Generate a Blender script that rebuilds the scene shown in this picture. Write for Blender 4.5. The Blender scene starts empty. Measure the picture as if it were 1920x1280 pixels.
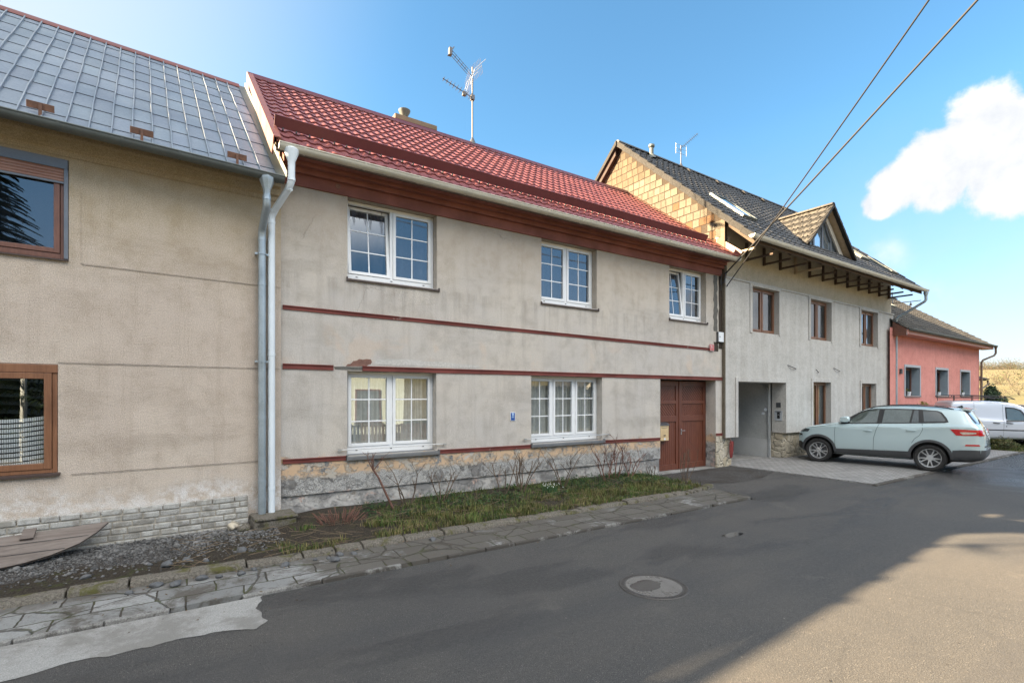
import bpy, bmesh, math, random
from mathutils import Vector, Matrix, Euler, noise
from mathutils.bvhtree import BVHTree

random.seed(7)
sc = bpy.context.scene
COL = sc.collection
R = math.radians
PI = math.pi

# ----------------------------------------------------------------- objects
OFF = {}

def tag(o, label=None, cat=None, group=None, kind=None):
    if label: o['label'] = label
    if cat: o['category'] = cat
    if group: o['group'] = group
    if kind: o['kind'] = kind
    return o

def root(name, label, cat, loc=(0, 0, 0), rotz=0.0, group=None, off=(0, 0, 0)):
    """Empty at the thing's base; part coordinates are given in its frame, 'off' is the base point in that frame"""
    o = bpy.data.objects.new(name, None)
    COL.objects.link(o)
    m = Matrix.Rotation(rotz, 4, 'Z')
    o.location = Vector(loc) + m @ Vector(off)
    o.rotation_euler = (0, 0, rotz)
    o.empty_display_size = .2
    OFF[o.name] = Vector(off)
    tag(o, label, cat, group)
    return o

class MB:
    def __init__(s):
        s.v = []; s.f = []; s.mi = []; s.col = []
    def add(s, vs, fs, mi=0, col=None):
        b = len(s.v)
        s.v += [tuple(v) for v in vs]
        for f in fs:
            s.f.append([b + i for i in f]); s.mi.append(mi); s.col.append(col)
        return s
    def box(s, x0, x1, y0, y1, z0, z1, mi=0, col=None):
        return s.add([(x0,y0,z0),(x1,y0,z0),(x1,y1,z0),(x0,y1,z0),(x0,y0,z1),(x1,y0,z1),(x1,y1,z1),(x0,y1,z1)],
              [(0,3,2,1),(4,5,6,7),(0,1,5,4),(1,2,6,5),(2,3,7,6),(3,0,4,7)], mi, col)
    def obox(s, c, size, m, mi=0, col=None):
        hx, hy, hz = size[0]/2, size[1]/2, size[2]/2
        vs = [Vector(c) + m @ Vector((x,y,z)) for z in (-hz,hz) for x,y in ((-hx,-hy),(hx,-hy),(hx,hy),(-hx,hy))]
        return s.add(vs, [(0,3,2,1),(4,5,6,7),(0,1,5,4),(1,2,6,5),(2,3,7,6),(3,0,4,7)], mi, col)
    def bar(s, a, b, w, h, mi=0, up=(0,0,1)):
        a = Vector(a); b = Vector(b); d = (b-a); L = d.length; d.normalize()
        u = Vector(up); sd = d.cross(u)
        if sd.length < 1e-4: sd = d.cross(Vector((1,0,0)))
        sd.normalize(); u = sd.cross(d)
        m = Matrix((d, sd, u)).transposed()
        return s.obox((a+b)/2, (L, w, h), m, mi)
    def quad(s, a, b, c, d, mi=0, col=None):
        return s.add([a,b,c,d], [(0,1,2,3)], mi, col)
    def poly(s, pts, mi=0):
        return s.add(pts, [tuple(range(len(pts)))], mi)
    def extr(s, poly, d0, d1, axis='x', mi=0, caps=True):
        """poly of 2D points (for axis x: (y,z); y: (x,z); z: (x,y)), extruded from d0 to d1"""
        def P(p, d):
            return {'x': (d, p[0], p[1]), 'y': (p[0], d, p[1]), 'z': (p[0], p[1], d)}[axis]
        n = len(poly)
        vs = [P(p, d0) for p in poly] + [P(p, d1) for p in poly]
        fs = [(i, (i+1) % n, n + (i+1) % n, n + i) for i in range(n)]
        if caps: fs += [tuple(range(n))[::-1], tuple(range(n, 2*n))]
        return s.add(vs, fs, mi)
    def tube(s, path, r, n=10, mi=0, caps=True):
        path = [Vector(p) for p in path]
        rs = r if isinstance(r, (list, tuple)) else [r]*len(path)
        base = len(s.v); prev = None
        for i, p in enumerate(path):
            if i == 0: d = path[1]-p
            elif i == len(path)-1: d = p-path[i-1]
            else: d = (path[i+1]-p).normalized() + (p-path[i-1]).normalized()
            d.normalize()
            if prev is None:
                a = d.orthogonal().normalized()
            else:
                a = (prev - d*prev.dot(d))
                a = a.normalized() if a.length > 1e-6 else d.orthogonal().normalized()
            prev = a; b = d.cross(a)
            for k in range(n):
                t = 2*PI*k/n
                s.v.append(tuple(p + (a*math.cos(t) + b*math.sin(t))*rs[i]))
        for i in range(len(path)-1):
            for k in range(n):
                s.f.append([base+i*n+k, base+i*n+(k+1)%n, base+(i+1)*n+(k+1)%n, base+(i+1)*n+k]); s.mi.append(mi); s.col.append(None)
        if caps:
            s.f.append([base+k for k in range(n)][::-1]); s.mi.append(mi); s.col.append(None)
            e = base+(len(path)-1)*n
            s.f.append([e+k for k in range(n)]); s.mi.append(mi); s.col.append(None)
        return s
    def lathe(s, prof, m, n=24, mi=0, a0=0, a1=2*PI):
        """prof: (radius, height) about local z of matrix m"""
        base = len(s.v); closed = abs(a1-a0-2*PI) < 1e-6
        k = n if closed else n+1
        for j in range(k):
            t = a0 + (a1-a0)*j/n
            for (r, h) in prof:
                s.v.append(tuple(m @ Vector((r*math.cos(t), r*math.sin(t), h))))
        P = len(prof)
        for j in range(n):
            j2 = (j+1) % k
            for i in range(P-1):
                s.f.append([base+j*P+i, base+j2*P+i, base+j2*P+i+1, base+j*P+i+1]); s.mi.append(mi); s.col.append(None)
        return s
    def build(s, name, mats, parent=None, smooth=False, bevel=0, label=None, auto=None, weld=False):
        off = OFF.get(parent.name, Vector((0,0,0))) if parent else Vector((0,0,0))
        me = bpy.data.meshes.new(name)
        me.from_pydata([tuple(Vector(v)-off) for v in s.v], [], s.f)
        if not isinstance(mats, (list, tuple)): mats = [mats]
        for m in mats: me.materials.append(m)
        for p, i in zip(me.polygons, s.mi):
            p.material_index = i; p.use_smooth = smooth
        if any(c is not None for c in s.col):
            at = me.color_attributes.new('tint', 'FLOAT_COLOR', 'CORNER')
            k = 0
            for p, c in zip(me.polygons, s.col):
                c = c or (1,1,1)
                for _ in p.loop_indices:
                    at.data[k].color = (c[0], c[1], c[2], 1); k += 1
        me.validate(); me.update()
        o = bpy.data.objects.new(name, me)
        COL.objects.link(o)
        if parent:
            o.parent = parent
            OFF[o.name] = off
        if label: o['label'] = label
        if weld:
            md = o.modifiers.new('weld', 'WELD'); md.merge_threshold = .0005
        if bevel:
            md = o.modifiers.new('bevel', 'BEVEL'); md.width = bevel; md.segments = 2; md.limit_method = 'ANGLE'; md.angle_limit = R(40)
        if auto is not None:
            for p in me.polygons: p.use_smooth = True
            try: me.set_sharp_from_angle(angle=R(auto))
            except Exception: pass
        return o

def blob_poly(cx, cz, rx, rz, n=22, rough=.35, seed=0):
    out = []
    for k in range(n):
        t = 2*PI*k/n
        f = 1 + rough*(noise.noise(Vector((math.cos(t)*1.6+seed*7.3, math.sin(t)*1.6, seed*3.1)))*1.3)
        out.append((cx + rx*f*math.cos(t), cz + rz*f*math.sin(t)))
    return out

def copy_tree(o, parent=None):
    c = o.copy(); COL.objects.link(c); c.parent = parent
    for ch in list(o.children): copy_tree(ch, c)
    return c

def text_geo(txt, size):
    cu = bpy.data.curves.new('lettering', 'FONT'); cu.body = txt; cu.size = size
    cu.align_x = 'CENTER'; cu.align_y = 'CENTER'; cu.extrude = .001
    o = bpy.data.objects.new('lettering', cu); COL.objects.link(o)
    dg = bpy.context.evaluated_depsgraph_get()
    me = bpy.data.meshes.new_from_object(o.evaluated_get(dg))
    vs = [tuple(v.co) for v in me.vertices]; fs = [tuple(p.vertices) for p in me.polygons]
    bpy.data.objects.remove(o); bpy.data.curves.remove(cu); bpy.data.meshes.remove(me)
    return vs, fs

# ----------------------------------------------------------------- materials
class NT:
    def __init__(s, name):
        s.m = bpy.data.materials.new(name); s.m.use_nodes = True
        s.t = s.m.node_tree
        s.b = s.t.nodes['Principled BSDF']; s.o = s.t.nodes['Material Output']
        s.co = s.t.nodes.new('ShaderNodeTexCoord').outputs['Object']
    def n(s, typ, ins=(), out=0, **props):
        nd = s.t.nodes.new(typ)
        for k, v in props.items(): setattr(nd, k, v)
        for k, v in (ins.items() if isinstance(ins, dict) else enumerate(ins)):
            if v is None: continue
            if hasattr(v, 'links') or isinstance(v, bpy.types.NodeSocket): s.t.links.new(v, nd.inputs[k])
            else:
                if isinstance(v, tuple) and len(v) == 3 and nd.inputs[k].type == 'RGBA': v = v + (1,)
                nd.inputs[k].default_value = v
        return nd.outputs[out]
    def noise(s, scale, detail=4, rough=.6, dist=0, vec=None, out=0):
        return s.n('ShaderNodeTexNoise', {'Vector': vec or s.co, 'Scale': scale, 'Detail': detail, 'Roughness': rough, 'Distortion': dist}, out)
    def map(s, sx=1, sy=1, sz=1, vec=None, loc=(0,0,0), rot=(0,0,0)):
        return s.n('ShaderNodeMapping', {'Vector': vec or s.co, 'Scale': (sx,sy,sz), 'Location': loc, 'Rotation': rot})
    def vor(s, scale, feat='F1', vec=None, out=0, rand=1):
        return s.n('ShaderNodeTexVoronoi', {'Vector': vec or s.co, 'Scale': scale, 'Randomness': rand}, out, feature=feat)
    def math(s, op, a, b=None, c=None, clamp=False):
        return s.n('ShaderNodeMath', (a, b, c), operation=op, use_clamp=clamp)
    def rng(s, v, a, b, c=0., d=1.):
        return s.n('ShaderNodeMapRange', {0: v, 1: a, 2: b, 3: c, 4: d}, interpolation_type='SMOOTHSTEP')
    def mix(s, f, a, b, mode='MIX'):
        return s.n('ShaderNodeMixRGB', (f, a, b), blend_type=mode)
    def ramp(s, f, stops):
        nd = s.t.nodes.new('ShaderNodeValToRGB'); s.t.links.new(f, nd.inputs[0])
        el = nd.color_ramp.elements
        while len(el) < len(stops): el.new(.5)
        for e, (p, c) in zip(el, stops): e.position = p; e.color = tuple(c)+(1,)
        return nd.outputs[0]
    def xyz(s, vec=None):
        nd = s.t.nodes.new('ShaderNodeSeparateXYZ'); s.t.links.new(vec or s.co, nd.inputs[0]); return nd.outputs
    def attr(s, name='tint'):
        nd = s.t.nodes.new('ShaderNodeVertexColor'); nd.layer_name = name; return nd.outputs[0]
    def bump(s, h, strength=.5, dist=.01, normal=None):
        return s.n('ShaderNodeBump', {'Height': h, 'Strength': strength, 'Distance': dist, 'Normal': normal})
    def set(s, **k):
        names = dict(col='Base Color', rough='Roughness', metal='Metallic', nor='Normal', spec='Specular IOR Level', coat='Coat Weight', crough='Coat Roughness', trans='Transmission Weight', alpha='Alpha', emit='Emission Color', estr='Emission Strength')
        for kk, v in k.items():
            inp = s.b.inputs[names[kk]]
            if isinstance(v, bpy.types.NodeSocket): s.t.links.new(v, inp)
            else:
                if isinstance(v, tuple) and len(v) == 3: v = v + (1,)
                inp.default_value = v
        return s.m

def simple(name, col, rough=.6, metal=0., var=.18, scale=3., bump=.0, bscale=80., bdist=.003, spec=.5, coat=0., speck=0.):
    t = NT(name)
    n1 = t.noise(scale, 5, .65); n2 = t.noise(scale*14, 3, .6)
    f = t.math('MULTIPLY_ADD', n2, .35, t.math('MULTIPLY', n1, .65))
    lo = tuple(c*(1-var) for c in col); hi = tuple(min(1, c*(1+var)) for c in col)
    c = t.mix(t.rng(f, .3, .7), lo, hi)
    kw = dict(col=c, rough=t.rng(n1, .2, .8, max(.02, rough-.08), min(1, rough+.08)), metal=metal, spec=spec, coat=coat)
    if bump: kw['nor'] = t.bump(t.noise(bscale, 3, .7), bump, bdist)
    return t.set(**kw)

M = {}
def plaster(name, base, dark, warm, bscale, bstr, top_warm=None, zw=(3.5, 5.6), effl=None):
    """rendered facade: roughcast grain, patchy staining, streaks under the eaves"""
    t = NT(name); X, Y, Z = t.xyz()
    big = t.noise(.55, 6, .6, .3); mid = t.noise(2.6, 5, .65, .2); fine = t.noise(bscale, 3, .75); mf = t.noise(bscale*.33, 4, .7)
    c = t.mix(t.rng(big, .36, .66), base, warm)
    c = t.mix(t.math('MULTIPLY', t.rng(mid, .42, .72), .62), c, dark)
    streak = t.noise(1.0, 5, .7, vec=t.map(5, 5, .35))
    c = t.mix(t.math('MULTIPLY', t.rng(streak, .48, .70), .42), c, dark)
    band_ = t.noise(.9, 6, .7, .4, vec=t.map(.35, 1, 1.6, loc=(5, 0, 3)))
    c = t.mix(t.math('MULTIPLY', t.rng(band_, .52, .70), .38), c, tuple(v*.80 for v in dark))
    c = t.mix(t.math('MULTIPLY', t.rng(t.noise(.7, 5, .65, .6, vec=t.map(.7, 1, 1, loc=(1, 0, 8))), .54, .70), .45), c, tuple(min(1, v*1.13) for v in base))
    if top_warm:
        c = t.mix(t.math('MULTIPLY', t.rng(t.math('ADD', Z, t.math('MULTIPLY', mid, 1.4)), zw[0], zw[1]+1), .8), c, top_warm)
    if effl:
        h = t.math('ADD', Z, t.math('MULTIPLY', t.noise(1.6, 6, .7, .5), 1.0))
        c = t.mix(t.math('MULTIPLY', t.rng(h, effl[0]+.95, effl[0]+.45), t.rng(t.noise(6, 5, .75), .38, .6)), c, effl[1])
    a_ = .09 if bscale == 26 else (.17 if bscale > 40 else .2)
    g = t.rng(fine, .36, .64, 1-a_*1.5, 1+a_*.7)
    c = t.mix(1., c, t.n('ShaderNodeCombineColor', (g, g, g)), 'MULTIPLY')
    hgt = t.math('MULTIPLY_ADD', fine, .7, t.math('MULTIPLY', mf, .6))
    return t, c, hgt, (X, Y, Z)

t, c, h, _ = plaster('roughcast_tan', (.56,.475,.40), (.42,.345,.275), (.60,.515,.43), 85, .5, (.42,.33,.19), (4.0, 5.6), (.55, (.70,.67,.64)))
M['tan'] = t.set(col=c, rough=.93, nor=t.bump(h, .9, .016), spec=.2)

# main house facade with the flaking lower zone
t, c, h, (X, Y, Z) = plaster('roughcast_grey', (.53,.495,.455), (.39,.35,.305), (.575,.525,.46), 90, .4, (.42,.345,.26), (4.3, 5.9))
zz = t.math('ADD', Z, t.math('MULTIPLY_ADD', t.noise(2.3, 6, .75, .6), .9, -.45))
pink = t.math('MULTIPLY', t.rng(t.noise(1.1, 4, .6, .4, vec=t.map(1, 1, 1, loc=(3.3, 0, 1))), .52, .62), t.rng(Z, 3.6, 2.9))
pink = t.math('MULTIPLY', pink, t.rng(Z, 2.5, 2.62))
c = t.mix(t.math('MULTIPLY', pink, .40), c, (.58,.45,.34))
sl_ = t.math('MULTIPLY', t.math('MULTIPLY', t.rng(Z, 3.3, 4.1), t.rng(Z, 4.16, 4.12)), t.rng(t.noise(1., 4, .65, vec=t.map(7, 1, .3)), .46, .66))
c = t.mix(t.math('MULTIPLY', sl_, .45), c, (.30,.27,.24))
low = t.rng(zz, 1.0, .93)
n1 = t.noise(3.4, 8, .78, .12, vec=t.map(1, 1, 1.4)); n2 = t.noise(60, 3, .8)
zone = t.mix(t.rng(n1, .45, .60), (.58,.405,.26), (.44,.405,.35))
zone = t.mix(t.rng(t.noise(4, 8, .76, .1), .55, .60), zone, (.22,.225,.225))
gry = t.mix(t.rng(n2, .42, .6), (.24,.233,.222), (.55,.54,.515))
gry = t.mix(t.rng(t.noise(2.4, 8, .76, .1), .50, .57), gry, (.20,.193,.185))
zone = t.mix(t.rng(t.math('ADD', Z, t.math('MULTIPLY_ADD', n1, .55, -.28)), .76, .68), zone, gry)
pl = t.mix(t.rng(t.noise(1.9, 8, .76, .1), .42, .60), (.245,.238,.23), (.51,.49,.46))
pl = t.mix(t.rng(t.noise(3.3, 8, .76, .1), .58, .62), pl, (.50,.375,.32))
pl = t.mix(t.rng(t.noise(2.6, 8, .76, .1, vec=t.map(1, 1, 1, loc=(9, 0, 2))), .60, .63), pl, (.40,.36,.31))
zone = t.mix(t.rng(Z, .462, .455), zone, pl)
c = t.mix(low, c, zone)
# fine cracks
crk = t.vor(.9, 'DISTANCE_TO_EDGE', vec=t.mix(.22, t.co, t.noise(2.2, 4, .7, out=1)))
ck = t.math('MULTIPLY', t.rng(crk, .006, .001), t.rng(t.noise(.8, 2), .55, .65))
c = t.mix(t.math('MULTIPLY', ck, .28), c, (.16,.14,.12))
step = t.math('MULTIPLY', t.rng(n1, .50, .54), low)
h = t.math('ADD', h, t.math('MULTIPLY', step, 1.2)); h = t.math('SUBTRACT', h, t.math('MULTIPLY', ck, .35))
M['grey'] = t.set(col=c, rough=.93, nor=t.bump(h, .85, .013), spec=.2)

t, c, h, _ = plaster('smooth_grey_render', (.465,.445,.41), (.385,.36,.325), (.50,.48,.445), 26, .2)
lines = t.n('ShaderNodeTexWave', {'Vector': t.map(1, 1, 1), 'Scale': .55, 'Distortion': 2.0, 'Detail': 3, 'Detail Scale': 2}, bands_direction='X')
c = t.mix(t.math('MULTIPLY', t.rng(lines, .6, 1.), .16), c, (.60,.60,.58))
M['render_grey'] = t.set(col=c, rough=.9, nor=t.bump(h, .35, .004), spec=.2)
t, c, h, _ = plaster('ochre_grey_render', (.50,.45,.355), (.41,.36,.27), (.53,.475,.385), 26, .2)
M['render_ochre'] = t.set(col=c, rough=.9, nor=t.bump(h, .35, .004), spec=.2)
t, c, h, _ = plaster('salmon_render', (.65,.265,.22), (.53,.205,.17), (.69,.295,.245), 60, .2)
M['salmon'] = t.set(col=c, rough=.88, nor=t.bump(h, .5, .006), spec=.2)
t, c, h, _ = plaster('cream_render', (.70,.80,.78), (.64,.74,.72), (.73,.83,.81), 60, .2)
M['cream'] = t.set(col=c, rough=.88, nor=t.bump(h, .4, .005), spec=.2)
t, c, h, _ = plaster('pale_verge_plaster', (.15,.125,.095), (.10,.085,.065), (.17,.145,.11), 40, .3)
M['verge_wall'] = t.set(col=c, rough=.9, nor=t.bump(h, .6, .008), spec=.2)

def flaky_paint(name, col, under, amt=.62):
    t = NT(name)
    n1 = t.noise(4, 6, .7, .4); n2 = t.noise(45, 3, .7)
    c = t.mix(t.rng(t.noise(1.2, 4, .6), .3, .7), tuple(a*.75 for a in col), tuple(a*1.2 for a in col))
    c = t.mix(t.rng(n1, amt, amt+.05), c, under)
    return t.set(col=c, rough=.85, nor=t.bump(t.math('ADD', n2, t.math('MULTIPLY', n1, .5)), .5, .006), spec=.2)
M['maroon'] = flaky_paint('maroon_cornice_paint', (.25,.100,.080), (.34,.21,.17), .70)
M['band'] = flaky_paint('oxide_red_band_paint', (.17,.052,.044), (.28,.19,.16), .64)

# roofs
def tile_mat(name, col, col2, rough, moss=None, coat=0.):
    t = NT(name)
    n1 = t.noise(1.3, 5, .65); n2 = t.noise(26, 4, .7)
    c = t.mix(t.rng(n1, .35, .65), col, col2)
    c = t.mix(t.math('MULTIPLY', t.rng(n2, .45, .8), .35), c, tuple(a*.45 for a in col))
    if moss: c = t.mix(t.math('MULTIPLY', t.rng(t.noise(7, 5, .75), .56, .68), .7), c, moss)
    return t.set(col=c, rough=t.rng(n2, .3, .7, rough-.06, rough+.1), nor=t.bump(n2, .12, .004), coat=coat)
M['red_tile'] = tile_mat('maroon_metal_tile', (.195,.060,.060), (.235,.072,.066), .50, (.12,.062,.056))
M['red_trim'] = simple('maroon_sheet_metal', (.125,.030,.036), .38, 0, .12, 2.)
M['salmon_trim'] = simple('salmon_sheet_metal', (.17,.055,.042), .45, 0, .15, 3.)
M['dark_tile'] = tile_mat('anthracite_concrete_tile', (.040,.041,.044), (.058,.059,.060), .66, (.12,.115,.10))
M['dormer_tile'] = tile_mat('weathered_concrete_tile', (.052,.048,.043), (.080,.072,.060), .85, (.12,.11,.085))
M['tile_gap'] = simple('dark_tile_gap', (.012,.011,.010), .95)  # dirty dark gaps between the dormer tiles
M['verge_tile'] = tile_mat('grey_verge_tile', (.019,.0185,.018), (.029,.027,.026), .85)
t = NT('aged_sheet_metal_roof')
n1 = t.noise(.9, 5, .6); n2 = t.noise(30, 4, .75, vec=t.map(1, 1, 1)); n3 = t.noise(5, 4, .6)
c = t.mix(t.rng(n1, .3, .7), (.185,.22,.265), (.245,.28,.32))
c = t.mix(t.math('MULTIPLY', t.rng(n2, .5, .75), .5), c, (.21,.22,.235))
c = t.mix(t.math('MULTIPLY', t.rng(t.noise(2.4, 6, .75, 1.), .62, .7), .5), c, (.34,.30,.27))
c = t.mix(1., c, t.attr(), 'MULTIPLY')
M['sheet'] = t.set(col=c, rough=t.rng(n2, .3, .7, .42, .6), metal=.35, nor=t.bump(t.math('ADD', t.math('MULTIPLY', n3, 3.), n2), .28, .006))
M['zinc'] = simple('zinc_sheet', (.115,.13,.126), .55, .25, .16, 5., .15, 60)
M['zinc_pipe'] = simple('galvanised_pipe', (.33,.385,.42), .4, .5, .16, 4., .1, 40)
M['white_pipe'] = simple('white_plastic_pipe', (.66,.72,.76), .35, 0, .05, 3.)
M['cream_gutter'] = simple('cream_painted_gutter', (.60,.57,.48), .42, 0, .10, 3.)
M['rust'] = simple('rusty_steel', (.12,.058,.036), .85, 0, .45, 9., .4, 60)
M['steel'] = simple('galvanised_steel', (.45,.46,.46), .4, .8, .15, 8.)
M['dark_steel'] = simple('dark_weathered_steel', (.10,.10,.105), .5, .6, .3, 8.)
M['black'] = simple('black_plastic', (.018,.018,.019), .5, 0, .2, 8.)
M['cable'] = simple('weathered_cable', (.022,.022,.024), .75, 0, .25, 5.)
M['pvc'] = simple('white_window_profile', (.74,.75,.755), .33, 0, .04, 3.)
M['muntin'] = simple('white_glazing_bar', (.78,.79,.80), .4, 0, .03, 3.)
M['alu_sill'] = simple('grey_sheet_sill', (.17,.175,.18), .45, .4, .15, 6.)
M['brown_sill'] = simple('brown_sheet_sill', (.065,.045,.040), .5, .1, .2, 6.)
def wood(name, a, b, rough=.5, sc=1., axis='z', coat=0.):
    t = NT(name)
    s = {'z': (18, 18, 1.2), 'x': (1.2, 18, 18), 'y': (18, 1.2, 18)}[axis]
    n1 = t.noise(sc*1.6, 6, .7, 1.2, vec=t.map(*s)); n2 = t.noise(1.4, 4, .6)
    c = t.mix(t.rng(n1, .3, .7), a, b)
    c = t.mix(t.math('MULTIPLY', t.rng(n2, .45, .7), .4), c, tuple(x*.55 for x in a))
    return t.set(col=c, rough=rough, nor=t.bump(n1, .25, .004), coat=coat, crough=.3)
M['gate_wood'] = wood('varnished_brown_gate', (.098,.028,.014), (.155,.048,.024), .5, 1, 'z', .05)
M['gate_groove'] = simple('gate_groove', (.035,.013,.008), .7, 0, .2, 6.)
M['frame_wood'] = wood('oak_brown_frame', (.165,.070,.034), (.235,.110,.056), .42, 1, 'z', .1)
M['dark_frame'] = wood('walnut_brown_frame', (.13,.055,.038), (.19,.085,.055), .4, 1, 'z', .1)
M['timber'] = wood('weathered_rafter_timber', (.055,.036,.026), (.115,.078,.054), .85, 1, 'y')
M['pale_timber'] = wood('pale_new_timber', (.42,.32,.21), (.52,.41,.29), .8, 1, 'y')
M['board'] = wood('grey_brown_old_boards', (.115,.092,.08), (.19,.162,.143), .85, .8, 'x')
t = NT('roller_shutter')
c = t.mix(t.rng(t.noise(2, 3), .3, .7), (.30,.155,.115), (.36,.20,.15))
M['shutter'] = t.set(col=c, rough=.5)
M['shutter_rail'] = simple('grey_blue_aluminium', (.15,.165,.19), .4, .3, .1, 4.)

# glass: clear pane with a strong mirror component, darker rooms behind
def glass(name, tint, f0=.13, gloss=(.9,.95,1.), rough=.004, wav=.0):
    t = NT(name); t.t.nodes.remove(t.b)
    lw = t.n('ShaderNodeLayerWeight', {'Blend': .5}, 1)
    fr = t.math('MULTIPLY_ADD', t.math('POWER', lw, 4.), 1-f0, f0)
    tr = t.n('ShaderNodeBsdfTransparent', {'Color': tint})
    nb = t.bump(t.noise(.9, 1, .4), wav, .05) if wav else None
    gl = t.n('ShaderNodeBsdfGlossy', {'Color': gloss, 'Roughness': rough, 'Normal': nb})
    mx = t.n('ShaderNodeMixShader', (fr, tr, gl))
    t.t.links.new(mx, t.o.inputs['Surface'])
    return t.m
M['glass'] = glass('window_glass', (.74,.77,.78), .15, wav=.05)
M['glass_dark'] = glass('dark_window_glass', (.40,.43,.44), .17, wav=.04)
M['skylight'] = simple('skylight_glass', (.42,.50,.56), .04, .75, .05, 2., spec=1.0, coat=1.)
def curtain(name, lo, hi, o1, o2):
    t = NT(name)
    wv = t.noise(1., 3, .6, vec=t.map(26, 1, .4)); lace = t.noise(9, 3, .7)
    c = t.mix(t.rng(wv, .35, .65), lo, hi)
    tr = t.n('ShaderNodeBsdfTransparent', ()); df = t.n('ShaderNodeBsdfDiffuse', {'Color': c})
    mx = t.n('ShaderNodeMixShader', (t.rng(lace, .3, .7, o1, o2), tr, df)); t.t.links.new(mx, t.o.inputs['Surface'])
    return t.m
M['curtain'] = curtain('net_curtain', (.58,.58,.56), (.84,.84,.81), .86, .74)
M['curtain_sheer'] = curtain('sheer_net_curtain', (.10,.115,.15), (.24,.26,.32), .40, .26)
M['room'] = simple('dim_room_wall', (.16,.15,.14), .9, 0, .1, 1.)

# masonry
t = NT('hollow_clay_block')
n1 = t.noise(9, 4, .7); n2 = t.noise(50, 3, .7)
c = t.mix(1., t.mix(t.rng(n1, .3, .7), (.80,.80,.80), (1.,1.,1.)), t.attr(), 'MULTIPLY')
c = t.mix(t.math('MULTIPLY', t.rng(n1, .6, .72), .5), c, (.40,.20,.10))
M['block'] = t.set(col=c, rough=.9, nor=t.bump(n2, .4, .006), spec=.2)
M['mortar'] = simple('rough_mortar', (.040,.029,.020), .95, 0, .4, 6., .8, 30, .02)
t = NT('painted_plinth_brick')
n1 = t.noise(7, 5, .7); n2 = t.noise(60, 3, .8)
c = t.mix(t.rng(n1, .38, .62), (.29,.275,.245), (.47,.465,.445))
c = t.mix(t.math('MULTIPLY', t.rng(n2, .5, .66), .7), c, (.25,.25,.24))
c = t.mix(1., c, t.attr(), 'MULTIPLY')
M['plinth_brick'] = t.set(col=c, rough=.92, nor=t.bump(t.math('ADD', n2, n1), .8, .012), spec=.2)
M['plinth_joint'] = simple('plinth_joint', (.30,.275,.23), .95, 0, .3, 8., .6, 40, .01)
t = NT('rubble_stone')
v = t.mix(.18, t.co, t.noise(3, 3, .6, out=1))
e = t.vor(4.6, 'DISTANCE_TO_EDGE', vec=v); cc = t.vor(4.6, 'F1', vec=v, out=1)
n1 = t.noise(14, 5, .75); k = t.xyz(cc)[0]
c = t.mix(k, (.40,.34,.24), (.53,.48,.39)); c = t.mix(t.rng(n1, .45, .7), c, (.26,.235,.20))
c = t.mix(t.rng(e, .05, .015), c, (.50,.44,.34))
M['rubble'] = t.set(col=c, rough=.95, nor=t.bump(t.math('ADD', t.rng(e, .0, .12), t.math('MULTIPLY', n1, .5)), .9, .04), spec=.2)
t, c, h, _ = plaster('skim_patch', (.50,.485,.455), (.43,.41,.38), (.53,.505,.46), 26, .2)
M['skim'] = t.set(col=c, rough=.9, nor=t.bump(h, .4, .004), spec=.2)
M['red_brick'] = simple('bare_red_brick', (.20,.105,.08), .95, 0, .35, 8., .6, 40, .01)
M['dark_mortar'] = simple('dark_damp_mortar', (.115,.11,.098), .95, 0, .35, 12., .9, 45, .015)
t = NT('mossy_concrete')
n1 = t.noise(3.5, 6, .7, .4); n2 = t.noise(40, 4, .75)
c = t.mix(t.rng(n2, .35, .65), (.095,.085,.070), (.185,.168,.142))
c = t.mix(t.rng(n1, .50, .64), c, (.088,.085,.032))
c = t.mix(t.rng(t.noise(6, 4), .6, .68), c, (.055,.05,.04))
M['old_concrete'] = t.set(col=c, rough=.95, nor=t.bump(t.math('ADD', n2, n1), .8, .018), spec=.2)
M['stone'] = simple('grey_cobble', (.095,.098,.102), .8, 0, .3, 12., .5, 50, .01)

# ground
t = NT('asphalt')
X, Y, Z = t.xyz()
f0 = t.noise(46, 3, .8); f1 = t.noise(120, 2, .8); f2 = t.noise(24, 4, .75); big = t.noise(.45, 6, .6, .5); mid = t.noise(1.7, 6, .7, .5); lane = t.noise(.5, 5, .65, .2, vec=t.map(.25, 1.5, 1))
c = t.mix(t.rng(f1, .34, .66), (.018,.0185,.0195), (.140,.134,.126))
c = t.mix(t.math('MULTIPLY', t.rng(f0, .36, .58), .58), c, (.040,.039,.038))
c = t.mix(t.math('MULTIPLY', t.rng(f0, .58, .68), .62), c, (.235,.215,.185))
c = t.mix(t.math('MULTIPLY', t.rng(t.vor(52), .19, .08), t.rng(t.noise(11, 2), .44, .54)), c, (.27,.25,.225))
c = t.mix(t.math('MULTIPLY', t.rng(t.vor(38, vec=t.map(1,1,1,loc=(4,7,0))), .14, .05), t.rng(t.noise(9, 2), .52, .62)), c, (.016,.015,.015))
c = t.mix(t.math('MULTIPLY', t.rng(big, .40, .66), .26), c, (.112,.100,.086))
c = t.mix(t.math('MULTIPLY', t.rng(mid, .52, .70), .30), c, (.046,.046,.047))
c = t.mix(t.math('MULTIPLY', t.rng(lane, .50, .64), .40), c, (.050,.050,.052))
c = t.mix(t.math('MULTIPLY', t.rng(t.noise(1.1, 5, .7, .6, vec=t.map(1,1,1,loc=(2,5,0))), .62, .72), .18), c, (.17,.155,.13))
crk = t.vor(.32, 'DISTANCE_TO_EDGE', vec=t.mix(.30, t.co, t.noise(1.5, 5, .75, out=1)))
ck = t.math('MULTIPLY', t.rng(crk, .006, .0015), t.rng(t.noise(.35, 2), .50, .58))
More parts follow.
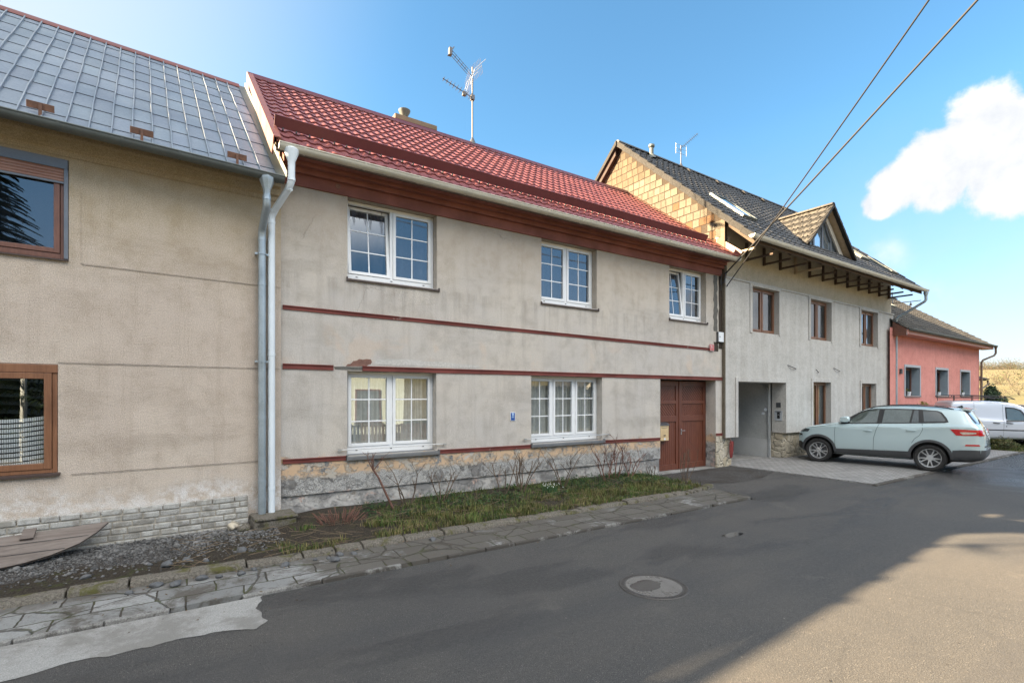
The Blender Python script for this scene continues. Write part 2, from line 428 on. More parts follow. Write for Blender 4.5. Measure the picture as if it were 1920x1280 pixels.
c = t.mix(t.math('MULTIPLY', ck, .22), c, (.03,.03,.03))
wet = t.rng(t.math('ADD', t.math('MULTIPLY', X, .085), t.math('MULTIPLY_ADD', big, 1.8, -.9)), 1.15, 1.75)
pat = t.math('MULTIPLY', t.rng(t.noise(.75, 4, .6, .3, vec=t.map(.5, 1.6, 1)), .48, .60), t.rng(Y, -5.6, -4.6))
w = t.math('MAXIMUM', t.math('MULTIPLY', wet, 1.0), t.math('MULTIPLY', pat, .5))
c = t.mix(t.math('MULTIPLY', w, .72), c, (.020,.021,.023))
spec_r = t.rng(f2, .3, .7, .70, .92)
ro = t.math('MULTIPLY_ADD', w, -.58, spec_r)
nb = t.bump(t.math('ADD', f1, f0), .8, .008)
M['asphalt'] = t.set(col=c, rough=ro, nor=nb, spec=.35)

t = NT('worn_paving_slabs')
vv = t.mix(.085, t.co, t.noise(1.9, 4, .65, out=1))
def slab(out): return t.n('ShaderNodeTexBrick', {'Vector': vv, 'Color1': (.30,.305,.30), 'Color2': (.175,.18,.178), 'Mortar': (.06,.052,.042), 'Scale': 1., 'Mortar Size': .009, 'Mortar Smooth': .35, 'Brick Width': .47, 'Row Height': .305}, out)
e = t.vor(1.5, 'DISTANCE_TO_EDGE', vec=t.mix(.16, t.co, t.noise(2.4, 3, .6, out=1)))
n1 = t.noise(5, 6, .7, .4); n2 = t.noise(60, 3, .8); X, Y, Z = t.xyz()
gap = t.math('MAXIMUM', slab(1), t.math('MULTIPLY', t.rng(t.math('ADD', e, t.math('MULTIPLY_ADD', n1, .05, -.025)), .022, .005), .8))
c = t.mix(t.math('MULTIPLY', t.rng(n2, .40, .66), .5), slab(0), (.15,.147,.138))
dirt = t.math('ADD', t.noise(1.3, 6, .74, .6), t.rng(X, -.2, 2.6, 0, .15))
dm = t.math('MAXIMUM', t.rng(dirt, .48, .60), t.math('MULTIPLY', t.rng(n1, .53, .62), .65))
dm = t.math('MAXIMUM', dm, t.math('MULTIPLY', t.rng(t.math('ADD', Y, t.math('MULTIPLY_ADD', n1, .5, -.25)), -2.45, -2.15), .9))
c = t.mix(t.math('MULTIPLY', dm, .85), c, (.080,.070,.058))
c = t.mix(gap, c, t.mix(t.rng(t.noise(3, 4), .45, .6), (.055,.048,.040), (.055,.060,.025)))
hh = t.math('ADD', t.math('MULTIPLY', gap, -1.), t.math('MULTIPLY', n2, .3))
M['paving'] = t.set(col=c, rough=.88, nor=t.bump(hh, .9, .02), spec=.3)

t = NT('pale_concrete')
n1 = t.noise(1.6, 6, .7); n2 = t.noise(120, 3, .8)
c = t.mix(t.rng(n2, .35, .66), (.22,.218,.208), (.37,.365,.35)); c = t.mix(t.math('MULTIPLY', t.rng(n1, .42, .60), .75), c, (.17,.162,.148))
M['pale_concrete'] = t.set(col=c, rough=.92, nor=t.bump(n2, .5, .005), spec=.25)

t = NT('worn_kerb_stone')
n1 = t.noise(2.2, 6, .75, .5); n2 = t.noise(70, 3, .8); X, Y, Z = t.xyz()
c = t.mix(t.rng(n2, .35, .66), (.17,.165,.155), (.30,.295,.28)); c = t.mix(t.rng(t.math('ADD', n1, t.rng(X, -.5, 3.5, 0, .14)), .50, .62), c, (.075,.068,.06))
M['kerb'] = t.set(col=c, rough=.93, nor=t.bump(t.math('ADD', n1, n2), .8, .012), spec=.25)
t = NT('block_paving')
bv = t.map(1, 1, 1, rot=(0, 0, R(90)))
def brk(out): return t.n('ShaderNodeTexBrick', {'Vector': bv, 'Color1': (.30,.295,.285), 'Color2': (.225,.22,.215), 'Mortar': (.075,.07,.062), 'Scale': 1., 'Mortar Size': .008, 'Mortar Smooth': .2, 'Brick Width': .21, 'Row Height': .14}, out)
n1 = t.noise(.9, 5, .65); n2 = t.noise(80, 3, .75)
c = t.mix(t.math('MULTIPLY', t.rng(n1, .45, .7), .5), brk(0), (.16,.15,.145)); c = t.mix(t.math('MULTIPLY', t.rng(n2, .5, .7), .3), c, (.14,.135,.13))
M['pavers'] = t.set(col=c, rough=.85, nor=t.bump(t.math('ADD', t.math('MULTIPLY', brk(1), -1.), t.math('MULTIPLY', n2, .15)), .7, .012), spec=.3)

t = NT('dark_soil')
n1 = t.noise(4, 6, .75); n2 = t.noise(45, 4, .8)
c = t.mix(t.rng(n2, .35, .68), (.030,.025,.020), (.085,.072,.056)); c = t.mix(t.rng(n1, .52, .66), c, (.060,.065,.024))
M['soil'] = t.set(col=c, rough=.97, nor=t.bump(t.math('ADD', n1, n2), 1., .03), spec=.15)
t = NT('dirty_gravel')
e = t.vor(55, 'F1'); cc = t.xyz(t.vor(55, 'F1', out=1))[0]; n1 = t.noise(1.3, 6, .7, .4)
c = t.mix(cc, (.05,.048,.046), (.18,.175,.17)); c = t.mix(t.rng(e, .3, .6), c, (.035,.032,.03)); c = t.mix(t.math('MULTIPLY', t.rng(n1, .46, .6), .8), c, (.045,.038,.032))
M['gravel'] = t.set(col=c, rough=.93, nor=t.bump(t.math('MULTIPLY', e, -1.), 1., .012), spec=.25)
t = NT('meadow')
n1 = t.noise(.02, 6, .7); n2 = t.noise(.8, 6, .8); n3 = t.noise(.1, 5, .7)
c = t.mix(t.rng(n1, .42, .6), (.15,.13,.078), (.11,.105,.06)); c = t.mix(t.math('MULTIPLY', t.rng(n3, .5, .62), .6), c, (.11,.10,.045)); c = t.mix(t.math('MULTIPLY', t.rng(n2, .4, .7), .4), c, (.21,.175,.10))
M['meadow'] = t.set(col=c, rough=.97, nor=t.bump(n2, .6, .3), spec=.1)
t = NT('verge_turf')
n1 = t.noise(3, 6, .75); n2 = t.noise(60, 4, .8)
c = t.mix(t.rng(n1, .4, .62), (.055,.075,.022), (.12,.105,.045)); c = t.mix(t.math('MULTIPLY', t.rng(n2, .4, .7), .5), c, (.03,.032,.014))
M['turf'] = t.set(col=c, rough=.97, nor=t.bump(n2, 1., .03), spec=.1)
M['water'] = simple('puddle_water', (.030,.030,.032), .03, 0, .05, 1., spec=.8)
M['iron'] = simple('cast_iron', (.085,.078,.072), .6, .35, .25, 14., .5, 90, .006)

def leafmat(name, rough=.75, gain=1.):
    t = NT(name); n1 = t.noise(2.2, 4, .7)
    c = t.mix(1., t.attr(), t.mix(t.rng(n1, .3, .7), (.62*gain,.62*gain,.62*gain), (1.25*gain,1.25*gain,1.25*gain)), 'MULTIPLY')
    t.set(col=c, rough=rough, spec=.25)
    return t.m
M['leaf'] = leafmat('leaf_blades'); M['bark'] = simple('thorny_bark', (.115,.080,.055), .9, 0, .4, 14., .5, 80, .006)
M['bark_red'] = simple('reddish_bark', (.15,.075,.055), .9, 0, .4, 14., .5, 80, .006)
M['petal'] = simple('white_petal', (.72,.74,.70), .7, 0, .05)

# vehicles
def carpaint(name, col, rough=.24):
    t = NT(name); n1 = t.noise(1.5, 4, .6); n2 = t.noise(8, 4, .7); X, Y, Z = t.xyz()
    d = t.math('MULTIPLY', t.rng(t.math('ADD', Z, t.math('MULTIPLY', n2, .3)), .95, .35), .22)
    c = t.mix(t.rng(n1, .3, .7), tuple(a*.97 for a in col), col); c = t.mix(d, c, (.34,.32,.29))
    return t.set(col=c, rough=rough, coat=1., crough=.03, metal=.1)
M['car_paint'] = carpaint('pale_grey_blue_paint', (.47,.585,.605))
M['van_paint'] = carpaint('white_van_paint', (.66,.68,.73), .35)
M['cladding'] = simple('grey_bumper_plastic', (.060,.062,.066), .55, 0, .12, 4., .1, 150)
M['tyre'] = simple('tyre_rubber', (.024,.023,.023), .85, 0, .25, 9., .2, 90, .004)
M['alloy'] = simple('silver_alloy', (.62,.63,.64), .3, .75, .06, 4.)
M['chrome'] = simple('bright_chrome', (.75,.75,.76), .15, 1., .03, 4.)
M['car_glass'] = simple('tinted_car_glass', (.055,.066,.068), .03, 0, .1, 2., spec=1.0, coat=1.)
M['car_glass_clear'] = simple('greenish_car_glass', (.085,.105,.098), .03, 0, .25, 3., spec=1.0, coat=1.)
M['red_lens'] = simple('red_lamp_lens', (.48,.010,.014), .15, 0, .15, 9., coat=.7)
M['clear_lens'] = simple('clear_lamp_lens', (.50,.42,.40), .12, .3, .2, 30., coat=.7)
M['plate'] = simple('number_plate_white', (.62,.64,.66), .4, 0, .04)
M['ink'] = simple('black_ink', (.03,.03,.035), .5, 0, .1)
M['blue_sign'] = simple('blue_enamel', (.012,.075,.30), .3, 0, .12, 20.)
M['white_enamel'] = simple('white_enamel', (.70,.72,.74), .35, 0, .05)
M['red_enamel'] = simple('red_enamel', (.42,.035,.030), .35, 0, .12, 20.)
M['brass'] = simple('cream_mailbox_enamel', (.60,.44,.24), .45, 0, .12, 6.)
M['rope'] = simple('dull_red_hose', (.20,.035,.030), .7, 0, .3, 20.)
M['terracotta'] = simple('terracotta', (.40,.20,.12), .85, 0, .2, 10.)
M['blue_grey_reveal'] = simple('blue_grey_reveal', (.27,.325,.36), .85, 0, .1, 4., .2, 60)
M['grey_surround'] = simple('grey_window_surround', (.36,.38,.40), .85, 0, .1, 4., .2, 60)

# ================================================================= camera, sun, sky
YAW = math.atan2(930., 1440.)
cam = bpy.data.cameras.new('camera'); cam.lens = 930/1920*36; cam.sensor_width = 36
cam.shift_y = 101/1920; cam.clip_end = 3000; cam.clip_start = .05
co = bpy.data.objects.new('camera', cam); COL.objects.link(co)
co.location = (0, -8.85, 2.1); co.rotation_euler = (R(90), 0, -YAW); sc.camera = co

TO_SUN = Vector((-1.81, 1.0, 1.0)).normalized()
sun = bpy.data.lights.new('sun', 'SUN'); sun.energy = 5.0; sun.angle = R(.55); sun.color = (1., .77, .49)
so = bpy.data.objects.new('sun', sun); COL.objects.link(so)
so.rotation_euler = (-TO_SUN).to_track_quat('-Z', 'Y').to_euler(); so.location = (-30, 16, 30)

w = bpy.data.worlds.new('World'); sc.world = w; w.use_nodes = True
nt = w.node_tree; bg = nt.nodes['Background']
sky = nt.nodes.new('ShaderNodeTexSky'); sky.sky_type = 'NISHITA'; sky.sun_disc = False
sky.sun_elevation = math.asin(TO_SUN.z); sky.sun_rotation = math.atan2(TO_SUN.x, TO_SUN.y)
sky.altitude = 300; sky.air_density = 1.0; sky.dust_density = 1.4; sky.ozone_density = 1.6
SKY = .05
bg.inputs[1].default_value = SKY
tc = nt.nodes.new('ShaderNodeTexCoord').outputs['Generated']
def W(typ, ins, out=0, **p):
    nd = nt.nodes.new(typ)
    for k, v in p.items(): setattr(nd, k, v)
    for k, v in (ins.items() if isinstance(ins, dict) else enumerate(ins)):
        if isinstance(v, bpy.types.NodeSocket): nt.links.new(v, nd.inputs[k])
        elif v is not None: nd.inputs[k].default_value = v
    return nd.outputs[out]
nz = W('ShaderNodeTexNoise', {'Vector': tc, 'Scale': 12., 'Detail': 12., 'Roughness': .58, 'Distortion': .15})
nzf = W('ShaderNodeTexNoise', {'Vector': tc, 'Scale': 3.2, 'Detail': 7., 'Roughness': .66, 'Distortion': .5})
mask = None
for (cx, cy, cz, rad) in ((.912,.2166,.345,.068),(.9026,.2664,.3330,.056),(.8951,.3152,.3155,.040),(.935,.19,.308,.072),(.894,.338,.297,.026),
                          (.9030,.225,.358,.024),(.926,.15,.318,.066),(.945,.10,.28,.08),(.912,.27,.31,.046),(.83,-.53,.14,.11),(.89,-.43,.12,.09)):
    d = W('ShaderNodeVectorMath', (tc, (cx, cy, cz)), 1, operation='DISTANCE')
    f = W('ShaderNodeMath', (W('ShaderNodeMath', (d, rad), operation='DIVIDE'),), operation='SUBTRACT'); 
    nd = f.node; nt.links.new(nd.inputs[0].links[0].from_socket, nd.inputs[1]); nt.links.remove(nd.inputs[0].links[0]); nd.inputs[0].default_value = 1.
    mask = f if mask is None else W('ShaderNodeMath', (mask, f), operation='MAXIMUM')
mask = W('ShaderNodeMath', (nz, 1.7, mask), operation='MULTIPLY_ADD')
cl = W('ShaderNodeMapRange', {0: mask, 1: .76, 2: 1.10, 3: 0., 4: 1.}, interpolation_type='SMOOTHSTEP')
wisp = None
for (cx, cy, cz, rad) in ((.9159,.3365,.2188,.05),(.9472,.2924,.1315,.07)):
    d = W('ShaderNodeVectorMath', (tc, (cx, cy, cz)), 1, operation='DISTANCE')
    f = W('ShaderNodeMapRange', {0: d, 1: rad, 2: 0., 3: 0., 4: 1.}, interpolation_type='SMOOTHSTEP')
    wisp = f if wisp is None else W('ShaderNodeMath', (wisp, f), operation='MAXIMUM')
wisp = W('ShaderNodeMath', (wisp, W('ShaderNodeMapRange', {0: nz, 1: .42, 2: .68, 3: 0., 4: .55})), operation='MULTIPLY')
# thin high haze, thicker low down and behind the camera
sp = nt.nodes.new('ShaderNodeSeparateXYZ'); nt.links.new(tc, sp.inputs[0])
low = W('ShaderNodeMapRange', {0: sp.outputs[2], 1: .45, 2: .0, 3: 0.0, 4: .52})
haze = W('ShaderNodeMath', (low, W('ShaderNodeMapRange', {0: nzf, 1: .35, 2: .75, 3: .25, 4: 1.2})), operation='MULTIPLY')
# unseen, over-bright cloud bank added behind the camera to light the shaded fronts
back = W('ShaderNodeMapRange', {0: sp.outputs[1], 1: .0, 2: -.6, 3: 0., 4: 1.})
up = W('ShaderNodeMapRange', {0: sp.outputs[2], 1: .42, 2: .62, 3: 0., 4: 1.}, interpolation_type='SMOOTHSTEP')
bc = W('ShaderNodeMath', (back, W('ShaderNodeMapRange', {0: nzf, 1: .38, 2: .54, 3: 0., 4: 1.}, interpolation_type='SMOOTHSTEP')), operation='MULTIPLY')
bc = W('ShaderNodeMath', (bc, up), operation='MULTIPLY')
cl = W('ShaderNodeMath', (cl, wisp), operation='MAXIMUM')
tcol = W('ShaderNodeMixRGB', (W('ShaderNodeMapRange', {0: sp.outputs[2], 1: .05, 2: .42, 3: 0., 4: 1.}), (.68, .68, .82, 1), (.64, 1.0, 1.05, 1)))
tint = W('ShaderNodeMixRGB', (1., sky.outputs[0], tcol), blend_type='MULTIPLY')
dt = W('ShaderNodeVectorMath', (tc, tuple(TO_SUN)), 1, operation='DOT_PRODUCT')
glow = W('ShaderNodeMapRange', {0: dt, 1: .32, 2: .86, 3: 0., 4: .92}, interpolation_type='SMOOTHSTEP')
c1 = W('ShaderNodeMixRGB', (haze, tint, (2.5, 2.75, 2.85, 1)))
c1 = W('ShaderNodeMixRGB', (glow, c1, (2.7, 2.85, 2.95, 1)))
cshade = W('ShaderNodeMixRGB', (W('ShaderNodeMapRange', {0: nz, 1: .40, 2: .66, 3: 0., 4: 1.}), (2.75, 2.85, 3.0, 1), (3.7, 3.65, 3.6, 1)))
c2 = W('ShaderNodeMixRGB', (cl, c1, cshade))
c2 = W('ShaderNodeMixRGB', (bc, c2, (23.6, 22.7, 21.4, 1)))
c2 = W('ShaderNodeMixRGB', (1., c2, (.783, .783, .783, 1)), blend_type='MULTIPLY')
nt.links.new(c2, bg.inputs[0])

sc.view_settings.view_transform = 'Standard'; sc.view_settings.look = 'None'
sc.view_settings.exposure = 0; sc.view_settings.gamma = 1
sc.render.engine = 'CYCLES'
sc.cycles.max_bounces = 8; sc.cycles.transparent_max_bounces = 16; sc.cycles.diffuse_bounces = 4
sc.cycles.use_denoising = True; sc.cycles.film_exposure = 8.3
sc.cycles.sample_clamp_indirect = 6
sc.cycles.caustics_reflective = False; sc.cycles.caustics_refractive = False

# ================================================================= ground
def sheet(name, pts, z, m, kind='structure', thick=0.0, parent=None):
    b = MB()
    if thick: b.extr(pts, z-thick, z, 'z')
    else: b.poly([(x, y, z) for x, y in pts])
    o = b.build(name, m)
    return tag(o, kind=kind)

def hill_h(x, y):
    """terrain height: level street, the slope rising beyond the end of the row"""
    d = max(0., (x-62)/140.)
    h = 16*(1-math.exp(-d*1.1)) * (1/(1+math.exp(-(y+60)/30.)))*.9
    h += max(0., -y-70)*.13 * min(1., max(0., (-y-70)/60.))
    h += max(0., y-60)*.10
    h += 2.2*noise.noise(Vector((x*.012, y*.012, 0)))*min(1, d*2)
    return h
b = MB()
xs = [-400,-250,-150,-100,-70,-50,-30,-10,10,30,50,62] + [62+8*k for k in range(1, 40)] + [420,500,640,900]
ys = [-500,-350,-260,-200,-160,-130,-110,-95,-85,-78,-70,-60,-48,-36,-24,-12,0,12,24,36,48,60,75,90,110,140,180,240,320,450]
idx = {}
for i, x in enumerate(xs):
    for j, y in enumerate(ys):
        idx[i, j] = len(b.v); b.v.append((x, y, hill_h(x, y)-.06))
for i in range(len(xs)-1):
    for j in range(len(ys)-1):
        b.f.append([idx[i,j], idx[i+1,j], idx[i+1,j+1], idx[i,j+1]]); b.mi.append(0); b.col.append(None)
tag(b.build('ground', M['meadow'], smooth=True), kind='structure')

# the carriageway, a gentle sheet with the village street running on to the right
sheet('road', [(-60,-11.2),(60,-11.2),(60,-3.05),(9.7,-3.05),(-60,-3.05)], 0.0, M['asphalt'])
sheet('forecourt', [(9.6,-3.06),(13.4,-3.55),(13.4,.4),(9.9,.4),(9.3,-1.2)], .004, M['asphalt'])
ap = [(9.95,-.02),(9.9,-.6),(10.1,-1.2),(10.9,-1.75),(12.2,-1.7),(13.4,-1.35),(13.42,-.0)]
sheet('gravel_apron', ap, .008, M['gravel'])
sheet('driveway', [(13.42,-3.68),(25.6,-3.62),(25.6,.5),(13.42,.5)], .03, M['pavers'], thick=.12)
sheet('garage_floor', [(13.5,.5),(16.9,.5),(16.9,6.0),(13.5,6.0)], .034, M['pale_concrete'])
b = MB()
x = 13.3
while x < 42:
    b.box(x, x+.985, -3.80, -3.69, -.1, .035); x += 1.0
tag(b.build('driveway_kerb', M['kerb'], bevel=.008), kind='structure')
sheet('grass_verge', [(25.6,-3.66),(60,-3.6),(60,.3),(25.6,.3)], .03, M['turf'], thick=.1)
sheet('far_pavement', [(-60,-13.0),(60,-13.0),(60,-11.2),(-60,-11.2)], .10, M['paving'], thick=.2)
sheet('far_lawn', [(-60,-30),(60,-30),(60,-13.0),(-60,-13.0)], .06, M['turf'], thick=.12)

# pavement slab sheet with slim kerb edging broken into lengths
sheet('pavement', [(-40,-2.98),(9.62,-2.98),(9.72,-2.05),(-40,-2.05)], .028, M['paving'], thick=.12)
b = MB(); rnd = random.Random(3)
x = -14.
while x < 9.6:
    L = rnd.uniform(.45, 1.0); L = min(L, 9.66-x)
    dz = rnd.uniform(-.006, .008); dy = rnd.uniform(-.008, .008)
    if rnd.random() > .07: b.box(x, x+L-.012, -3.035+dy, -2.975+dy, -.06, .033+dz)
    x += L
tag(b.build('kerb', M['kerb'], bevel=.012), kind='structure')

# pale concrete strip left along the kerb at the near end, ragged edge where the new asphalt stops
edge = [(.62,-3.06),(.60,-3.2),(.52,-3.34),(.56,-3.5),(.60,-3.72),(.50,-3.86),(.36,-3.80),(.24,-3.72),(.08,-3.74),(-.1,-3.70),(-.3,-3.73),(-.55,-3.74),(-.8,-3.69),(-1.1,-3.76),(-1.5,-3.83),(-2.2,-3.95),(-3.5,-4.1),(-9,-4.3),(-9,-3.06)]
e2 = []
for i in range(len(edge)):
    a = Vector(edge[i]); c = Vector(edge[(i+1) % len(edge)])
    for k in range(5):
        p = a.lerp(c, k/5)
        if p.y < -3.1: p += Vector((noise.noise(Vector((p.x*9, p.y*9, 1)))*.035, noise.noise(Vector((p.x*9, p.y*9, 5)))*.035))
        e2.append((p.x, p.y))
sheet('concrete_strip', e2, .005, M['pale_concrete'])

# planting bed and gravel strip, slightly raised behind a crumbling edging
def bed_h(x, y):
    f = min(1, max(0, (y+2.05)/1.9))
    base = .06 + .11*f + .02*noise.noise(Vector((x*1.7, y*1.7, 0))) + .012*noise.noise(Vector((x*6, y*6, 3)))
    if x < .9: base = .055 + .015*noise.noise(Vector((x*3, y*3, 0))) + .02*f
    elif x < 1.7: base = .055 + (base-.055)*((x-.9)/.8)
    if x > 8.9: base *= max(.25, 1-(x-8.9)*.7)
    return base
b = MB(); nx, ny = 150, 24; ids = {}
for i in range(nx+1):
    x = -11 + 21.0*i/nx
    yb = .02 if x > 1.15 else .03 + (x-1.22)*.0664
    yf = -2.0 if x < 8.6 else -2.0 + (x-8.6)**2*.18
    for j in range(ny+1):
        y = yf + (yb-yf)*j/ny
        ids[i, j] = len(b.v); b.v.append((x, y, bed_h(x, y)))
for i in range(nx):
    for j in range(ny):
        xm = -11 + 21.0*(i+.5)/nx
        y = -2 + 2*(j+.5)/ny
        g = xm < .1 + .5*noise.noise(Vector((y*2, 0, 0))) and (y > -1.25 + .35*noise.noise(Vector((xm*1.3, 3, 0))) )
        b.f.append([ids[i,j], ids[i+1,j], ids[i+1,j+1], ids[i,j+1]]); b.mi.append(1 if g else 0); b.col.append(None)
tag(b.build('planting_bed', [M['soil'], M['gravel']], smooth=True), kind='structure')
b = MB(); rnd = random.Random(5); x = -11.
while x < 8.6:
    L = rnd.uniform(.35, 1.15); dz = rnd.uniform(-.02, .012); dy = rnd.uniform(-.02, .02)
    n = max(2, int(L/.12)); 
    pts = []
    for k in range(n+1):
        xx = x + (L-.02)*k/n; q = noise.noise(Vector((xx*5, 1, 0))); q2 = noise.noise(Vector((xx*8, 7, 0)))
        pts.append([(xx, -2.14+dy+q*.025, -.05), (xx, -2.13+dy+q*.025, .055+dz+q2*.012), (xx, -2.10+dy+q*.02, .085+dz+q2*.014), (xx, -1.95+dy, .09+dz+q*.012), (xx, -1.93+dy, -.05)])
    vs = [p for r_ in pts for p in r_]; fs = []
    for k in range(n):
        for q in range(4): fs.append((k*5+q, (k+1)*5+q, (k+1)*5+q+1, k*5+q+1))
    fs += [(0,1,2,3,4), tuple(n*5+q for q in (4,3,2,1,0))]
    b.add(vs, fs); x += L
while x < 9.9:
    L = rnd.uniform(.16, .28); yy = -2.05 + (x-8.6)**2*.18
    b.add(*(lambda m: (m[0], m[1]))(([(x, yy-.1, -.03),(x+L-.02, yy-.1+L*.2, -.03),(x+L-.02, yy+.1+L*.2, -.03),(x, yy+.1, -.03),(x+.02, yy-.08, .07),(x+L-.04, yy-.08+L*.2, .075),(x+L-.04, yy+.08+L*.2, .07),(x+.02, yy+.08, .075)], [(0,3,2,1),(4,5,6,7),(0,1,5,4),(1,2,6,5),(2,3,7,6),(3,0,4,7)]))); x += L
tag(b.build('bed_edging', M['old_concrete'], bevel=.01, auto=45), kind='structure')

# standing water
for nm, pts in (('puddle', blob_poly(6.85, -4.37, .22, .075, 40, .35, 2)),):
    sheet(nm, pts, .004, M['water'])

# manhole: iron ring with a shallow, wet, dished cover
mh = root('manhole_cover', 'round iron manhole cover with a patch of standing water, set in the asphalt', 'manhole cover', (4.27, -5.11, 0))
b = MB(); b.lathe([(.30,.0045),(.305,.010),(.365,.010),(.372,.003)], Matrix(), 56)
for k in range(56):
    a = 2*PI*k/56; b.obox((.336*math.cos(a), .336*math.sin(a), .0115), (.03, .014, .005), Matrix.Rotation(a, 3, 'Z'))
b.build('ring', M['iron'], mh)
b = MB(); b.lathe([(.0,.0060),(.28,.0060),(.305,.0075)], Matrix(), 48)
b.build('cover', simple('worn_concrete_infill', (.135,.13,.123), .3, 0, .3, 6., .4, 80, .005), mh)
b = MB(); pl = blob_poly(-.06, .05, .20, .13, 40, .14, 4); b.poly([(x, y, .0085) for x, y in pl]); b.build('water', M['water'], mh)

# ================================================================= building kit
def wall_face(b, x0, x1, z0, z1, y, ops, depth, mi=0, mr=None):
    """front wall with rectangular openings (xa, xb, za, zb) and their reveals"""
    mr = mi if mr is None else mr
    xs = sorted({x0, x1, *[v for o in ops for v in o[:2]]}); zs = sorted({z0, z1, *[v for o in ops for v in o[2:4]]})
    xs = [v for v in xs if x0 <= v <= x1]; zs = [v for v in zs if z0 <= v <= z1]
    for i in range(len(xs)-1):
        for j in range(len(zs)-1):
            cx, cz = (xs[i]+xs[i+1])/2, (zs[j]+zs[j+1])/2
            if any(o[0] < cx < o[1] and o[2] < cz < o[3] for o in ops): continue
            b.quad((xs[i],y,zs[j]), (xs[i+1],y,zs[j]), (xs[i+1],y,zs[j+1]), (xs[i],y,zs[j+1]), mi)
    for o in ops:
        xa, xb, za, zb = o[0], o[1], max(z0, o[2]), min(z1, o[3]); d = o[4] if len(o) > 4 else depth
        b.quad((xa,y,za), (xa,y,zb), (xa,y+d,zb), (xa,y+d,za), mr)
        b.quad((xb,y,za), (xb,y+d,za), (xb,y+d,zb), (xb,y,zb), mr)
        if o[3] < z1 + 1e-6: b.quad((xa,y,zb), (xb,y,zb), (xb,y+d,zb), (xa,y+d,zb), mr)
        if o[2] > z0 - 1e-6: b.quad((xa,y,za), (xa,y+d,za), (xb,y+d,za), (xb,y,za), mr)

def tile_slope(b, x0, x1, ey, ez, ry, rz, period, step, amp, lip, prof='wave', ns=8, mi=0, jit=0.0, stagger=False):
    """profiled tile field between an eave line and a ridge line; every course lifts over the one below"""
    run = Vector((0, ry-ey, rz-ez)); L = run.length; run.normalize()
    nrm = Vector((0, -run.z, run.y))
    if nrm.z < 0: nrm = -nrm
    nx = max(1, int(round((x1-x0)/period*ns))); rows = int(math.ceil(L/step))
    def h(u):
        f = (u/period) % 1.
        if prof == 'wave': return amp*max(0., math.sin(PI*min(1., f/.66)))**.75 if f < .66 else 0.
        return amp*(math.sin(PI*min(1., f/.42))**.8 if f < .42 else .12*math.sin(PI*(f-.42)/.58))
    flip = (ry < ey)
    for r in range(rows):
        v0 = r*step; v1 = min(L, v0+step); base = len(b.v)
        sh = (period*.5 if (stagger and r % 2) else 0)
        ks = ((v0, lip), (v0+.22*(v1-v0), lip*.8), (v1, 0.0))
        for (v, lf) in ks:
            for i in range(nx+1):
                x = x0 + (x1-x0)*i/nx
                o = jit*noise.noise(Vector((round((x-x0)/period-.5)*1.7, r*2.3, 0)))
                p = run*v + nrm*(h(x-x0+sh)+lf+o)
                b.v.append((x, ey+p.y, ez+p.z))
        # front riser
        for i in range(nx+1):
            x = x0 + (x1-x0)*i/nx
            p = run*(v0+.004) + nrm*(h(x-x0+sh)*(.9 if r else .2) - .004)
            b.v.append((x, ey+p.y, ez+p.z))
        W_ = nx+1
        def F(a, c, d, e):
            b.f.append([a, e, d, c] if flip else [a, c, d, e]); b.mi.append(mi); b.col.append(None)
        for k in range(2):
            for i in range(nx):
                F(base+k*W_+i, base+k*W_+i+1, base+(k+1)*W_+i+1, base+(k+1)*W_+i)
        for i in range(nx):
            F(base+3*W_+i, base+3*W_+i+1, base+i+1, base+i)

def gutter(b, x0, x1, y, z, r, mi=0, gap=.95, ends=True):
    """half round gutter with beads, joints and strap brackets; z is its rim height"""
    n = 10; prof = [(y + r*math.cos(PI+PI*k/n), z + r*math.sin(PI+PI*k/n)) for k in range(n+1)]
    inn = [(y + (r-.006)*math.cos(PI+PI*k/n), z + (r-.006)*math.sin(PI+PI*k/n)) for k in range(n+1)]
    ring = prof + inn[::-1]
    b.extr(ring, x0, x1, 'x', mi)
    b.tube([(x0, y-r, z), (x1, y-r, z)], .011, 8, mi)
    if ends:
        for xx in (x0, x1-.004): b.extr(prof, xx, xx+.004, 'x', mi)
    x = x0+.35
    while x < x1-.1:
        rr = r+.006
        p2 = [(y + rr*math.cos(PI+PI*k/n), z + rr*math.sin(PI+PI*k/n)) for k in range(n+1)]; q2 = [(y + (r-.001)*math.cos(PI+PI*k/n), z + (r-.001)*math.sin(PI+PI*k/n)) for k in range(n+1)]
        b.extr(p2+q2[::-1], x, x+.028, 'x', mi); x += gap

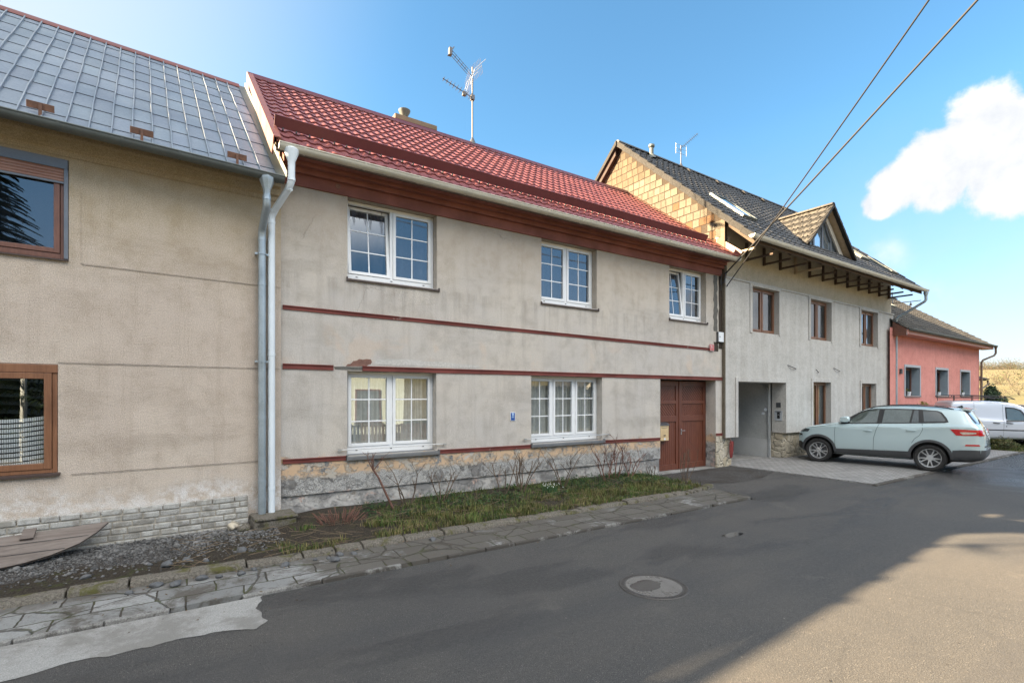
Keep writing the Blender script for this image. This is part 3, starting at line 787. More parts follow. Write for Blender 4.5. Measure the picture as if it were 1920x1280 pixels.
def window(par, x0, x1, z0, z1, y, nsash, mats, muntins=(2, 3), tilt=None, base=.085, curtain='curtain', sill=None, rail=None, name='window', cap=True, drape=None, widths=None, rw=.055):
    """casement window: outer frame with mullions; sashes, panes, sill and net curtain are its sub-parts. y is the face of the frame"""
    fm, gm = mats
    b = MB(); fw = .05
    b.box(x0, x0+fw, y, y+.075, z0, z1); b.box(x1-fw, x1, y, y+.075, z0, z1)
    b.box(x0+fw, x1-fw, y, y+.075, z1-fw, z1); b.box(x0+fw, x1-fw, y-.004, y+.075, z0, z0+fw+base)
    widths = widths or [1]*nsash; tot = sum(widths); xs = [x0+fw]
    for wd in widths: xs.append(xs[-1] + (x1-x0-2*fw)*wd/tot)
    for xx in xs[1:-1]: b.box(xx-.028, xx+.028, y-.001, y+.07, z0+fw+base, z1-fw)
    if cap:
        for k in range(3):
            xx = x0 + (x1-x0)*(.12+.38*k); b.box(xx-.02, xx+.02, y-.012, y-.004, z0+.062, z0+.076, 1)
    fr = b.build(name, [fm, M['cladding']], par, bevel=.004)
    for k in range(nsash):
        a, c = xs[k]+(.03 if k else .004), xs[k+1]-(.03 if k < nsash-1 else .004); lo, hi = z0+fw+base+.002, z1-fw-.002
        b = MB(); ya, yb = y-.016, y+.05
        b.box(a, a+rw, ya, yb, lo, hi); b.box(c-rw, c, ya, yb, lo, hi)
        b.box(a+rw, c-rw, ya, yb, lo, lo+rw); b.box(a+rw, c-rw, ya, yb, hi-rw, hi)
        g = MB(); gy = y+.018
        g.quad((a+rw,gy,lo+rw), (c-rw,gy,lo+rw), (c-rw,gy,hi-rw), (a+rw,gy,hi-rw))
        mu, mv = muntins
        for i in range(1, mu):
            xx = a+rw + (c-a-2*rw)*i/mu; b.box(xx-.011, xx+.011, gy-.008, gy-.002, lo+rw, hi-rw, 1)
        for j in range(1, mv):
            zz = lo+rw + (hi-lo-2*rw)*j/mv; b.box(a+rw, c-rw, gy-.0085, gy-.0025, zz-.011, zz+.011, 1)
        if tilt == k:
            rm = Matrix.Translation((0, y+.05, lo)) @ Matrix.Rotation(R(-6.0), 4, 'X') @ Matrix.Translation((0, -y-.05, -lo))
            for q in (b, g): q.v = [tuple(rm @ Vector(v)) for v in q.v]
        b.build('sash', [fm, M['muntin']], fr, bevel=.004)
        g.build('pane', gm, fr)
    if curtain:
        b = MB(); n = 90; yc = y+.13
        for i in range(n+1):
            xx = x0+.01 + (x1-x0-.02)*i/n
            dy = .018*math.sin(i*1.15)+.012*math.sin(i*.43+1)+.015*noise.noise(Vector((i*.15, x0, 0)))
            b.v += [(xx, yc+dy, z0+.02), (xx, yc+dy*.7, z1-.02)]
        for i in range(n): b.f.append([2*i, 2*i+2, 2*i+3, 2*i+1]); b.mi.append(0); b.col.append(None)
        b.build('net_curtain', M[curtain], fr, smooth=True)
    if sill:
        m, dp, th, yw = sill
        b = MB(); b.extr([(y-.002, z0+.012), (yw-dp, z0-.02), (yw-dp, z0-.02-th), (yw-dp+.012, z0-.02-th), (yw-.004, z0-.018), (y-.002, z0-.004)], x0-.012, x1+.035, 'x')
        for xx in (x0-.022, x1+.033): b.box(xx, xx+.018, yw-dp-.006, yw+.004, z0-.028-th, z0+.012)
        b.build('sill', m, fr, bevel=.003)
    if rail:
        xa, xb, zr, yr = rail
        b = MB(); b.tube([(xa, yr, zr), (xb, yr, zr+.006)], .0085, 8)
        for xx in (xa+.03, xb-.03): b.tube([(xx, yr, zr), (xx, .03, zr)], .008, 6); b.box(xx-.03, xx+.03, yr-.014, yr+.014, zr-.017, zr+.017)
        b.build('safety_bar', M['steel'], fr)
    # unlit room behind
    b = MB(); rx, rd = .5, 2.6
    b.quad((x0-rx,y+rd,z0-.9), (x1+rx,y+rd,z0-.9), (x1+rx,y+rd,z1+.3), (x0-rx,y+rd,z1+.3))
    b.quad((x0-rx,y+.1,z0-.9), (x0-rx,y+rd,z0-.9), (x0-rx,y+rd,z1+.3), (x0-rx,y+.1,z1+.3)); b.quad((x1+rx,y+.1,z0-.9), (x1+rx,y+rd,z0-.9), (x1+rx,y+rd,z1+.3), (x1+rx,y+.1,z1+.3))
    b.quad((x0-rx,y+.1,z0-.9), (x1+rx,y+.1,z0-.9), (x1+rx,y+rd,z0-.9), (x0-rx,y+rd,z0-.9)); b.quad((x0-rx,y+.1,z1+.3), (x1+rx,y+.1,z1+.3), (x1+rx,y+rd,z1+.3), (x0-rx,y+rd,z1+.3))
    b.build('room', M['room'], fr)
    return fr

# ================================================================= the middle house (No. 71)
H = root('row_house', 'grey two-storey house with glossy red tiled roof, maroon cornice and white lattice windows', 'house', (0, 0, 0), 0, 'terraced houses along the street', (7.1, 0, 0))
X0, X1 = 1.22, 13.05
UW = [(2.29, 3.985), (6.487, 8.126), (10.72, 12.285)]
ops = [(a, c, 4.155, 5.575, .17) for a, c in UW] + [(2.285, 3.975, 1.04, 2.53, .17), (6.214, 8.298, 1.04, 2.53, .19), (10.361, 12.727, -.3, 2.535, .36)]
b = MB(); wall_face(b, X0, X1, .44, 6.05, 0, ops, .17)
wall_face(b, X0, X1, -.35, .44, .035, [(10.361, 12.727, -.4, .5, .325)], .3)
for xa, xb in ((X0, 10.361), (12.727, X1)): b.quad((xa, 0, .44), (xa, .035, .44), (xb, .035, .44), (xb, 0, .44))
b.quad((X0, 0, .44), (X0, 7.5, .44), (X0, 7.5, 6.05), (X0, 0, 6.05))
b.build('wall', M['grey'], H)
b = MB(); b.quad((X0+.02,7.5,-.3), (X1,7.5,-.3), (X1,7.5,6), (X0+.02,7.5,6)); b.quad((X0,.04,-.3),(X0,7.5,-.3),(X0,7.5,.43),(X0,.04,.43))
b.quad((X0+.05,.4,6.05), (X1,.4,6.05), (X1,7.5,6.05), (X0+.05,7.5,6.05)); b.build('rear_wall', M['room'], H)

# gable upstand over the lower neighbour roof
RY, RZ, EY, EZ = 3.78, 9.30, -.46, 6.02
sl = (RZ-EZ)/(RY-EY)
b = MB(); b.extr([(-.02, 5.3), (-.02, EZ+sl*(-.02-EY)-.10), (RY, RZ-.10), (7.6, 6.0), (7.6, 5.3)], X0-.02, X0-.001, 'x')
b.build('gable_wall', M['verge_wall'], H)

b = MB(); tile_slope(b, 1.10, X1+.02, EY, EZ, RY, RZ, .205, .345, .022, .024, 'wave', 9, jit=.003)
b.quad((1.1, RY, RZ), (X1, RY, RZ), (X1, 8.0, 6.02), (1.1, 8.0, 6.02))
roof = b.build('roof', M['red_tile'], H, auto=38)
b = MB(); b.quad((1.06, EY, EZ-.03), (X1, EY, EZ-.03), (X1, RY, RZ-.03), (1.06, RY, RZ-.03)); b.box(1.1, X1, EY+.05, EY+.08, EZ-.12, EZ+.01); b.build('roof_boards', M['timber'], roof)
b = MB()
ang = math.atan2(RZ-EZ, RY-EY)
for k in range(6):
    xa = 1.06 + k*2.0; xb = min(X1+.02, xa+2.01)
    prof = [(RY-.16, RZ-.085), (RY-.13, RZ-.03), (RY-.06, RZ+.062), (RY, RZ+.085), (RY+.06, RZ+.062), (RY+.16, RZ-.085)]
    b.extr(prof, xa, xb, 'x')
for k in range(56):
    xx = 1.25+k*.208; b.box(xx-.012, xx+.012, RY-.175, RY-.12, RZ-.10, RZ-.05)
b.build('ridge_cap', M['red_trim'], roof, bevel=.006)
b = MB()  # verge flashing
d = Vector((0, RY-EY, RZ-EZ)).normalized(); nn = Vector((0, -d.z, d.y))
def vp(t, h): p = Vector((0, EY, EZ)) + d*t + nn*h; return p
Ls = math.hypot(RY-EY, RZ-EZ)
for (xa, xb, h0, h1) in ((1.045, 1.062, -.20, .075), (1.062, 1.16, .055, .075)):
    vs = [];
    for t in (-.03, Ls+.05):
        for x in (xa, xb):
            for h in (h0, h1): p = vp(t, h); vs.append((x, p.y, p.z))
    b.add(vs, [(0,1,3,2), (4,6,7,5), (0,4,5,1), (2,3,7,6), (0,2,6,4), (1,5,7,3)])
b.build('verge_flashing', M['salmon_trim'], roof, bevel=.003)
b = MB()  # end flashing against the brick gable
vs = []
for t in (-.05, Ls):
    for (x, h) in ((X1-.16, .055), (X1-.005, .075), (X1-.005, .22), (X1-.02, .22)): p = vp(t, h); vs.append((x, p.y, p.z))
b.add(vs, [(0,1,5,4), (1,2,6,5), (2,3,7,6)]); b.build('wall_flashing', M['salmon_trim'], roof)
# snow guard: folded sheet on brackets above the eave
b = MB(); t0 = .70
for k in range(6):
    xa = 1.13+k*2.0; xb = min(12.35, xa+2.005); o = .004*(k % 2)
    pr = [vp(t0, .05+o), vp(t0+.015, .235+o), vp(t0+.035, .235+o), vp(t0+.018, .05+o)]
    b.extr([(p.y, p.z) for p in pr], xa, xb, 'x')
gd = b.build('snow_guard', M['red_trim'], roof, bevel=.003)
for k in range(55):
    b = MB(); xx = 1.25+k*.205; p = vp(t0-.03, .045)
    b.box(xx, xx+.02, p.y-.02, p.y+.02, p.z-.01, p.z+.022); b.build('bracket', M['black'], gd)

# layered cornice
b = MB()
pr = [(.02, 5.572), (-.035, 5.572), (-.035, 5.735), (-.028, 5.74), (-.028, 5.765), (-.105, 5.765), (-.105, 5.83), (-.095, 5.835), (-.095, 5.858), (-.20, 5.858), (-.20, 5.90), (-.19, 5.905), (-.19, 5.925), (-.36, 5.925), (-.36, 6.06), (.02, 6.06)]
b.extr(pr, X0+.02, 12.98, 'x'); b.build('cornice', M['maroon'], H, bevel=.006)
b = MB(); b.tube([(2.12, -.03, 5.70), (2.12, -.05, 5.70)], .042, 14); b.build('cornice_patch', M['red_brick'], H)
# string courses
def course(xa, xb, za, zb, th, nm='string_course', top=None):
    b = MB(); n = int((xb-xa)/.35)+1
    for (y0, y1, za_, zb_, h0, h1) in ((-.018, .01, za, zb, -th, 0), (-.032, .01, za, zb, 0, .018)):
        vs = []
        for k in range(n+1):
            x = xa+(xb-xa)*k/n; z = za_+(zb_-za_)*k/n; q = .006*noise.noise(Vector((x*2, za, 0)))
            vs += [(x, y0+q*.5, z+h0+q), (x, y0+q*.5, z+h1), (x, y1, z+h1), (x, y1, z+h0)]
        fs = [(0,1,2,3), tuple(n*4+i for i in (3,2,1,0))]
        for k in range(n):
            for i in range(4): fs.append((k*4+i, (k+1)*4+i, (k+1)*4+(i+1)%4, k*4+(i+1)%4))
        b.add(vs, fs)
    return b.build(nm, M['band'], H)
course(X0+.03, 12.62, 3.560, 3.432, .052)
course(X0+.03, 2.05, 2.604, 2.602, .07); course(2.55, X1-.02, 2.604, 2.612, .07)
course(X0+.03, 2.26, 1.036, 1.032, .06); course(4.02, 6.19, 1.03, 1.012, .06); course(8.34, 10.34, 1.005, .975, .06)

# patches where render has fallen off
def patch(nm, pts, m, y, rim=None):
    b = MB(); n = len(pts)
    b.poly([(x, y, z) for x, z in pts]); 
    return b.build(nm, m, H)
patch('exposed_brick', [(2.26,2.61),(2.29,2.645),(2.345,2.655),(2.39,2.705),(2.45,2.715),(2.49,2.745),(2.56,2.735),(2.62,2.75),(2.70,2.745),(2.72,2.70),(2.70,2.66),(2.66,2.65),(2.62,2.62),(2.5,2.615)], M['red_brick'], -.004)
patch('exposed_brick', [(2.06,2.595),(2.2,2.602),(2.4,2.60),(2.57,2.607),(2.56,2.55),(2.3,2.545),(2.08,2.55)], M['dark_mortar'], -.005)
patch('skim_patch', [(2.76,2.66),(2.80,2.74),(3.0,2.765),(3.4,2.77),(3.75,2.745),(4.1,2.75),(4.5,2.72),(4.9,2.71),(4.95,2.66),(4.4,2.645),(3.8,2.655),(3.2,2.65)], M['skim'], -.004)
patch('skim_patch', [(3.05,4.06),(3.5,4.09),(3.9,4.08),(4.05,3.98),(3.9,3.86),(3.55,3.80),(3.2,3.88)], M['grey'], -.003)
def rag(xa, xb, za, zb, seed, n=16, amp=.05):
    L = [(xa+amp*noise.noise(Vector((k*.6, seed, 0)))*1.4, za+(zb-za)*k/n) for k in range(n+1)]
    Rr = [(xb+amp*noise.noise(Vector((k*.6, seed+9, 0)))*1.4, za+(zb-za)*k/n) for k in range(n+1)]
    return L + Rr[::-1]
patch('mortar_patch', rag(12.62, 12.80, 3.95, 5.56, 2), M['dark_mortar'], -.005)
patch('mortar_patch', rag(12.86, 13.04, 3.45, 5.56, 4, amp=.025), M['mortar'], -.004)
patch('mortar_patch', rag(12.64, 12.84, 3.37, 3.64, 6, 8, .03), M['mortar'], -.0045)
b = MB(); b.box(12.725, X1-.01, -.012, .02, -.1, .92); b.box(12.745, X1-.02, -.03, -.010, .02, .42)
b.build('pier_stones', M['rubble'], H, bevel=.03)
course(12.74, X1-.02, .985, .985, .06)

PV = (M['pvc'], M['glass'])
for k, (xa, xb) in enumerate(UW):
    window(H, xa+.003, xb-.003, 4.158, 5.572, .17, 2, PV, tilt=(0 if k != 1 else None), sill=(M['brown_sill'], .035, .03, 0), base=.06, curtain='curtain_sheer')
window(H, 2.288, 3.972, 1.045, 2.527, .17, 2, PV, sill=(M['alu_sill'], .06, .06, 0), rail=(2.12, 4.16, 1.155, -.05))
window(H, 6.217, 8.295, 1.045, 2.527, .19, 3, PV, sill=(M['alu_sill'], .06, .06, 0), rail=(6.0, 8.50, 1.155, -.05))

# double gate with herringbone upper panels
def leaf(xa, xb, rise):
    y = .35; b = MB(); z0, z1 = .03, 2.50; st = .115
    for a, c in ((xa, xa+st), (xb-st, xb)): b.box(a, c, y-.03, y+.04, z0, z1)
    rails = [(z0, z0+.16), (1.37, 1.53), (1.86, 1.95), (2.36, z1)]
    for a, c in rails: b.box(xa+st, xb-st, y-.029, y+.04, a, c)
    lf = b.build('gate_leaf', M['gate_wood'], H, bevel=.006)
    p = MB(); n = 11
    wdt = (xb-xa-2*st)/n
    for k in range(n): p.box(xa+st+k*wdt+.0025, xa+st+(k+1)*wdt-.0025, y-.004, y+.02, z0+.16, 1.37)
    p.box(xa+st, xb-st, y+.02, y+.03, z0+.16, 1.37)
    p.build('plank_panel', M['gate_wood'], lf, bevel=.004)
    for (za, zb, s) in ((1.53, 1.86, rise), (1.95, 2.36, rise)):
        p = MB(); s = s if za < 1.9 else -s
        p.box(xa+st, xb-st, y+.012, y+.03, za, zb, 1)
        wv = .070; hgt = zb-za; xw = xb-xa-2*st
        for k in range(-8, 28):
            # slanted boards clipped to the panel
            q = [(k*wv*1.414, 0), (k*wv*1.414+wv*1.414-.016, 0), (k*wv*1.414+wv*1.414-.016+hgt, hgt), (k*wv*1.414+hgt, hgt)]
            pts = []
            poly = q
            for side, lim in ((0, 0.), (1, xw)):
                out = []
                for i in range(len(poly)):
                    A, B = poly[i], poly[(i+1) % len(poly)]
                    ina = A[0] >= lim if side == 0 else A[0] <= lim; inb = B[0] >= lim if side == 0 else B[0] <= lim
                    if ina: out.append(A)
                    if ina != inb:
                        t_ = (lim-A[0])/(B[0]-A[0]); out.append((lim, A[1]+t_*(B[1]-A[1])))
                poly = out
                if not poly: break
            if len(poly) < 3: continue
            pts = [((xa+st+u) if s > 0 else (xb-st-u), za+v) for u, v in poly]
            if s < 0: pts = pts[::-1]
            p.extr(pts, y-.006, y+.012, 'y')
        p.build('herringbone_panel', [M['gate_wood'], M['gate_groove']], lf)
    return lf
lf = leaf(10.375, 11.50, -1); lf2 = leaf(11.53, 12.715, 1)
b = MB(); b.box(11.495, 11.545, .30, .36, .03, 2.50); b.build('cover_strip', M['gate_wood'], lf2, bevel=.006)
b = MB(); b.box(11.585, 11.615, .305, .325, 1.0, 1.16); b.tube([(11.60,.315,1.11), (11.60,.27,1.11), (11.71,.268,1.11)], .009, 8); b.build('handle', M['steel'], lf2)
for zz in (.35, 1.72): 
    b = MB(); b.tube([(12.722,.31,zz-.06), (12.722,.31,zz+.06)], .014, 8); b.build('hinge', M['steel'] if zz > 1 else M['dark_steel'], lf2)
b = MB(); b.box(10.361, 12.727, .02, .9, -.2, .025); b.build('threshold', M['pale_concrete'], H)

# gutter and white downpipe
b = MB(); gutter(b, 1.12, 13.02, -.54, 5.955, .082); gt = b.build('gutter', M['cream_gutter'], H, auto=35)
def pipe(b, path, r, rings=(), n=14, mi=0):
    b.tube(path, r, n, mi)
    for p, dr in rings:
        d_ = Vector(dr).normalized()*.022; b.tube([Vector(p)-d_, Vector(p)+d_], r*1.09, n, mi)
b = MB()
b.lathe([(.052,-.10),(.055,-.02),(.10,.10),(.108,.16),(.06,.20)], Matrix.Translation((1.30,-.54,5.74)), 4*5)
pipe(b, [(1.30,-.54,5.72),(1.30,-.54,5.46),(1.295,-.53,5.40),(1.26,-.46,5.30),(1.12,-.23,5.06),(1.075,-.15,4.96),(1.068,-.14,4.88),(1.068,-.14,.2)], .052,
     [((1.30,-.54,5.44),(0,0,1)), ((1.27,-.47,5.31),(.3,.5,-.5)), ((1.10,-.2,5.03),(.3,.5,-.5)), ((1.068,-.14,4.85),(0,0,1)), ((1.068,-.14,2.75),(0,0,1)), ((1.068,-.14,.62),(0,0,1))])
b.build('downpipe', M['white_pipe'], H, auto=40)

# chimney behind the ridge with a cowl
b = MB(); b.box(4.78, 5.78, 4.35, 4.85, 8.4, 9.62)
ch = b.build('chimney', simple('chimney_brick', (.14,.105,.07), .9, 0, .3, 9., .5, 40, .01), roof)
b = MB(); b.box(4.70, 5.86, 4.27, 4.93, 9.62, 9.66); b.box(4.66, 5.90, 4.23, 4.97, 9.66, 9.80); b.build('chimney_cap', simple('sandy_concrete', (.17,.13,.085), .9, 0, .2, 5., .4, 60, .006), ch, bevel=.012)
b = MB(); b.lathe([(.0,.0),(.075,.0),(.075,.16)], Matrix.Translation((5.06,4.6,9.80)), 16); 
b.lathe([(.06,.14),(.155,.30),(.17,.35),(.15,.365),(.0,.40)], Matrix.Translation((5.06,4.6,9.80)), 18)
for k in range(3):
    a = k*2.09+.4; b.bar((5.06+.075*math.cos(a),4.6+.075*math.sin(a),9.9), (5.06+.15*math.cos(a),4.6+.15*math.sin(a),10.14), .018, .008)
b.build('cowl', M['zinc'], ch, auto=40)

# ================================================================= fixtures on the middle house
P = root('house_number_sign', 'small red enamel house number plate reading 71 on the upper red band', 'number sign', (12.49, 0, 3.40))
b = MB(); b.extr([(-.10,.0),(-.085,-.03),(.085,-.03),(.10,.0),(.10,.135),(.085,.16),(-.085,.16),(-.10,.135)], -.045, -.037, 'y'); b.build('plate', M['red_enamel'], P, bevel=.002)
b = MB()
b.extr([(-.088,.0),(-.078,-.02),(.078,-.02),(.088,.0),(.088,.13),(.078,.148),(-.078,.148),(-.088,.13)], -.0465, -.0452, 'y'); b.extr([(-.08,.0),(-.07,-.012),(.07,-.012),(.08,.0),(.08,.128),(.07,.14),(-.07,.14),(-.08,.128)], -.0475, -.0467, 'y', 1)
b.build('border', [M['white_enamel'], M['red_enamel']], P)
vs, fs = text_geo('71', .135); b = MB(); b.add([(v[0], -.0485-v[2], v[1]+.062) for v in vs], fs); b.build('number', M['white_enamel'], P)

P = root('wall_plaque', 'small upright blue enamel plaque with pale symbol beside the lower three-part window', 'plaque', (5.729, 0, 1.566))
b = MB(); b.box(-.060,.060,-.012,-.001,-.005,.177); b.build('border', M['white_enamel'], P, bevel=.004)
b = MB(); b.box(-.050,.050,-.0145,-.0122,.005,.167); b.build('plate', M['blue_sign'], P)
b = MB(); b.extr([(-.026,.152),(-.020,.152),(-.012,.090),(.012,.090),(.020,.152),(.026,.152),(.022,.160),(-.022,.160)], -.0165, -.0147, 'y'); b.extr([(-.017,.152),(.017,.152),(.010,.094),(-.010,.094)], -.0172,-.0167,'y')
b.box(-.030,.030,-.0165,-.0147,.070,.078); b.extr([(-.014,.0695),(.014,.0695),(.004,.052),(-.004,.052)], -.0165,-.0147,'y'); b.build('symbol', simple('pale_blue_symbol', (.42,.58,.80), .4), P)

P = root('meter_box', 'white electricity cabinet on the house corner above the number plate', 'meter box', (12.905, 0, 3.655))
b = MB(); b.box(-.15,.15,-.05,-.001,-.02,.285); b.build('case', M['dark_steel'], P, bevel=.005)
b = MB(); b.box(-.125,.14,-.065,-.0505,-.005,.275); d_ = b.build('door', M['white_enamel'], P, bevel=.004); b = MB(); b.tube([(-.075,-.066,.14),(-.075,-.072,.14)], .016, 10); b.build('lock', M['black'], d_)

P = root('mailbox', 'cream metal letterbox with dark hood hung on the brown gate', 'mailbox', (10.805, .33, .87))
b = MB(); b.box(-.165,.165,-.10,.01,.10,.42); b.build('body', M['brass'], P, bevel=.006)
b = MB(); b.extr([(-.125,.415),(-.115,.44),(.02,.505),(.02,.42)], -.185,.185,'x'); b.build('hood', simple('dark_grey_hood', (.05,.05,.055), .5), P, bevel=.004)
b = MB(); b.box(-.165,.165,-.105,.01,.0,.095); b.build('newspaper_slot', M['brass'], P, bevel=.006)
b = MB(); b.box(-.045,.045,-.103,-.1005,.125,.155); b.box(-.12,.12,-.103,-.1005,.345,.352); b.build('lock_plate', M['ink'], P)
b = MB(); b.lathe([(0,.0),(.035,.0),(.035,.003)], Matrix.Translation((0,-.106,.05)) @ Matrix.Rotation(R(90),4,'X'), 16); b.box(-.06,.06,-.103,-.1005,.372,.376); b.build('emblem', M['white_enamel'], P)

# ================================================================= left house with the sheet metal roof
LA = R(3.8)
LH = root('row_house', 'tan roughcast house with seamed sheet metal roof and brown windows at the left edge', 'house', (1.22, -.03, 0), LA, 'terraced houses along the street', (-4.6, 0, 0))
lx0 = -9.2
ops = [(-4.20, -2.585, 3.86, 5.185, .10), (-4.3, -2.69, 1.08, 2.505, .035), (-8.2, -6.6, 3.86, 5.185, .10), (-8.2, -6.6, 1.08, 2.505, .035)]
b = MB(); wall_face(b, lx0, .0, -.3, 5.75, 0, ops, .1)
b.quad((lx0,0,-.3),(lx0,0,5.75),(lx0,7.2,5.75),(lx0,7.2,-.3)); b.quad((lx0,7.2,-.3),(lx0,7.2,5.7),(-.03,7.2,5.7),(-.03,7.2,-.3)); b.quad((lx0,.3,5.6),(-.03,.3,5.6),(-.03,7.2,5.6),(lx0,7.2,5.6))
b.build('wall', M['tan'], LH)
# scored joints in the roughcast are thin dark strips above a slightly raised lip
for (xa, xb, z) in ((-2.46, -.02, 3.848), (-2.69, -.02, 2.530), (-2.56, -.30, 1.061), (-6.6, -4.2, 3.848), (-6.6, -4.3, 2.53), (-6.6,-4.3,1.061)):
    b = MB(); b.box(xa, xb, -.008, .005, z-.010, z-.003); b.box(xa, xb, -.002, .005, z-.003, z+.003, 1); b.build('render_joint', [M['tan'], M['dark_mortar']], LH)
b = MB(); b.box(-2.468, -2.458, -.006, .005, 3.85, 5.15); b.build('render_joint', [M['tan'], M['dark_mortar']], LH)
b = MB(); b.extr([(.0,5.22),(-.02,5.23),(-.02,5.30),(-.055,5.32),(-.055,5.42),(-.11,5.44),(-.11,5.60),(.0,5.60)], lx0, -.02, 'x'); b.build('cornice', M['tan'], LH, bevel=.012)
# brick plinth, every brick a little out of line
b = MB(); rnd = random.Random(12); z = -.06; row = 0
while z < .47:
    x = lx0 + rnd.uniform(0, .2)
    while x < -.50:
        L = rnd.uniform(.16, .30); L = min(L, -.48-x)
        if L > .05:
            k = rnd.uniform(.78, 1.1); y0 = -.085+rnd.uniform(-.006, .006)
            b.box(x+.006, x+L-.006, y0, -.02, z+.006+rnd.uniform(-.003,.003), z+.081+rnd.uniform(-.003,.003), 0, (k, k*.99, k*.97))
        x += L
    z += .088; row += 1
b.box(lx0, -.49, -.074, .0, -.2, .49, 1); b.build('plinth', [M['plinth_brick'], M['plinth_joint']], LH, bevel=.012)
# roof
LEY, LEZ, LRY, LRZ = -.42, 5.47, 3.52, 8.83
ld = Vector((0, LRY-LEY, LRZ-LEZ)); LL = ld.length; ld.normalize(); ln = Vector((0, -ld.z, ld.y))
def lp(x, t, h): p = Vector((x, LEY, LEZ)) + ld*t + ln*h; return (p.x, p.y, p.z)
b = MB(); sp_ = .222; rnd = random.Random(21); xr = -.14
cols = int((xr-lx0)/sp_)+1
for c_ in range(cols):
    xb = xr-c_*sp_; xa = xb-sp_; ofs = rnd.uniform(-.05, .05); t = 0.; edges = [0.]
    tt = .33+ofs
    while tt < LL-.1: edges.append(tt); tt += .56
    edges.append(LL)
    for i in range(len(edges)-1):
        ta, tb = edges[i], edges[i+1]; k = rnd.uniform(.90, 1.08); kk = (k, k*rnd.uniform(.985,1.015), k)
        n = 4; base = len(b.v)
        for j in range(n+1):
            for q in range(4):
                u = q/3; v = j/n
                h = .010*(1-v) + .010*math.sin(PI*u)*math.sin(PI*v)*rnd.uniform(.2,1.4)
                b.v.append(lp(xa+(xb-xa)*u, ta+(tb-ta)*v, h))
        for j in range(n):
            for q in range(3):
                b.f.append([base+j*4+q, base+j*4+q+1, base+(j+1)*4+q+1, base+(j+1)*4+q]); b.mi.append(0); b.col.append(kk)
        b.quad(lp(xa,ta,-.004), lp(xb,ta,-.004), lp(xb,ta,.010), lp(xa,ta,.010), 0, (.62,.62,.62))
    # standing seam with small kinks, flared at the eave
    path = [lp(xa, -.01, .018)] + [lp(xa+rnd.uniform(-.006,.006), LL*j/14, .030+rnd.uniform(-.004,.004)) for j in range(1, 14)] + [lp(xa, LL, .03)]
    for j in range(len(path)-1):
        A, B = Vector(path[j]), Vector(path[j+1]); wd = .010
        b.add([A-Vector((wd,0,0))-ln*.03, A+Vector((wd,0,0))-ln*.03, B+Vector((wd,0,0))-ln*.03, B-Vector((wd,0,0))-ln*.03, A-Vector((.007,0,0))+ln*.008, A+Vector((.007,0,0))+ln*.008, B+Vector((.007,0,0))+ln*.008, B-Vector((.007,0,0))+ln*.008],
              [(4,5,6,7), (0,4,7,3), (1,2,6,5), (0,1,5,4)], 0, (1.12,1.12,1.1))
b.quad((lx0,LRY,LRZ),(-.14,LRY,LRZ),(-.14,7.5,5.5),(lx0,7.5,5.5),0,(1,1,1))
b.quad(lp(lx0,0,-.03), lp(-.1,0,-.03), lp(-.1,LL,-.03), lp(lx0,LL,-.03), 0, (.3,.3,.3))
lroof = b.build('roof', M['sheet'], LH, auto=30)
b = MB(); b.add([lp(-.145,-.02,.02), lp(-.015,-.02,.03), lp(-.015,LL,.03), lp(-.145,LL,.02), lp(-.015,-.02,.12), lp(-.015,LL,.12)], [(0,1,2,3),(1,4,5,2)]); b.build('side_flashing', M['zinc'], lroof)
b = MB(); b.extr([(LRY-.13, LRZ-.08), (LRY-.10, LRZ-.035), (LRY, LRZ+.06), (LRY+.10, LRZ-.035), (LRY+.13, LRZ-.08)], lx0, -.12, 'x')
b.build('ridge_cap', M['salmon_trim'], lroof, bevel=.005)
for xx in (-.675, -1.813, -2.815, -3.85, -4.9, -5.9):
    b = MB(); p = lp(xx, .10, .0); rm = Matrix.Rotation(R(8), 3, 'X')
    b.obox((p[0], p[1]+.0, p[2]+.125), (.255, .012, .085), rm)
    sg = b.build('snow_stop', M['rust'], lroof, bevel=.002); b = MB(); b.bar((p[0], p[1]-.03, p[2]-.03), (p[0], p[1]-.015, p[2]+.15), .032, .014); b.build('post', M['rust'], sg)
# chimney and aerial stub out of frame to the left
b = MB(); b.box(-7.45, -6.6, LRY-.25, LRY+.25, LRZ-.6, LRZ+.62); b.box(-7.52, -6.53, LRY-.32, LRY+.32, LRZ+.62, LRZ+.72); b.build('chimney', M['mortar'], lroof, bevel=.01)
b = MB(); gutter(b, lx0, -.06, -.50, 5.435, .085, gap=.62); b.build('gutter', M['zinc'], LH, auto=35)
b = MB(); b.lathe([(.05,-.13),(.052,-.02),(.10,.10),(.105,.16),(.07,.2)], Matrix.Translation((-.30,-.50,5.22)), 8)
pipe(b, [(-.30,-.50,5.12),(-.30,-.50,5.0),(-.30,-.47,4.94),(-.30,-.16,4.72),(-.30,-.12,4.65),(-.30,-.115,4.55),(-.30,-.115,.22)], .055, [((-.30,-.5,5.07),(0,0,1)), ((-.30,-.115,4.55),(0,0,1)), ((-.30,-.115,3.85),(0,0,1)), ((-.30,-.115,1.75),(0,0,1)), ((-.30,-.115,.75),(0,0,1))])
for zz in (4.32, 2.63):
    b.lathe([(.056,-.014),(.064,-.014),(.064,.014),(.056,.014)], Matrix.Translation((-.30,-.115,zz)), 16); b.box(-.40,-.20,-.122,-.108,zz-.014,zz+.014); b.box(-.385,-.365,-.12,.01,zz-.008,zz+.008)
b.build('downpipe', M['zinc_pipe'], LH, auto=40)
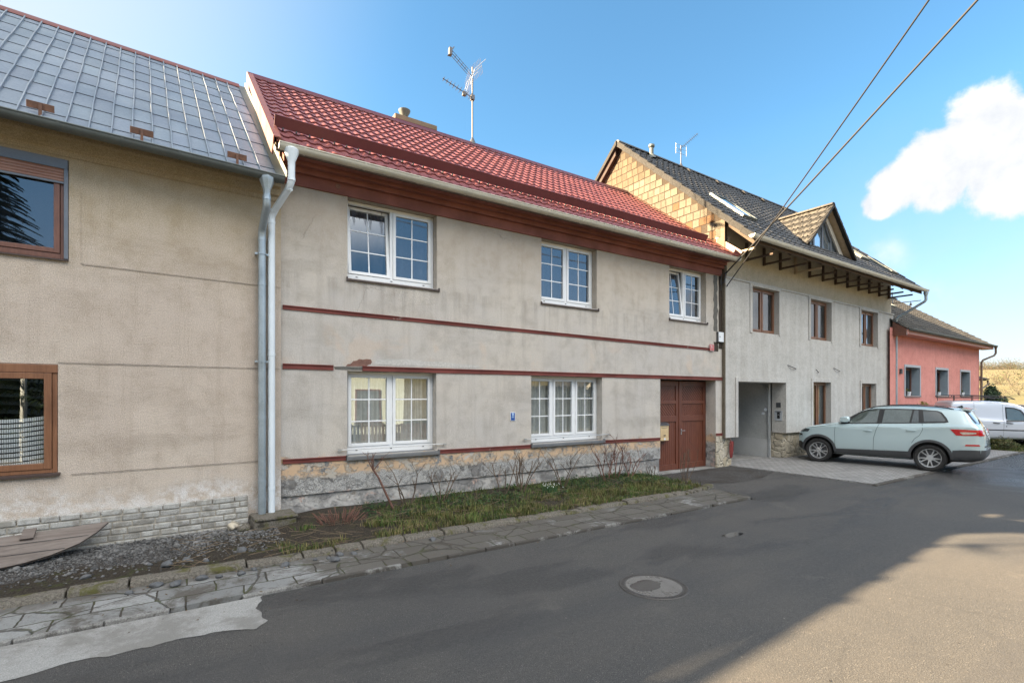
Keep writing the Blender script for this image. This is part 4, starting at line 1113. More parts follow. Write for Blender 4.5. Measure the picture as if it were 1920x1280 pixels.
# windows
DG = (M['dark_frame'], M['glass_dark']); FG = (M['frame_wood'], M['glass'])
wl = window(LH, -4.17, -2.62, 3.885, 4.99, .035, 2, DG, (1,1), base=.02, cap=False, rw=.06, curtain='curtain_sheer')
b = MB(); b.box(-4.20,-2.59,.0,.10,5.10,5.183); b.box(-4.19,-2.595,-.015,.02,5.06,5.185); b.build('shutter_box', M['shutter_rail'], wl, bevel=.004)
b = MB()
for k in range(5): b.extr([(.012,4.895+k*.038),(.004,4.905+k*.038),(.004,4.922+k*.038),(.012,4.932+k*.038),(.03,4.932+k*.038),(.03,4.895+k*.038)], -4.17, -2.63, 'x')
b.box(-4.17,-2.63,-.002,.03,4.868,4.893,1)
b.build('roller_shutter', [M['shutter'], M['shutter_rail']], wl)
b = MB(); b.box(-2.632,-2.590,-.012,.05,3.885,5.06); b.build('shutter_rail', M['shutter_rail'], wl, bevel=.003)
b = MB(); b.extr([(.03,3.885),(-.04,3.868),(-.04,3.855),(.03,3.862)], -4.2,-2.585,'x'); b.build('sill', M['brown_sill'], wl)
w2 = window(LH, -4.30, -2.695, 1.10, 2.44, .005, 2, FG, (1,1), base=.0, cap=False, rw=.075, curtain=None)
b = MB(); b.box(-4.31,-2.69,-.014,.04,2.39,2.50); b.build('head_board', M['frame_wood'], w2, bevel=.008)
b = MB(); b.extr([(.0,1.10),(-.05,1.088),(-.05,1.062),(.0,1.075)], -4.33,-2.665,'x'); b.build('sill', M['brown_sill'], w2)
b = MB()
for k in range(70):
    xx = -4.22+k*.0212
    for j in range(11):
        b.box(xx+.002, xx+.018, .085, .088, 1.16+j*.062+.03*math.sin(k*.1), 1.205+j*.062+.03*math.sin(k*.1))
b.build('lace_curtain', simple('white_lace', (.85,.85,.83), .9), w2)
for (za, zb, m_) in ((3.885,5.17,DG),(1.10,2.48,FG)): window(LH, -8.18, -6.62, za, zb, .03, 2, m_, (1,1), base=.02, cap=False, curtain=None)

P = root('drain_block', 'mossy concrete block with slab top under the two downpipes', 'concrete block', (1.22, -.03, 0), LA, None, (-.16, -.22, 0))
b = MB(); b.box(-.47,.13,-.48,-.03,-.05,.20); b.build('block', M['old_concrete'], P, bevel=.025)
b = MB(); b.box(-.46,.15,-.50,.0,.203,.245); b.build('slab', M['old_concrete'], P, bevel=.015)

# neighbour further left, a bit taller, out of frame
NB = root('row_house', 'plain tan house beyond the left edge of the view', 'house', (1.22, -.03, 0), LA, 'terraced houses along the street', (-16, 0, 0))
b = MB(); b.box(-23, -17.7, .02, 7.2, -.3, 6.1); b.box(-17.7, -9.25, .02, 7.1, -.3, 5.4); b.build('wall', M['tan'], NB)
b = MB(); b.extr([(-.45, 6.2), (3.5, 9.9), (7.5, 6.2)], -23.2, -17.6, 'x'); b.extr([(-.40, 5.55), (3.5, 8.2), (7.5, 5.55)], -17.6, -9.22, 'x'); b.build('roof', M['red_tile'], NB)

# ================================================================= grey house with garage
GA = R(.93)
GH = root('row_house', 'unfinished grey rendered house with bare yellow brick gable, dark tiled roof and triangular dormer', 'house', (13.05, -.06, 0), GA, 'terraced houses along the street', (6.1, 0, 0))
GW = 12.15
gw = [(1.40, 2.94), (5.0, 6.52), (8.99, 10.53)]; gl = [(5.18, 6.48), (9.04, 10.37)]
ops = [(a, c, 4.06, 5.46, .22) for a, c in gw] + [(a, c, .86, 2.567, .22) for a, c in gl] + [(.64, 3.353, -.3, 2.513, .45)]
b = MB(); wall_face(b, .03, GW, .86, 5.56, -.02, ops, .25)
b.quad((.03,-.02,5.56),(GW,-.02,5.56),(GW,.06,5.57),(.03,.06,5.57))
for xa, xb in ((.03,.64),(3.353,GW)): b.quad((xa,-.02,.86),(xa,.12,.86),(xb,.12,.86),(xb,-.02,.86))
b.quad((.03,-.02,.86),(.03,-.02,5.56),(.03,.2,5.56),(.03,.2,.86)); b.quad((GW,-.02,.86),(GW,8,.86),(GW,8,5.56),(GW,-.02,5.56))
b.build('wall', M['render_grey'], GH)
b = MB(); wall_face(b, .0, GW, 5.56, 7.2, .06, [], .2); b.quad((0,.06,5.56),(0,.06,7.2),(0,.3,7.2),(0,.3,5.56)); b.quad((GW,.06,5.5),(GW,8.2,5.5),(GW,4.1,11.0),(GW,.06,7.25))
b.build('upper_wall', M['render_ochre'], GH)
b = MB(); wall_face(b, -.02, GW, -.3, .9, .10, [(.50,3.40,-.4,1.2,.42)], .4); b.quad((GW,.1,-.3),(GW,8,-.3),(GW,8,.9),(GW,.1,.9)); b.build('stone_plinth', M['rubble'], GH)
b = MB(); b.quad((0,8.1,-.3),(GW,8.1,-.3),(GW,8.1,7),(0,8.1,7)); b.quad((.1,.5,6.8),(GW,.5,6.8),(GW,8,6.8),(.1,8,6.8)); b.build('rear_wall', M['room'], GH)
# raised surrounds
s = .13
for (a, c, z0, z1, bt) in [(a, c, 4.06, 5.46, 1) for a, c in gw] + [(a, c, .86, 2.567, 0) for a, c in gl] + [(.64, 3.353, .86, 2.513, 0)]:
    e = -.045; b = MB()
    b.box(a-s, a, e, -.0205, z0 - (s*.35 if bt else 0), z1+s); b.box(c, c+s*.9, e, -.0205, z0 - (s*.35 if bt else 0), z1+s); b.box(a, c, e, -.0205, z1, z1+s)
    b.build('window_surround', M['render_grey'], GH, bevel=.006)
b = MB(); b.box(.03, GW+.02, -.05, -.021, 5.52, 5.575); b.build('ledge', M['render_grey'], GH, bevel=.006)
FW = (M['frame_wood'], M['glass'])
for a, c in gw: window(GH, a+.004, c-.004, 4.064, 5.456, .13, 2, FW, (1,1), base=.01, cap=False, sill=None, curtain='curtain_sheer')
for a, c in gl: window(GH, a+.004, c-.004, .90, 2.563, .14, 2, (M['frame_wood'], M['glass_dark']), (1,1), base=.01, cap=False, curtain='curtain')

# open garage: side walls, ceiling, overhead door track
b = MB()
b.quad((3.30,.43,-.1),(3.30,6,-.1),(3.30,6,2.75),(3.30,.43,2.75)); b.quad((.55,.43,-.1),(.55,.43,2.75),(.55,6,2.75),(.55,6,-.1)); b.quad((.55,6,-.1),(.55,6,2.75),(3.3,6,2.75),(3.3,6,-.1)); b.quad((.55,.43,2.75),(3.3,.43,2.75),(3.3,6,2.75),(.55,6,2.75))
b.quad((.55,.43,2.5),(3.3,.43,2.5),(3.3,.43,2.75),(.55,.43,2.75))
gi = b.build('garage_lining', simple('garage_cement_render', (.40,.40,.385), .9, 0, .2, 1.2, .3, 40, .005), GH)
b = MB(); b.box(3.27, 3.297, .44, 6, -.05, .62); b.build('garage_skirting', simple('pale_cement', (.47,.47,.46), .9, 0, .1, 2.), gi)
b = MB(); tr = [(3.26,.50,.0),(3.26,.50,2.15),(3.26,.56,2.36),(3.26,.72,2.50),(3.26,.95,2.56),(3.26,4.5,2.58)]
b.tube(tr, .022, 8); b.tube([(3.26,.47,0),(3.26,.47,2.5)], .02, 8); b.tube([(.6,.62,2.52),(3.25,.62,2.52)], .018, 8); b.build('door_track', M['steel'], gi, auto=40)
b = MB(); b.box(3.275,3.298,.66,.74,1.45,1.53); b.lathe([(0,0),(.055,0),(.05,.02),(0,.025)], Matrix.Translation((3.27,.60,1.62)) @ Matrix.Rotation(R(-90),4,'Y'), 14); b.build('light_switch', M['white_enamel'], gi)
P = root('intercom', 'pale grey intercom panel with black keypad in the garage jamb', 'intercom', (13.05, -.06, 0), GA, None, (3.35, .2, 1.33))
b = MB(); b.box(3.328,3.352,.08,.33,1.26,1.60); b.build('case', M['grey_surround'], P, bevel=.006)
b = MB(); b.box(3.320,3.327,.15,.24,1.33,1.54); b.box(3.322,3.327,.11,.30,1.55,1.575); b.build('keypad', M['black'], P, bevel=.003)
b = MB(); b.lathe([(0,0),(.014,0),(.014,.004)], Matrix.Translation((3.3195,.195,1.46)) @ Matrix.Rotation(R(-90),4,'Y'), 12); b.build('lens', M['steel'], P)
P = root('jamb_vent', 'dark square vent hole cover above the intercom', 'vent', (13.05, -.06, 0), GA, None, (3.35, .2, 1.72))
b = MB(); b.box(3.335,3.352,.13,.28,1.70,1.86)
for k in range(4): b.box(3.330,3.336,.14,.27,1.715+k*.037,1.735+k*.037)
b.build('grille', M['cladding'], P)
P = root('rope_coil', 'dull red hose looped on a hook at the garage pillar', 'rope', (13.05, -.06, 0), GA, None, (.35, .08, .2))
b = MB()
for q in range(3):
    b.tube([(.36+.05*math.sin(t_*2*PI/24+q*.4)*(1 if t_ < 12 else .9)+.02*q, .03-.012*q, .50+.24*math.cos(t_*2*PI/24)) for t_ in range(25)], .014, 7, caps=False)
b.tube([(.30,.05,.80),(.33,.02,.78),(.36,.02,.72)], .014, 7); b.build('hose', M['rope'], P, smooth=True)

# wires hanging from the render
for k, (x, z) in enumerate(((3.75,3.10),(5.45,3.02),(6.95,3.0))):
    P = root('loose_wire', ['longest stub of black wire poking out of the grey render, left of three','tiny middle stub of black wire on the grey render','short curved stub of black wire on the grey render, right of three'][k], 'wire', (13.05,-.06,0), GA, 'wire stubs on the grey wall', (x, 0, z))
    b = MB(); L = (.55,.16,.5)[k]; sg = (1,1,-1)[k]
    b.tube([(x+sg*L*(i/8-.5), -.03-.05*math.sin(PI*i/8), z-sg*.10*(i/8)+(-.03*math.sin(PI*i/8) if k != 1 else -.06*math.sin(PI*i/8))) for i in range(9)], .011, 6); b.build('wire', M['cable'], P)

# roof
GEY, GEZ, GRY, GRZ = -1.03, 6.42, 4.10, 11.15
b = MB(); tile_slope(b, -.14, GW+.12, GEY, GEZ, GRY, GRZ, .30, .335, .030, .030, 'roman', 8, jit=.006)
b.quad((-.14,GRY,GRZ),(GW+.12,GRY,GRZ),(GW+.12,9.2,6.4),(-.14,9.2,6.4))
groof = b.build('roof', M['dark_tile'], GH, auto=35)
gs = (GRZ-GEZ)/(GRY-GEY); gd_ = Vector((0, GRY-GEY, GRZ-GEZ)); GL = gd_.length; gd_.normalize(); gn = Vector((0, -gd_.z, gd_.y))
def gp(x, t, h): p = Vector((x, GEY, GEZ)) + gd_*t + gn*h; return Vector((p.x, p.y, p.z))
b = MB(); b.quad(gp(-.12,.05,-.04), gp(GW+.1,.05,-.04), gp(GW+.1,GL,-.04), gp(-.12,GL,-.04)); b.box(-.1, GW+.1, GEY+.06, GEY+.085, GEZ-.14, GEZ+.02)
x = .12
while x < GW: b.bar(gp(x, .05, -.13), gp(x, 2.2, -.13), .09, .16, 0, gn); x += .95
b.build('eaves_timber', M['timber'], groof)
n = 14
for side in (0, 1):
    b = MB()
    for k in range(n+1):
        t0 = GL*k/(n+1); t1 = GL*(k+1)/(n+1)+.03; x0 = -.20 if side == 0 else GW+.02; x1 = x0+.18
        vs = []
        for t_, lift in ((t0, .055), (t1, .03)):
            for (xx, hh) in ((x0, lift-.15), (x0, lift+.012), (x1, lift+.02), (x1, lift-.0)): vs.append(gp(xx, t_, hh))
        b.add(vs, [(0,1,2,3), (7,6,5,4), (0,4,5,1), (1,5,6,2), (3,2,6,7), (0,3,7,4)])
    b.build('verge_tile', M['verge_tile'], groof, bevel=.01)
b = MB(); x = -.2
while x < GW+.1:
    pr = [(.13*math.cos(PI*k/8), .10*math.sin(PI*k/8)) for k in range(9)]
    b.extr([(GRY+p[0], GRZ-.02+p[1]) for p in pr], x, x+.41, 'x'); x += .415
b.build('ridge_tile', M['dark_tile'], groof, auto=40)
for x in (3.35, 5.2, 7.1, 8.6, 10.4, 11.6):
    b = MB(); p = gp(x, GL-.55, .045); b.add([(x-.11,p.y-.12,p.z-.06),(x+.11,p.y-.12,p.z-.06),(x+.07,p.y,p.z+.14),(x-.07,p.y,p.z+.14),(x-.11,p.y+.16,p.z+.12),(x+.11,p.y+.16,p.z+.12)], [(0,1,2,3),(3,2,5,4),(0,3,4),(1,5,2)]); b.build('vent_tile', M['verge_tile'], groof)
b = MB(); p = gp(1.35, GL-.35, 0); b.tube([(1.35,p.y,p.z-.1),(1.35,p.y,p.z+.36)], .075, 14); b.lathe([(.0,.50),(.11,.47),(.115,.40),(.085,.36),(.06,.36)], Matrix.Translation((1.35,p.y,p.z)), 16); b.lathe([(.20,-.06),(.09,.12)], Matrix.Translation((1.35,p.y,p.z)), 14); b.build('vent_pipe', M['zinc'], groof, auto=40)
def skylight(xa, xb, ta, tb, par, f, mf):
    b = MB(); u = .07
    def ob(x0, x1, t0, t1, h0, h1):
        vs = [f(x, t_, h) for h in (h0, h1) for (x, t_) in ((x0,t0),(x1,t0),(x1,t1),(x0,t1))]
        b.add(vs, [(0,3,2,1),(4,5,6,7),(0,1,5,4),(1,2,6,5),(2,3,7,6),(3,0,4,7)])
    ob(xa, xa+u, ta, tb, .02, .12); ob(xb-u, xb, ta, tb, .02, .12); ob(xa+u, xb-u, ta, ta+u, .02, .115); ob(xa+u, xb-u, tb-u*1.6, tb, .02, .125)
    fr = b.build('skylight', mf, par, bevel=.006)
    b = MB(); b.quad(f(xa+u, ta+u, .095), f(xb-u, ta+u, .095), f(xb-u, tb-u, .095), f(xa+u, tb-u, .095)); b.build('pane', M['skylight'], fr)
skylight(1.30, 2.10, 1.75, 3.35, groof, gp, M['zinc']); skylight(9.5, 10.3, 1.7, 3.3, groof, gp, M['zinc']); skylight(11.0, 11.7, 1.0, 2.2, groof, gp, M['zinc'])

# triangular dormer
DX, DH, DZ, DA, DYF = 5.63, 1.60, 7.20, 8.70, -.20
ds = (DA-DZ)/DH
def ry(z): return GEY + (z-GEZ)/gs           # y on the main slope at a height
b = MB()
for sgn in (-1, 1):
    nrow = 6
    def pt(u, y, lift):     # u 0 eave .. 1 ridge along the dormer slope
        return (DX+sgn*(DH+.12)*(1-u), y, DZ-.11+(DA-DZ+.11)*u+lift)
    for r in range(nrow):
        u0, u1 = r/nrow, (r+1)/nrow
        yb0, yb1 = ry(pt(u0,0,0)[2])+.25, ry(pt(u1,0,0)[2])+.25
        ny_ = 26; base = len(b.v)
        for (u, lf) in ((u0,.055),(u1,.0)):
            yb = ry(DZ-.11+(DA-DZ+.11)*u)+.2
            for i in range(ny_+1):
                y = DYF-.28+(yb-DYF+.28)*i/ny_
                f = ((y+5)/.15) % 1; hh = .035*max(0, math.sin(PI*min(1, f/.5))) if f < .5 else 0
                b.v.append(pt(u, y, lf+hh))
        for i in range(ny_):
            a_ = [base+i, base+i+1, base+ny_+1+i+1, base+ny_+1+i]
            b.f.append(a_ if sgn > 0 else a_[::-1]); b.mi.append(0); b.col.append(None)
        b2 = len(b.v); y0 = DYF-.28
        b.quad(pt(u0,y0,-.02), pt(u0,y0,.04), pt(u1,y0,.005), pt(u1,y0,-.02))
        yb = ry(DZ-.11+(DA-DZ+.11)*u0)+.2
        b.quad(pt(u0,y0,.05), pt(u0,yb,.05), pt(u0-.045,yb,.030), pt(u0-.045,y0,.030), 1)
        i = 0; yj = y0+(.12 if r % 2 else .27)
        while yj < yb-.1: b.quad(pt(u0+.01,yj,.083), pt(u0+.01,yj+.022,.083), pt(u1-.01,yj+.022,.031), pt(u1-.01,yj,.031), 1); yj += .30
dm = b.build('dormer', [M['dormer_tile'], M['tile_gap']], GH, auto=30)
for sgn in (-1, 1):
    b = MB()
    for k in range(8):
        u0, u1 = k/8, (k+1)/8+.02
        p0 = (DX+sgn*(DH+.13)*(1-u0), DZ-.12+(DA-DZ+.13)*u0+.05); p1 = (DX+sgn*(DH+.13)*(1-u1), DZ-.12+(DA-DZ+.13)*u1+.02)
        b.add([(p0[0],DYF-.32,p0[1]-.12),(p1[0],DYF-.32,p1[1]-.12),(p1[0],DYF-.32,p1[1]),(p0[0],DYF-.32,p0[1]),(p0[0],DYF-.20,p0[1]-.12),(p1[0],DYF-.20,p1[1]-.12),(p1[0],DYF-.20,p1[1]),(p0[0],DYF-.20,p0[1])], [(0,1,2,3),(4,7,6,5),(3,2,6,7),(0,4,5,1)])
    b.build('verge_tile', M['verge_tile'], dm)
b = MB(); pr = [(.12*math.cos(PI*k/8), .09*math.sin(PI*k/8)) for k in range(9)]; y = DYF-.30
while y < 1.45: b.extr([(DX+p[0], DA+p[1]+.0) for p in pr], y, min(1.55, y+.39), 'y'); y += .4
b.build('ridge_tile', M['dormer_tile'], dm, auto=40)
b = MB()
for sgn in (-1, 1):   # underside lining of the overhang
    a0 = (DX+sgn*(DH+.12), DZ-.14); a1 = (DX, DA-.03)
    b.quad((a0[0],DYF-.28,a0[1]),(a1[0],DYF-.28,a1[1]),(a1[0],1.3,a1[1]),(a0[0],DYF+.3,a0[1]))
b.build('soffit', M['pale_timber'], dm)
# front wall ring around the glazing
o_ = [(DX-DH+.02,DZ-.12),(DX+DH-.02,DZ-.12),(DX,DA-.08)]; i_ = [(DX-DH+.36,DZ-.08),(DX+DH-.36,DZ-.08),(DX+.11,DA-.44),(DX-.11,DA-.44)]
b = MB()
def ringq(p, q): b.quad((p[0][0],DYF,p[0][1]),(p[1][0],DYF,p[1][1]),(q[1][0],DYF,q[1][1]),(q[0][0],DYF,q[0][1]))
ringq((o_[0],o_[1]),(i_[0],i_[1])); ringq((o_[1],o_[2]),(i_[1],i_[2])); ringq((o_[2],o_[0]),(i_[3],i_[0])); b.add([(o_[2][0],DYF,o_[2][1]),(i_[3][0],DYF,i_[3][1]),(i_[2][0],DYF,i_[2][1])],[(0,1,2)])
for A, B in zip(i_, i_[1:]+i_[:1]): b.quad((A[0],DYF,A[1]),(B[0],DYF,B[1]),(B[0],DYF+.14,B[1]),(A[0],DYF+.14,A[1]))
b.build('front_wall', simple('pale_dormer_render', (.56,.53,.48), .9, 0, .1, 4., .3, 40, .004), dm)
b = MB(); yw = DYF+.09
for A, B in zip(i_, i_[1:]+i_[:1]): b.bar((A[0],yw,A[1]),(B[0],yw,B[1]),.06,.10,0,(0,1,0))
for xx, zt in ((DX-.62, DA-.44-.51*ds*1.02), (DX, DA-.44), (DX+.62, DA-.44-.51*ds*1.02)): b.box(xx-.045, xx+.045, yw-.03, yw+.03, DZ-.08, zt)
for q in (-1,1):
    b.bar((DX+q*.58,yw,DZ-.02),(DX+q*.05,yw,DZ-.02),.07,.09,0,(0,1,0)); b.bar((DX+q*.56,yw-.006,DZ+.42),(DX+q*.10,yw-.006,DA-.50),.06,.08,0,(0,1,0))
fr = b.build('window', M['shutter_rail'], dm); b = MB(); b.poly([(p[0], yw+.01, p[1]) for p in i_]); b.build('pane', M['skylight'], fr)

# bare block gable
b = MB(); rnd = random.Random(17); ch_ = .25; z = 5.75; row = 0; xg = -.012
def yr(zz):   # front and back limits of the gable at a height
    return max(-.02, ry(zz)+.14), min(8.2, GRY + (GRZ-zz)/((GRZ-6.4)/(9.2-GRY)) - .14)
b.extr([(.0,5.6),(8.2,5.6),(8.2,6.9),(GRY,GRZ-.07),(-.0,ry(0)*0+GEZ+gs*(0-GEY)-.1)], 0., .12, 'x', 1)
while z < GRZ-.2:
    ya, yb = yr(z+ch_); y = ya + rnd.uniform(.0, .06)
    if yb-ya < .2: break
    while y < yb-.1:
        L = rnd.choice((.25,.25,.26,.24,.20)); L = min(L, yb-y)
        if L > .08 and rnd.random() > .02:
            k = rnd.uniform(.78, 1.15); o = rnd.random()
            c_ = (.135*k,.120*k,.094*k) if o > .14 else (.115*k,.070*k,.040*k)
            if z > 9.3: c_ = (.122*k,.096*k,.068*k)
            dx = rnd.uniform(-.008,.006)
            b.box(xg+dx*.6+.004, .01, y+.009, y+L-.009, z+.013, z+ch_-.013, 0, c_)
        y += L
    z += ch_; row += 1
b.build('brick_gable', [M['block'], M['mortar']], GH, bevel=.006)
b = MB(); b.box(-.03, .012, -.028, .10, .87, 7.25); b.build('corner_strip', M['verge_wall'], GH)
b = MB()  # wooden soffit of the rear overhang
rb = (GRZ-6.4)/(9.2-GRY)
b.extr([(GRY+.1,GRZ-.20),(9.1,6.35),(9.1,6.15),(GRY+.1,GRZ-.42)], -.16, -.03, 'x'); b.build('rear_barge_board', simple('red_brown_stain', (.032,.016,.013), .8, 0, .2, 5.), groof)
b = MB(); b.extr([(GRY,GRZ+.06),(9.25,6.42),(9.25,6.30),(GRY,GRZ-.10)], -.24, -.145, 'x'); b.build('rear_verge_tile', M['verge_tile'], groof)
b = MB()
b.add([(-.14,GRY,GRZ-.05),(0,GRY,GRZ-.05),(0,9.1,6.33),(-.14,9.1,6.33)],[(0,1,2,3)]); b.build('rear_soffit', M['timber'], groof)
# eaves consoles
for k in range(13):
    x = .22+k*.965
    b = MB(); b.box(x-.03, x+.03, -.02, .055, 6.19, 6.75); b.box(x-.03, x+.03, -.80, -.02, 6.20, 6.26); 
    b.build('eaves_bracket', M['pale_timber'] if k in (0,4) else M['timber'], GH, bevel=.006)
b = MB(); gutter(b, -.45, GW+.25, -1.10, 6.42, .085, gap=.75); b.build('gutter', M['cream_gutter'], GH, auto=35)
b = MB(); b.lathe([(.05,-.10),(.055,0),(.09,.1),(.06,.2)], Matrix.Translation((GW+.12,-1.10,6.2)), 10)
pipe(b, [(GW+.12,-1.1,6.15),(GW+.12,-1.1,6.02),(GW+.11,-1.05,5.95),(GW-.0,-.22,5.42),(GW-.03,-.14,5.32),(GW-.03,-.13,5.2),(GW-.03,-.13,.1)], .052, [((GW-.03,-.13,5.15),(0,0,1)), ((GW-.03,-.13,3.4),(0,0,1)), ((GW-.03,-.13,2.2),(0,0,1))]); b.build('downpipe', M['zinc_pipe'], GH, auto=40)
b = MB(); b.bar((GW-.05,.0,6.02),(GW+.1,-.95,6.02),.03,.03); b.bar((GW-.05,.0,6.02),(GW-.05,.0,6.5),.03,.03); b.bar((GW+.1,-.6,6.02),(GW+.1,-.6,5.96),.02,.02)
b.lathe([(0,-.07),(.045,-.05),(.05,0),(.03,.04)], Matrix.Translation((GW+.1,-.6,5.92)), 12); b.build('eaves_lamp_bracket', M['steel'], GH)

# ================================================================= salmon house
PA = R(1.5)
PH = root('row_house', 'salmon pink single-storey house with grey framed deep windows and dark tiled roof', 'house', (24.9, 0, 0), PA, 'terraced houses along the street', (6.2, 0, 0))
PW = 12.285; pw = [(1.27, 3.02), (5.21, 6.88), (8.96, 10.48)]
ops = [(a, c, 2.07, 3.345, .42) for a, c in pw]
b = MB(); wall_face(b, -.4, PW, -.3, 4.95, 0, ops, .42, 0, 1); b.quad((PW,0,-.3),(PW,8,-.3),(PW,8,4.9),(PW,0,4.9)); b.add([(PW,0,4.9),(PW,8,4.9),(PW,4.2,8.1)],[(0,1,2)]); b.quad((-.4,8,-.3),(PW,8,-.3),(PW,8,5),(-.4,8,5)); b.quad((-.4,.5,4.7),(PW,.5,4.7),(PW,8,4.7),(-.4,8,4.7))
b.build('wall', [M['salmon'], M['blue_grey_reveal']], PH)
for a, c in pw:
    b = MB(); e = .11; b.box(a-e,a,-.022,-.001,2.07,3.345+e); b.box(c,c+e,-.022,-.001,2.07,3.345+e); b.box(a,c,-.022,-.001,3.345,3.345+e)
    b.build('window_surround', M['grey_surround'], PH, bevel=.005)
for i, (a, c) in enumerate(pw):
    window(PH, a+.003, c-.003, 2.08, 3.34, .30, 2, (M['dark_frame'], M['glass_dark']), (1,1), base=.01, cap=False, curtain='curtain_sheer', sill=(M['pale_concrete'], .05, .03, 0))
    for q, (dx, m_, h_, r_) in enumerate(((.42, M['black'], .22, .085), (.78, M['white_enamel'], .18, .10))):
        lab = [['black flowerpot on the sill of the first deep salmon house window','white flowerpot on the sill of the first deep salmon house window'],['black flowerpot on the sill of the middle salmon house window','white flowerpot on the sill of the middle salmon house window'],['black flowerpot on the sill of the last salmon house window','white flowerpot on the sill of the last salmon house window']][i][q]
        pt_ = root('flower_pot', lab, 'flowerpot', (24.9,0,0), PA, 'pots on the salmon house sills', (a+dx, .12, 2.085))
        b = MB(); b.lathe([(0,0),(r_*.75,0),(r_,h_),(r_*.9,h_),(r_*.85,h_-.02),(0,h_-.02)], Matrix.Translation((a+dx,.12,2.085)), 14); b.build('pot', m_, pt_, auto=40)
        b = MB(); rnd = random.Random(i*5+q)
        for k in range(26):
            t_ = rnd.uniform(0,2*PI); r2 = rnd.uniform(.02,.09); zz = 2.085+h_
            p0 = Vector((a+dx+.03*math.cos(t_),.12+.03*math.sin(t_),zz-.02)); p1 = Vector((a+dx+r2*math.cos(t_),.12+r2*math.sin(t_),zz+rnd.uniform(.04,.13))); sd = Vector((-math.sin(t_),math.cos(t_),0))*.016
            b.add([p0,p1-sd*.3+Vector((0,0,-.02)),p1,p1+sd],[(0,1,2,3)],0,rnd.choice([(.06,.10,.03),(.09,.12,.04),(.35,.26,.05) if q == 0 else (.07,.1,.04)]))
        b.build('plant', M['leaf'], pt_)
b = MB(); b.box(.62,.74,-.09,-.001,3.02,3.24); lampP = b.build('wall_lamp', M['dark_steel'], PH, bevel=.006)
PEY, PEZ, PRY, PRZ = -.50, 4.86, 4.2, 8.25
b = MB(); tile_slope(b, -.1, PW+.55, PEY, PEZ, PRY, PRZ, .30, .335, .030, .034, 'roman', 6, jit=.008); b.quad((-.1,PRY,PRZ),(PW+.55,PRY,PRZ),(PW+.55,8.8,4.8),(-.1,8.8,4.8))
proof = b.build('roof', M['dormer_tile'], PH, auto=35)
pd = Vector((0,PRY-PEY,PRZ-PEZ)); PL = pd.length; pd.normalize(); pn = Vector((0,-pd.z,pd.y))
def pp(x,t_,h): return Vector((x,PEY,PEZ))+pd*t_+pn*h
b = MB(); b.quad(pp(-.05,.03,-.04),pp(PW+.5,.03,-.04),pp(PW+.5,PL,-.04),pp(-.05,PL,-.04)); b.quad((-.1,PRY,PRZ-.04),(PW+.5,PRY,PRZ-.04),(PW+.5,8.8,4.76),(-.1,8.8,4.76)); b.build('roof_boards', M['dark_frame'], proof)
b = MB(); x = -.1
while x < PW+.5:
    pr = [(.13*math.cos(PI*k/8), .10*math.sin(PI*k/8)) for k in range(9)]; b.extr([(PRY+p[0],PRZ-.02+p[1]) for p in pr], x, x+.41, 'x'); x += .415
b.build('ridge_tile', M['verge_tile'], proof, auto=40)
skylight(2.0, 2.8, 2.6, 3.9, proof, pp, M['zinc']); skylight(5.9, 6.7, 3.2, 4.5, proof, pp, M['zinc'])
b = MB(); b.box(.0, PW+.05, -.46, .01, 4.66, 4.72); b.box(.0, PW+.5, -.49, -.46, 4.66, 4.84); b.build('eaves_board', simple('pink_eaves_board', (.52,.25,.20), .6, 0, .1, 4.), proof)
b = MB(); b.extr([(-.48,4.60),(.0,4.60),(.0,5.2),(-.48,4.86)], -.12, .0, 'x'); b.build('barge_board', M['dark_frame'], proof)
b = MB(); b.box(PW, PW+.5, -.45, .0, 4.66, 4.70); b.build('soffit_board', M['dark_frame'], proof)
b = MB(); gutter(b, .05, PW+.60, -.58, 4.86, .08, gap=.8); b.build('gutter', M['zinc'], PH, auto=35)
bz = simple('brown_downpipe', (.16,.115,.085), .4, .1, .12, 4.)
b = MB(); b.lathe([(.05,-.06),(.055,0),(.09,.1)], Matrix.Translation((PW+.50,-.58,4.72)), 10); pipe(b, [(PW+.5,-.58,4.68),(PW+.5,-.58,4.45),(PW+.45,-.52,4.32),(PW+.05,-.16,4.08),(PW-.02,-.10,3.95),(PW-.02,-.10,3.8),(PW-.02,-.10,.05)], .05, [((PW-.02,-.1,3.7),(0,0,1))]); b.build('downpipe', bz, PH, auto=40)
# side porch
LP_ = root('porch', 'small dark tiled porch roof beside the salmon house gable', 'porch', (24.9,0,0), PA, None, (PW+.7, 1.3, 0))
b = MB(); tile_slope(b, PW+.03, PW+2.2, .15, 3.08, 1.9, 3.72, .3, .3, .02, .03, 'roman', 6); b.box(PW+.03, PW+2.2, .16, 1.9, 2.96, 3.04); b.build('roof', M['dark_tile'], LP_)
b = MB(); gutter(b, PW+.03, PW+2.3, .10, 3.08, .06, gap=.5); pipe(b, [(PW+2.2,.1,3.0),(PW+2.2,.1,2.75),(PW+2.0,.2,2.6),(PW+.6,.3,2.28),(PW+.12,.3,2.15),(PW+.10,.3,.05)], .045); b.build('gutter', bz, LP_, auto=40)
b = MB(); b.box(PW+2.0, PW+2.1, .3, .4, 0, 2.95); b.build('post', M['dark_frame'], LP_); b = MB(); b.box(PW+2.0, PW+2.1, 1.7, 1.8, 0, 2.95); b.build('post', M['dark_frame'], LP_)

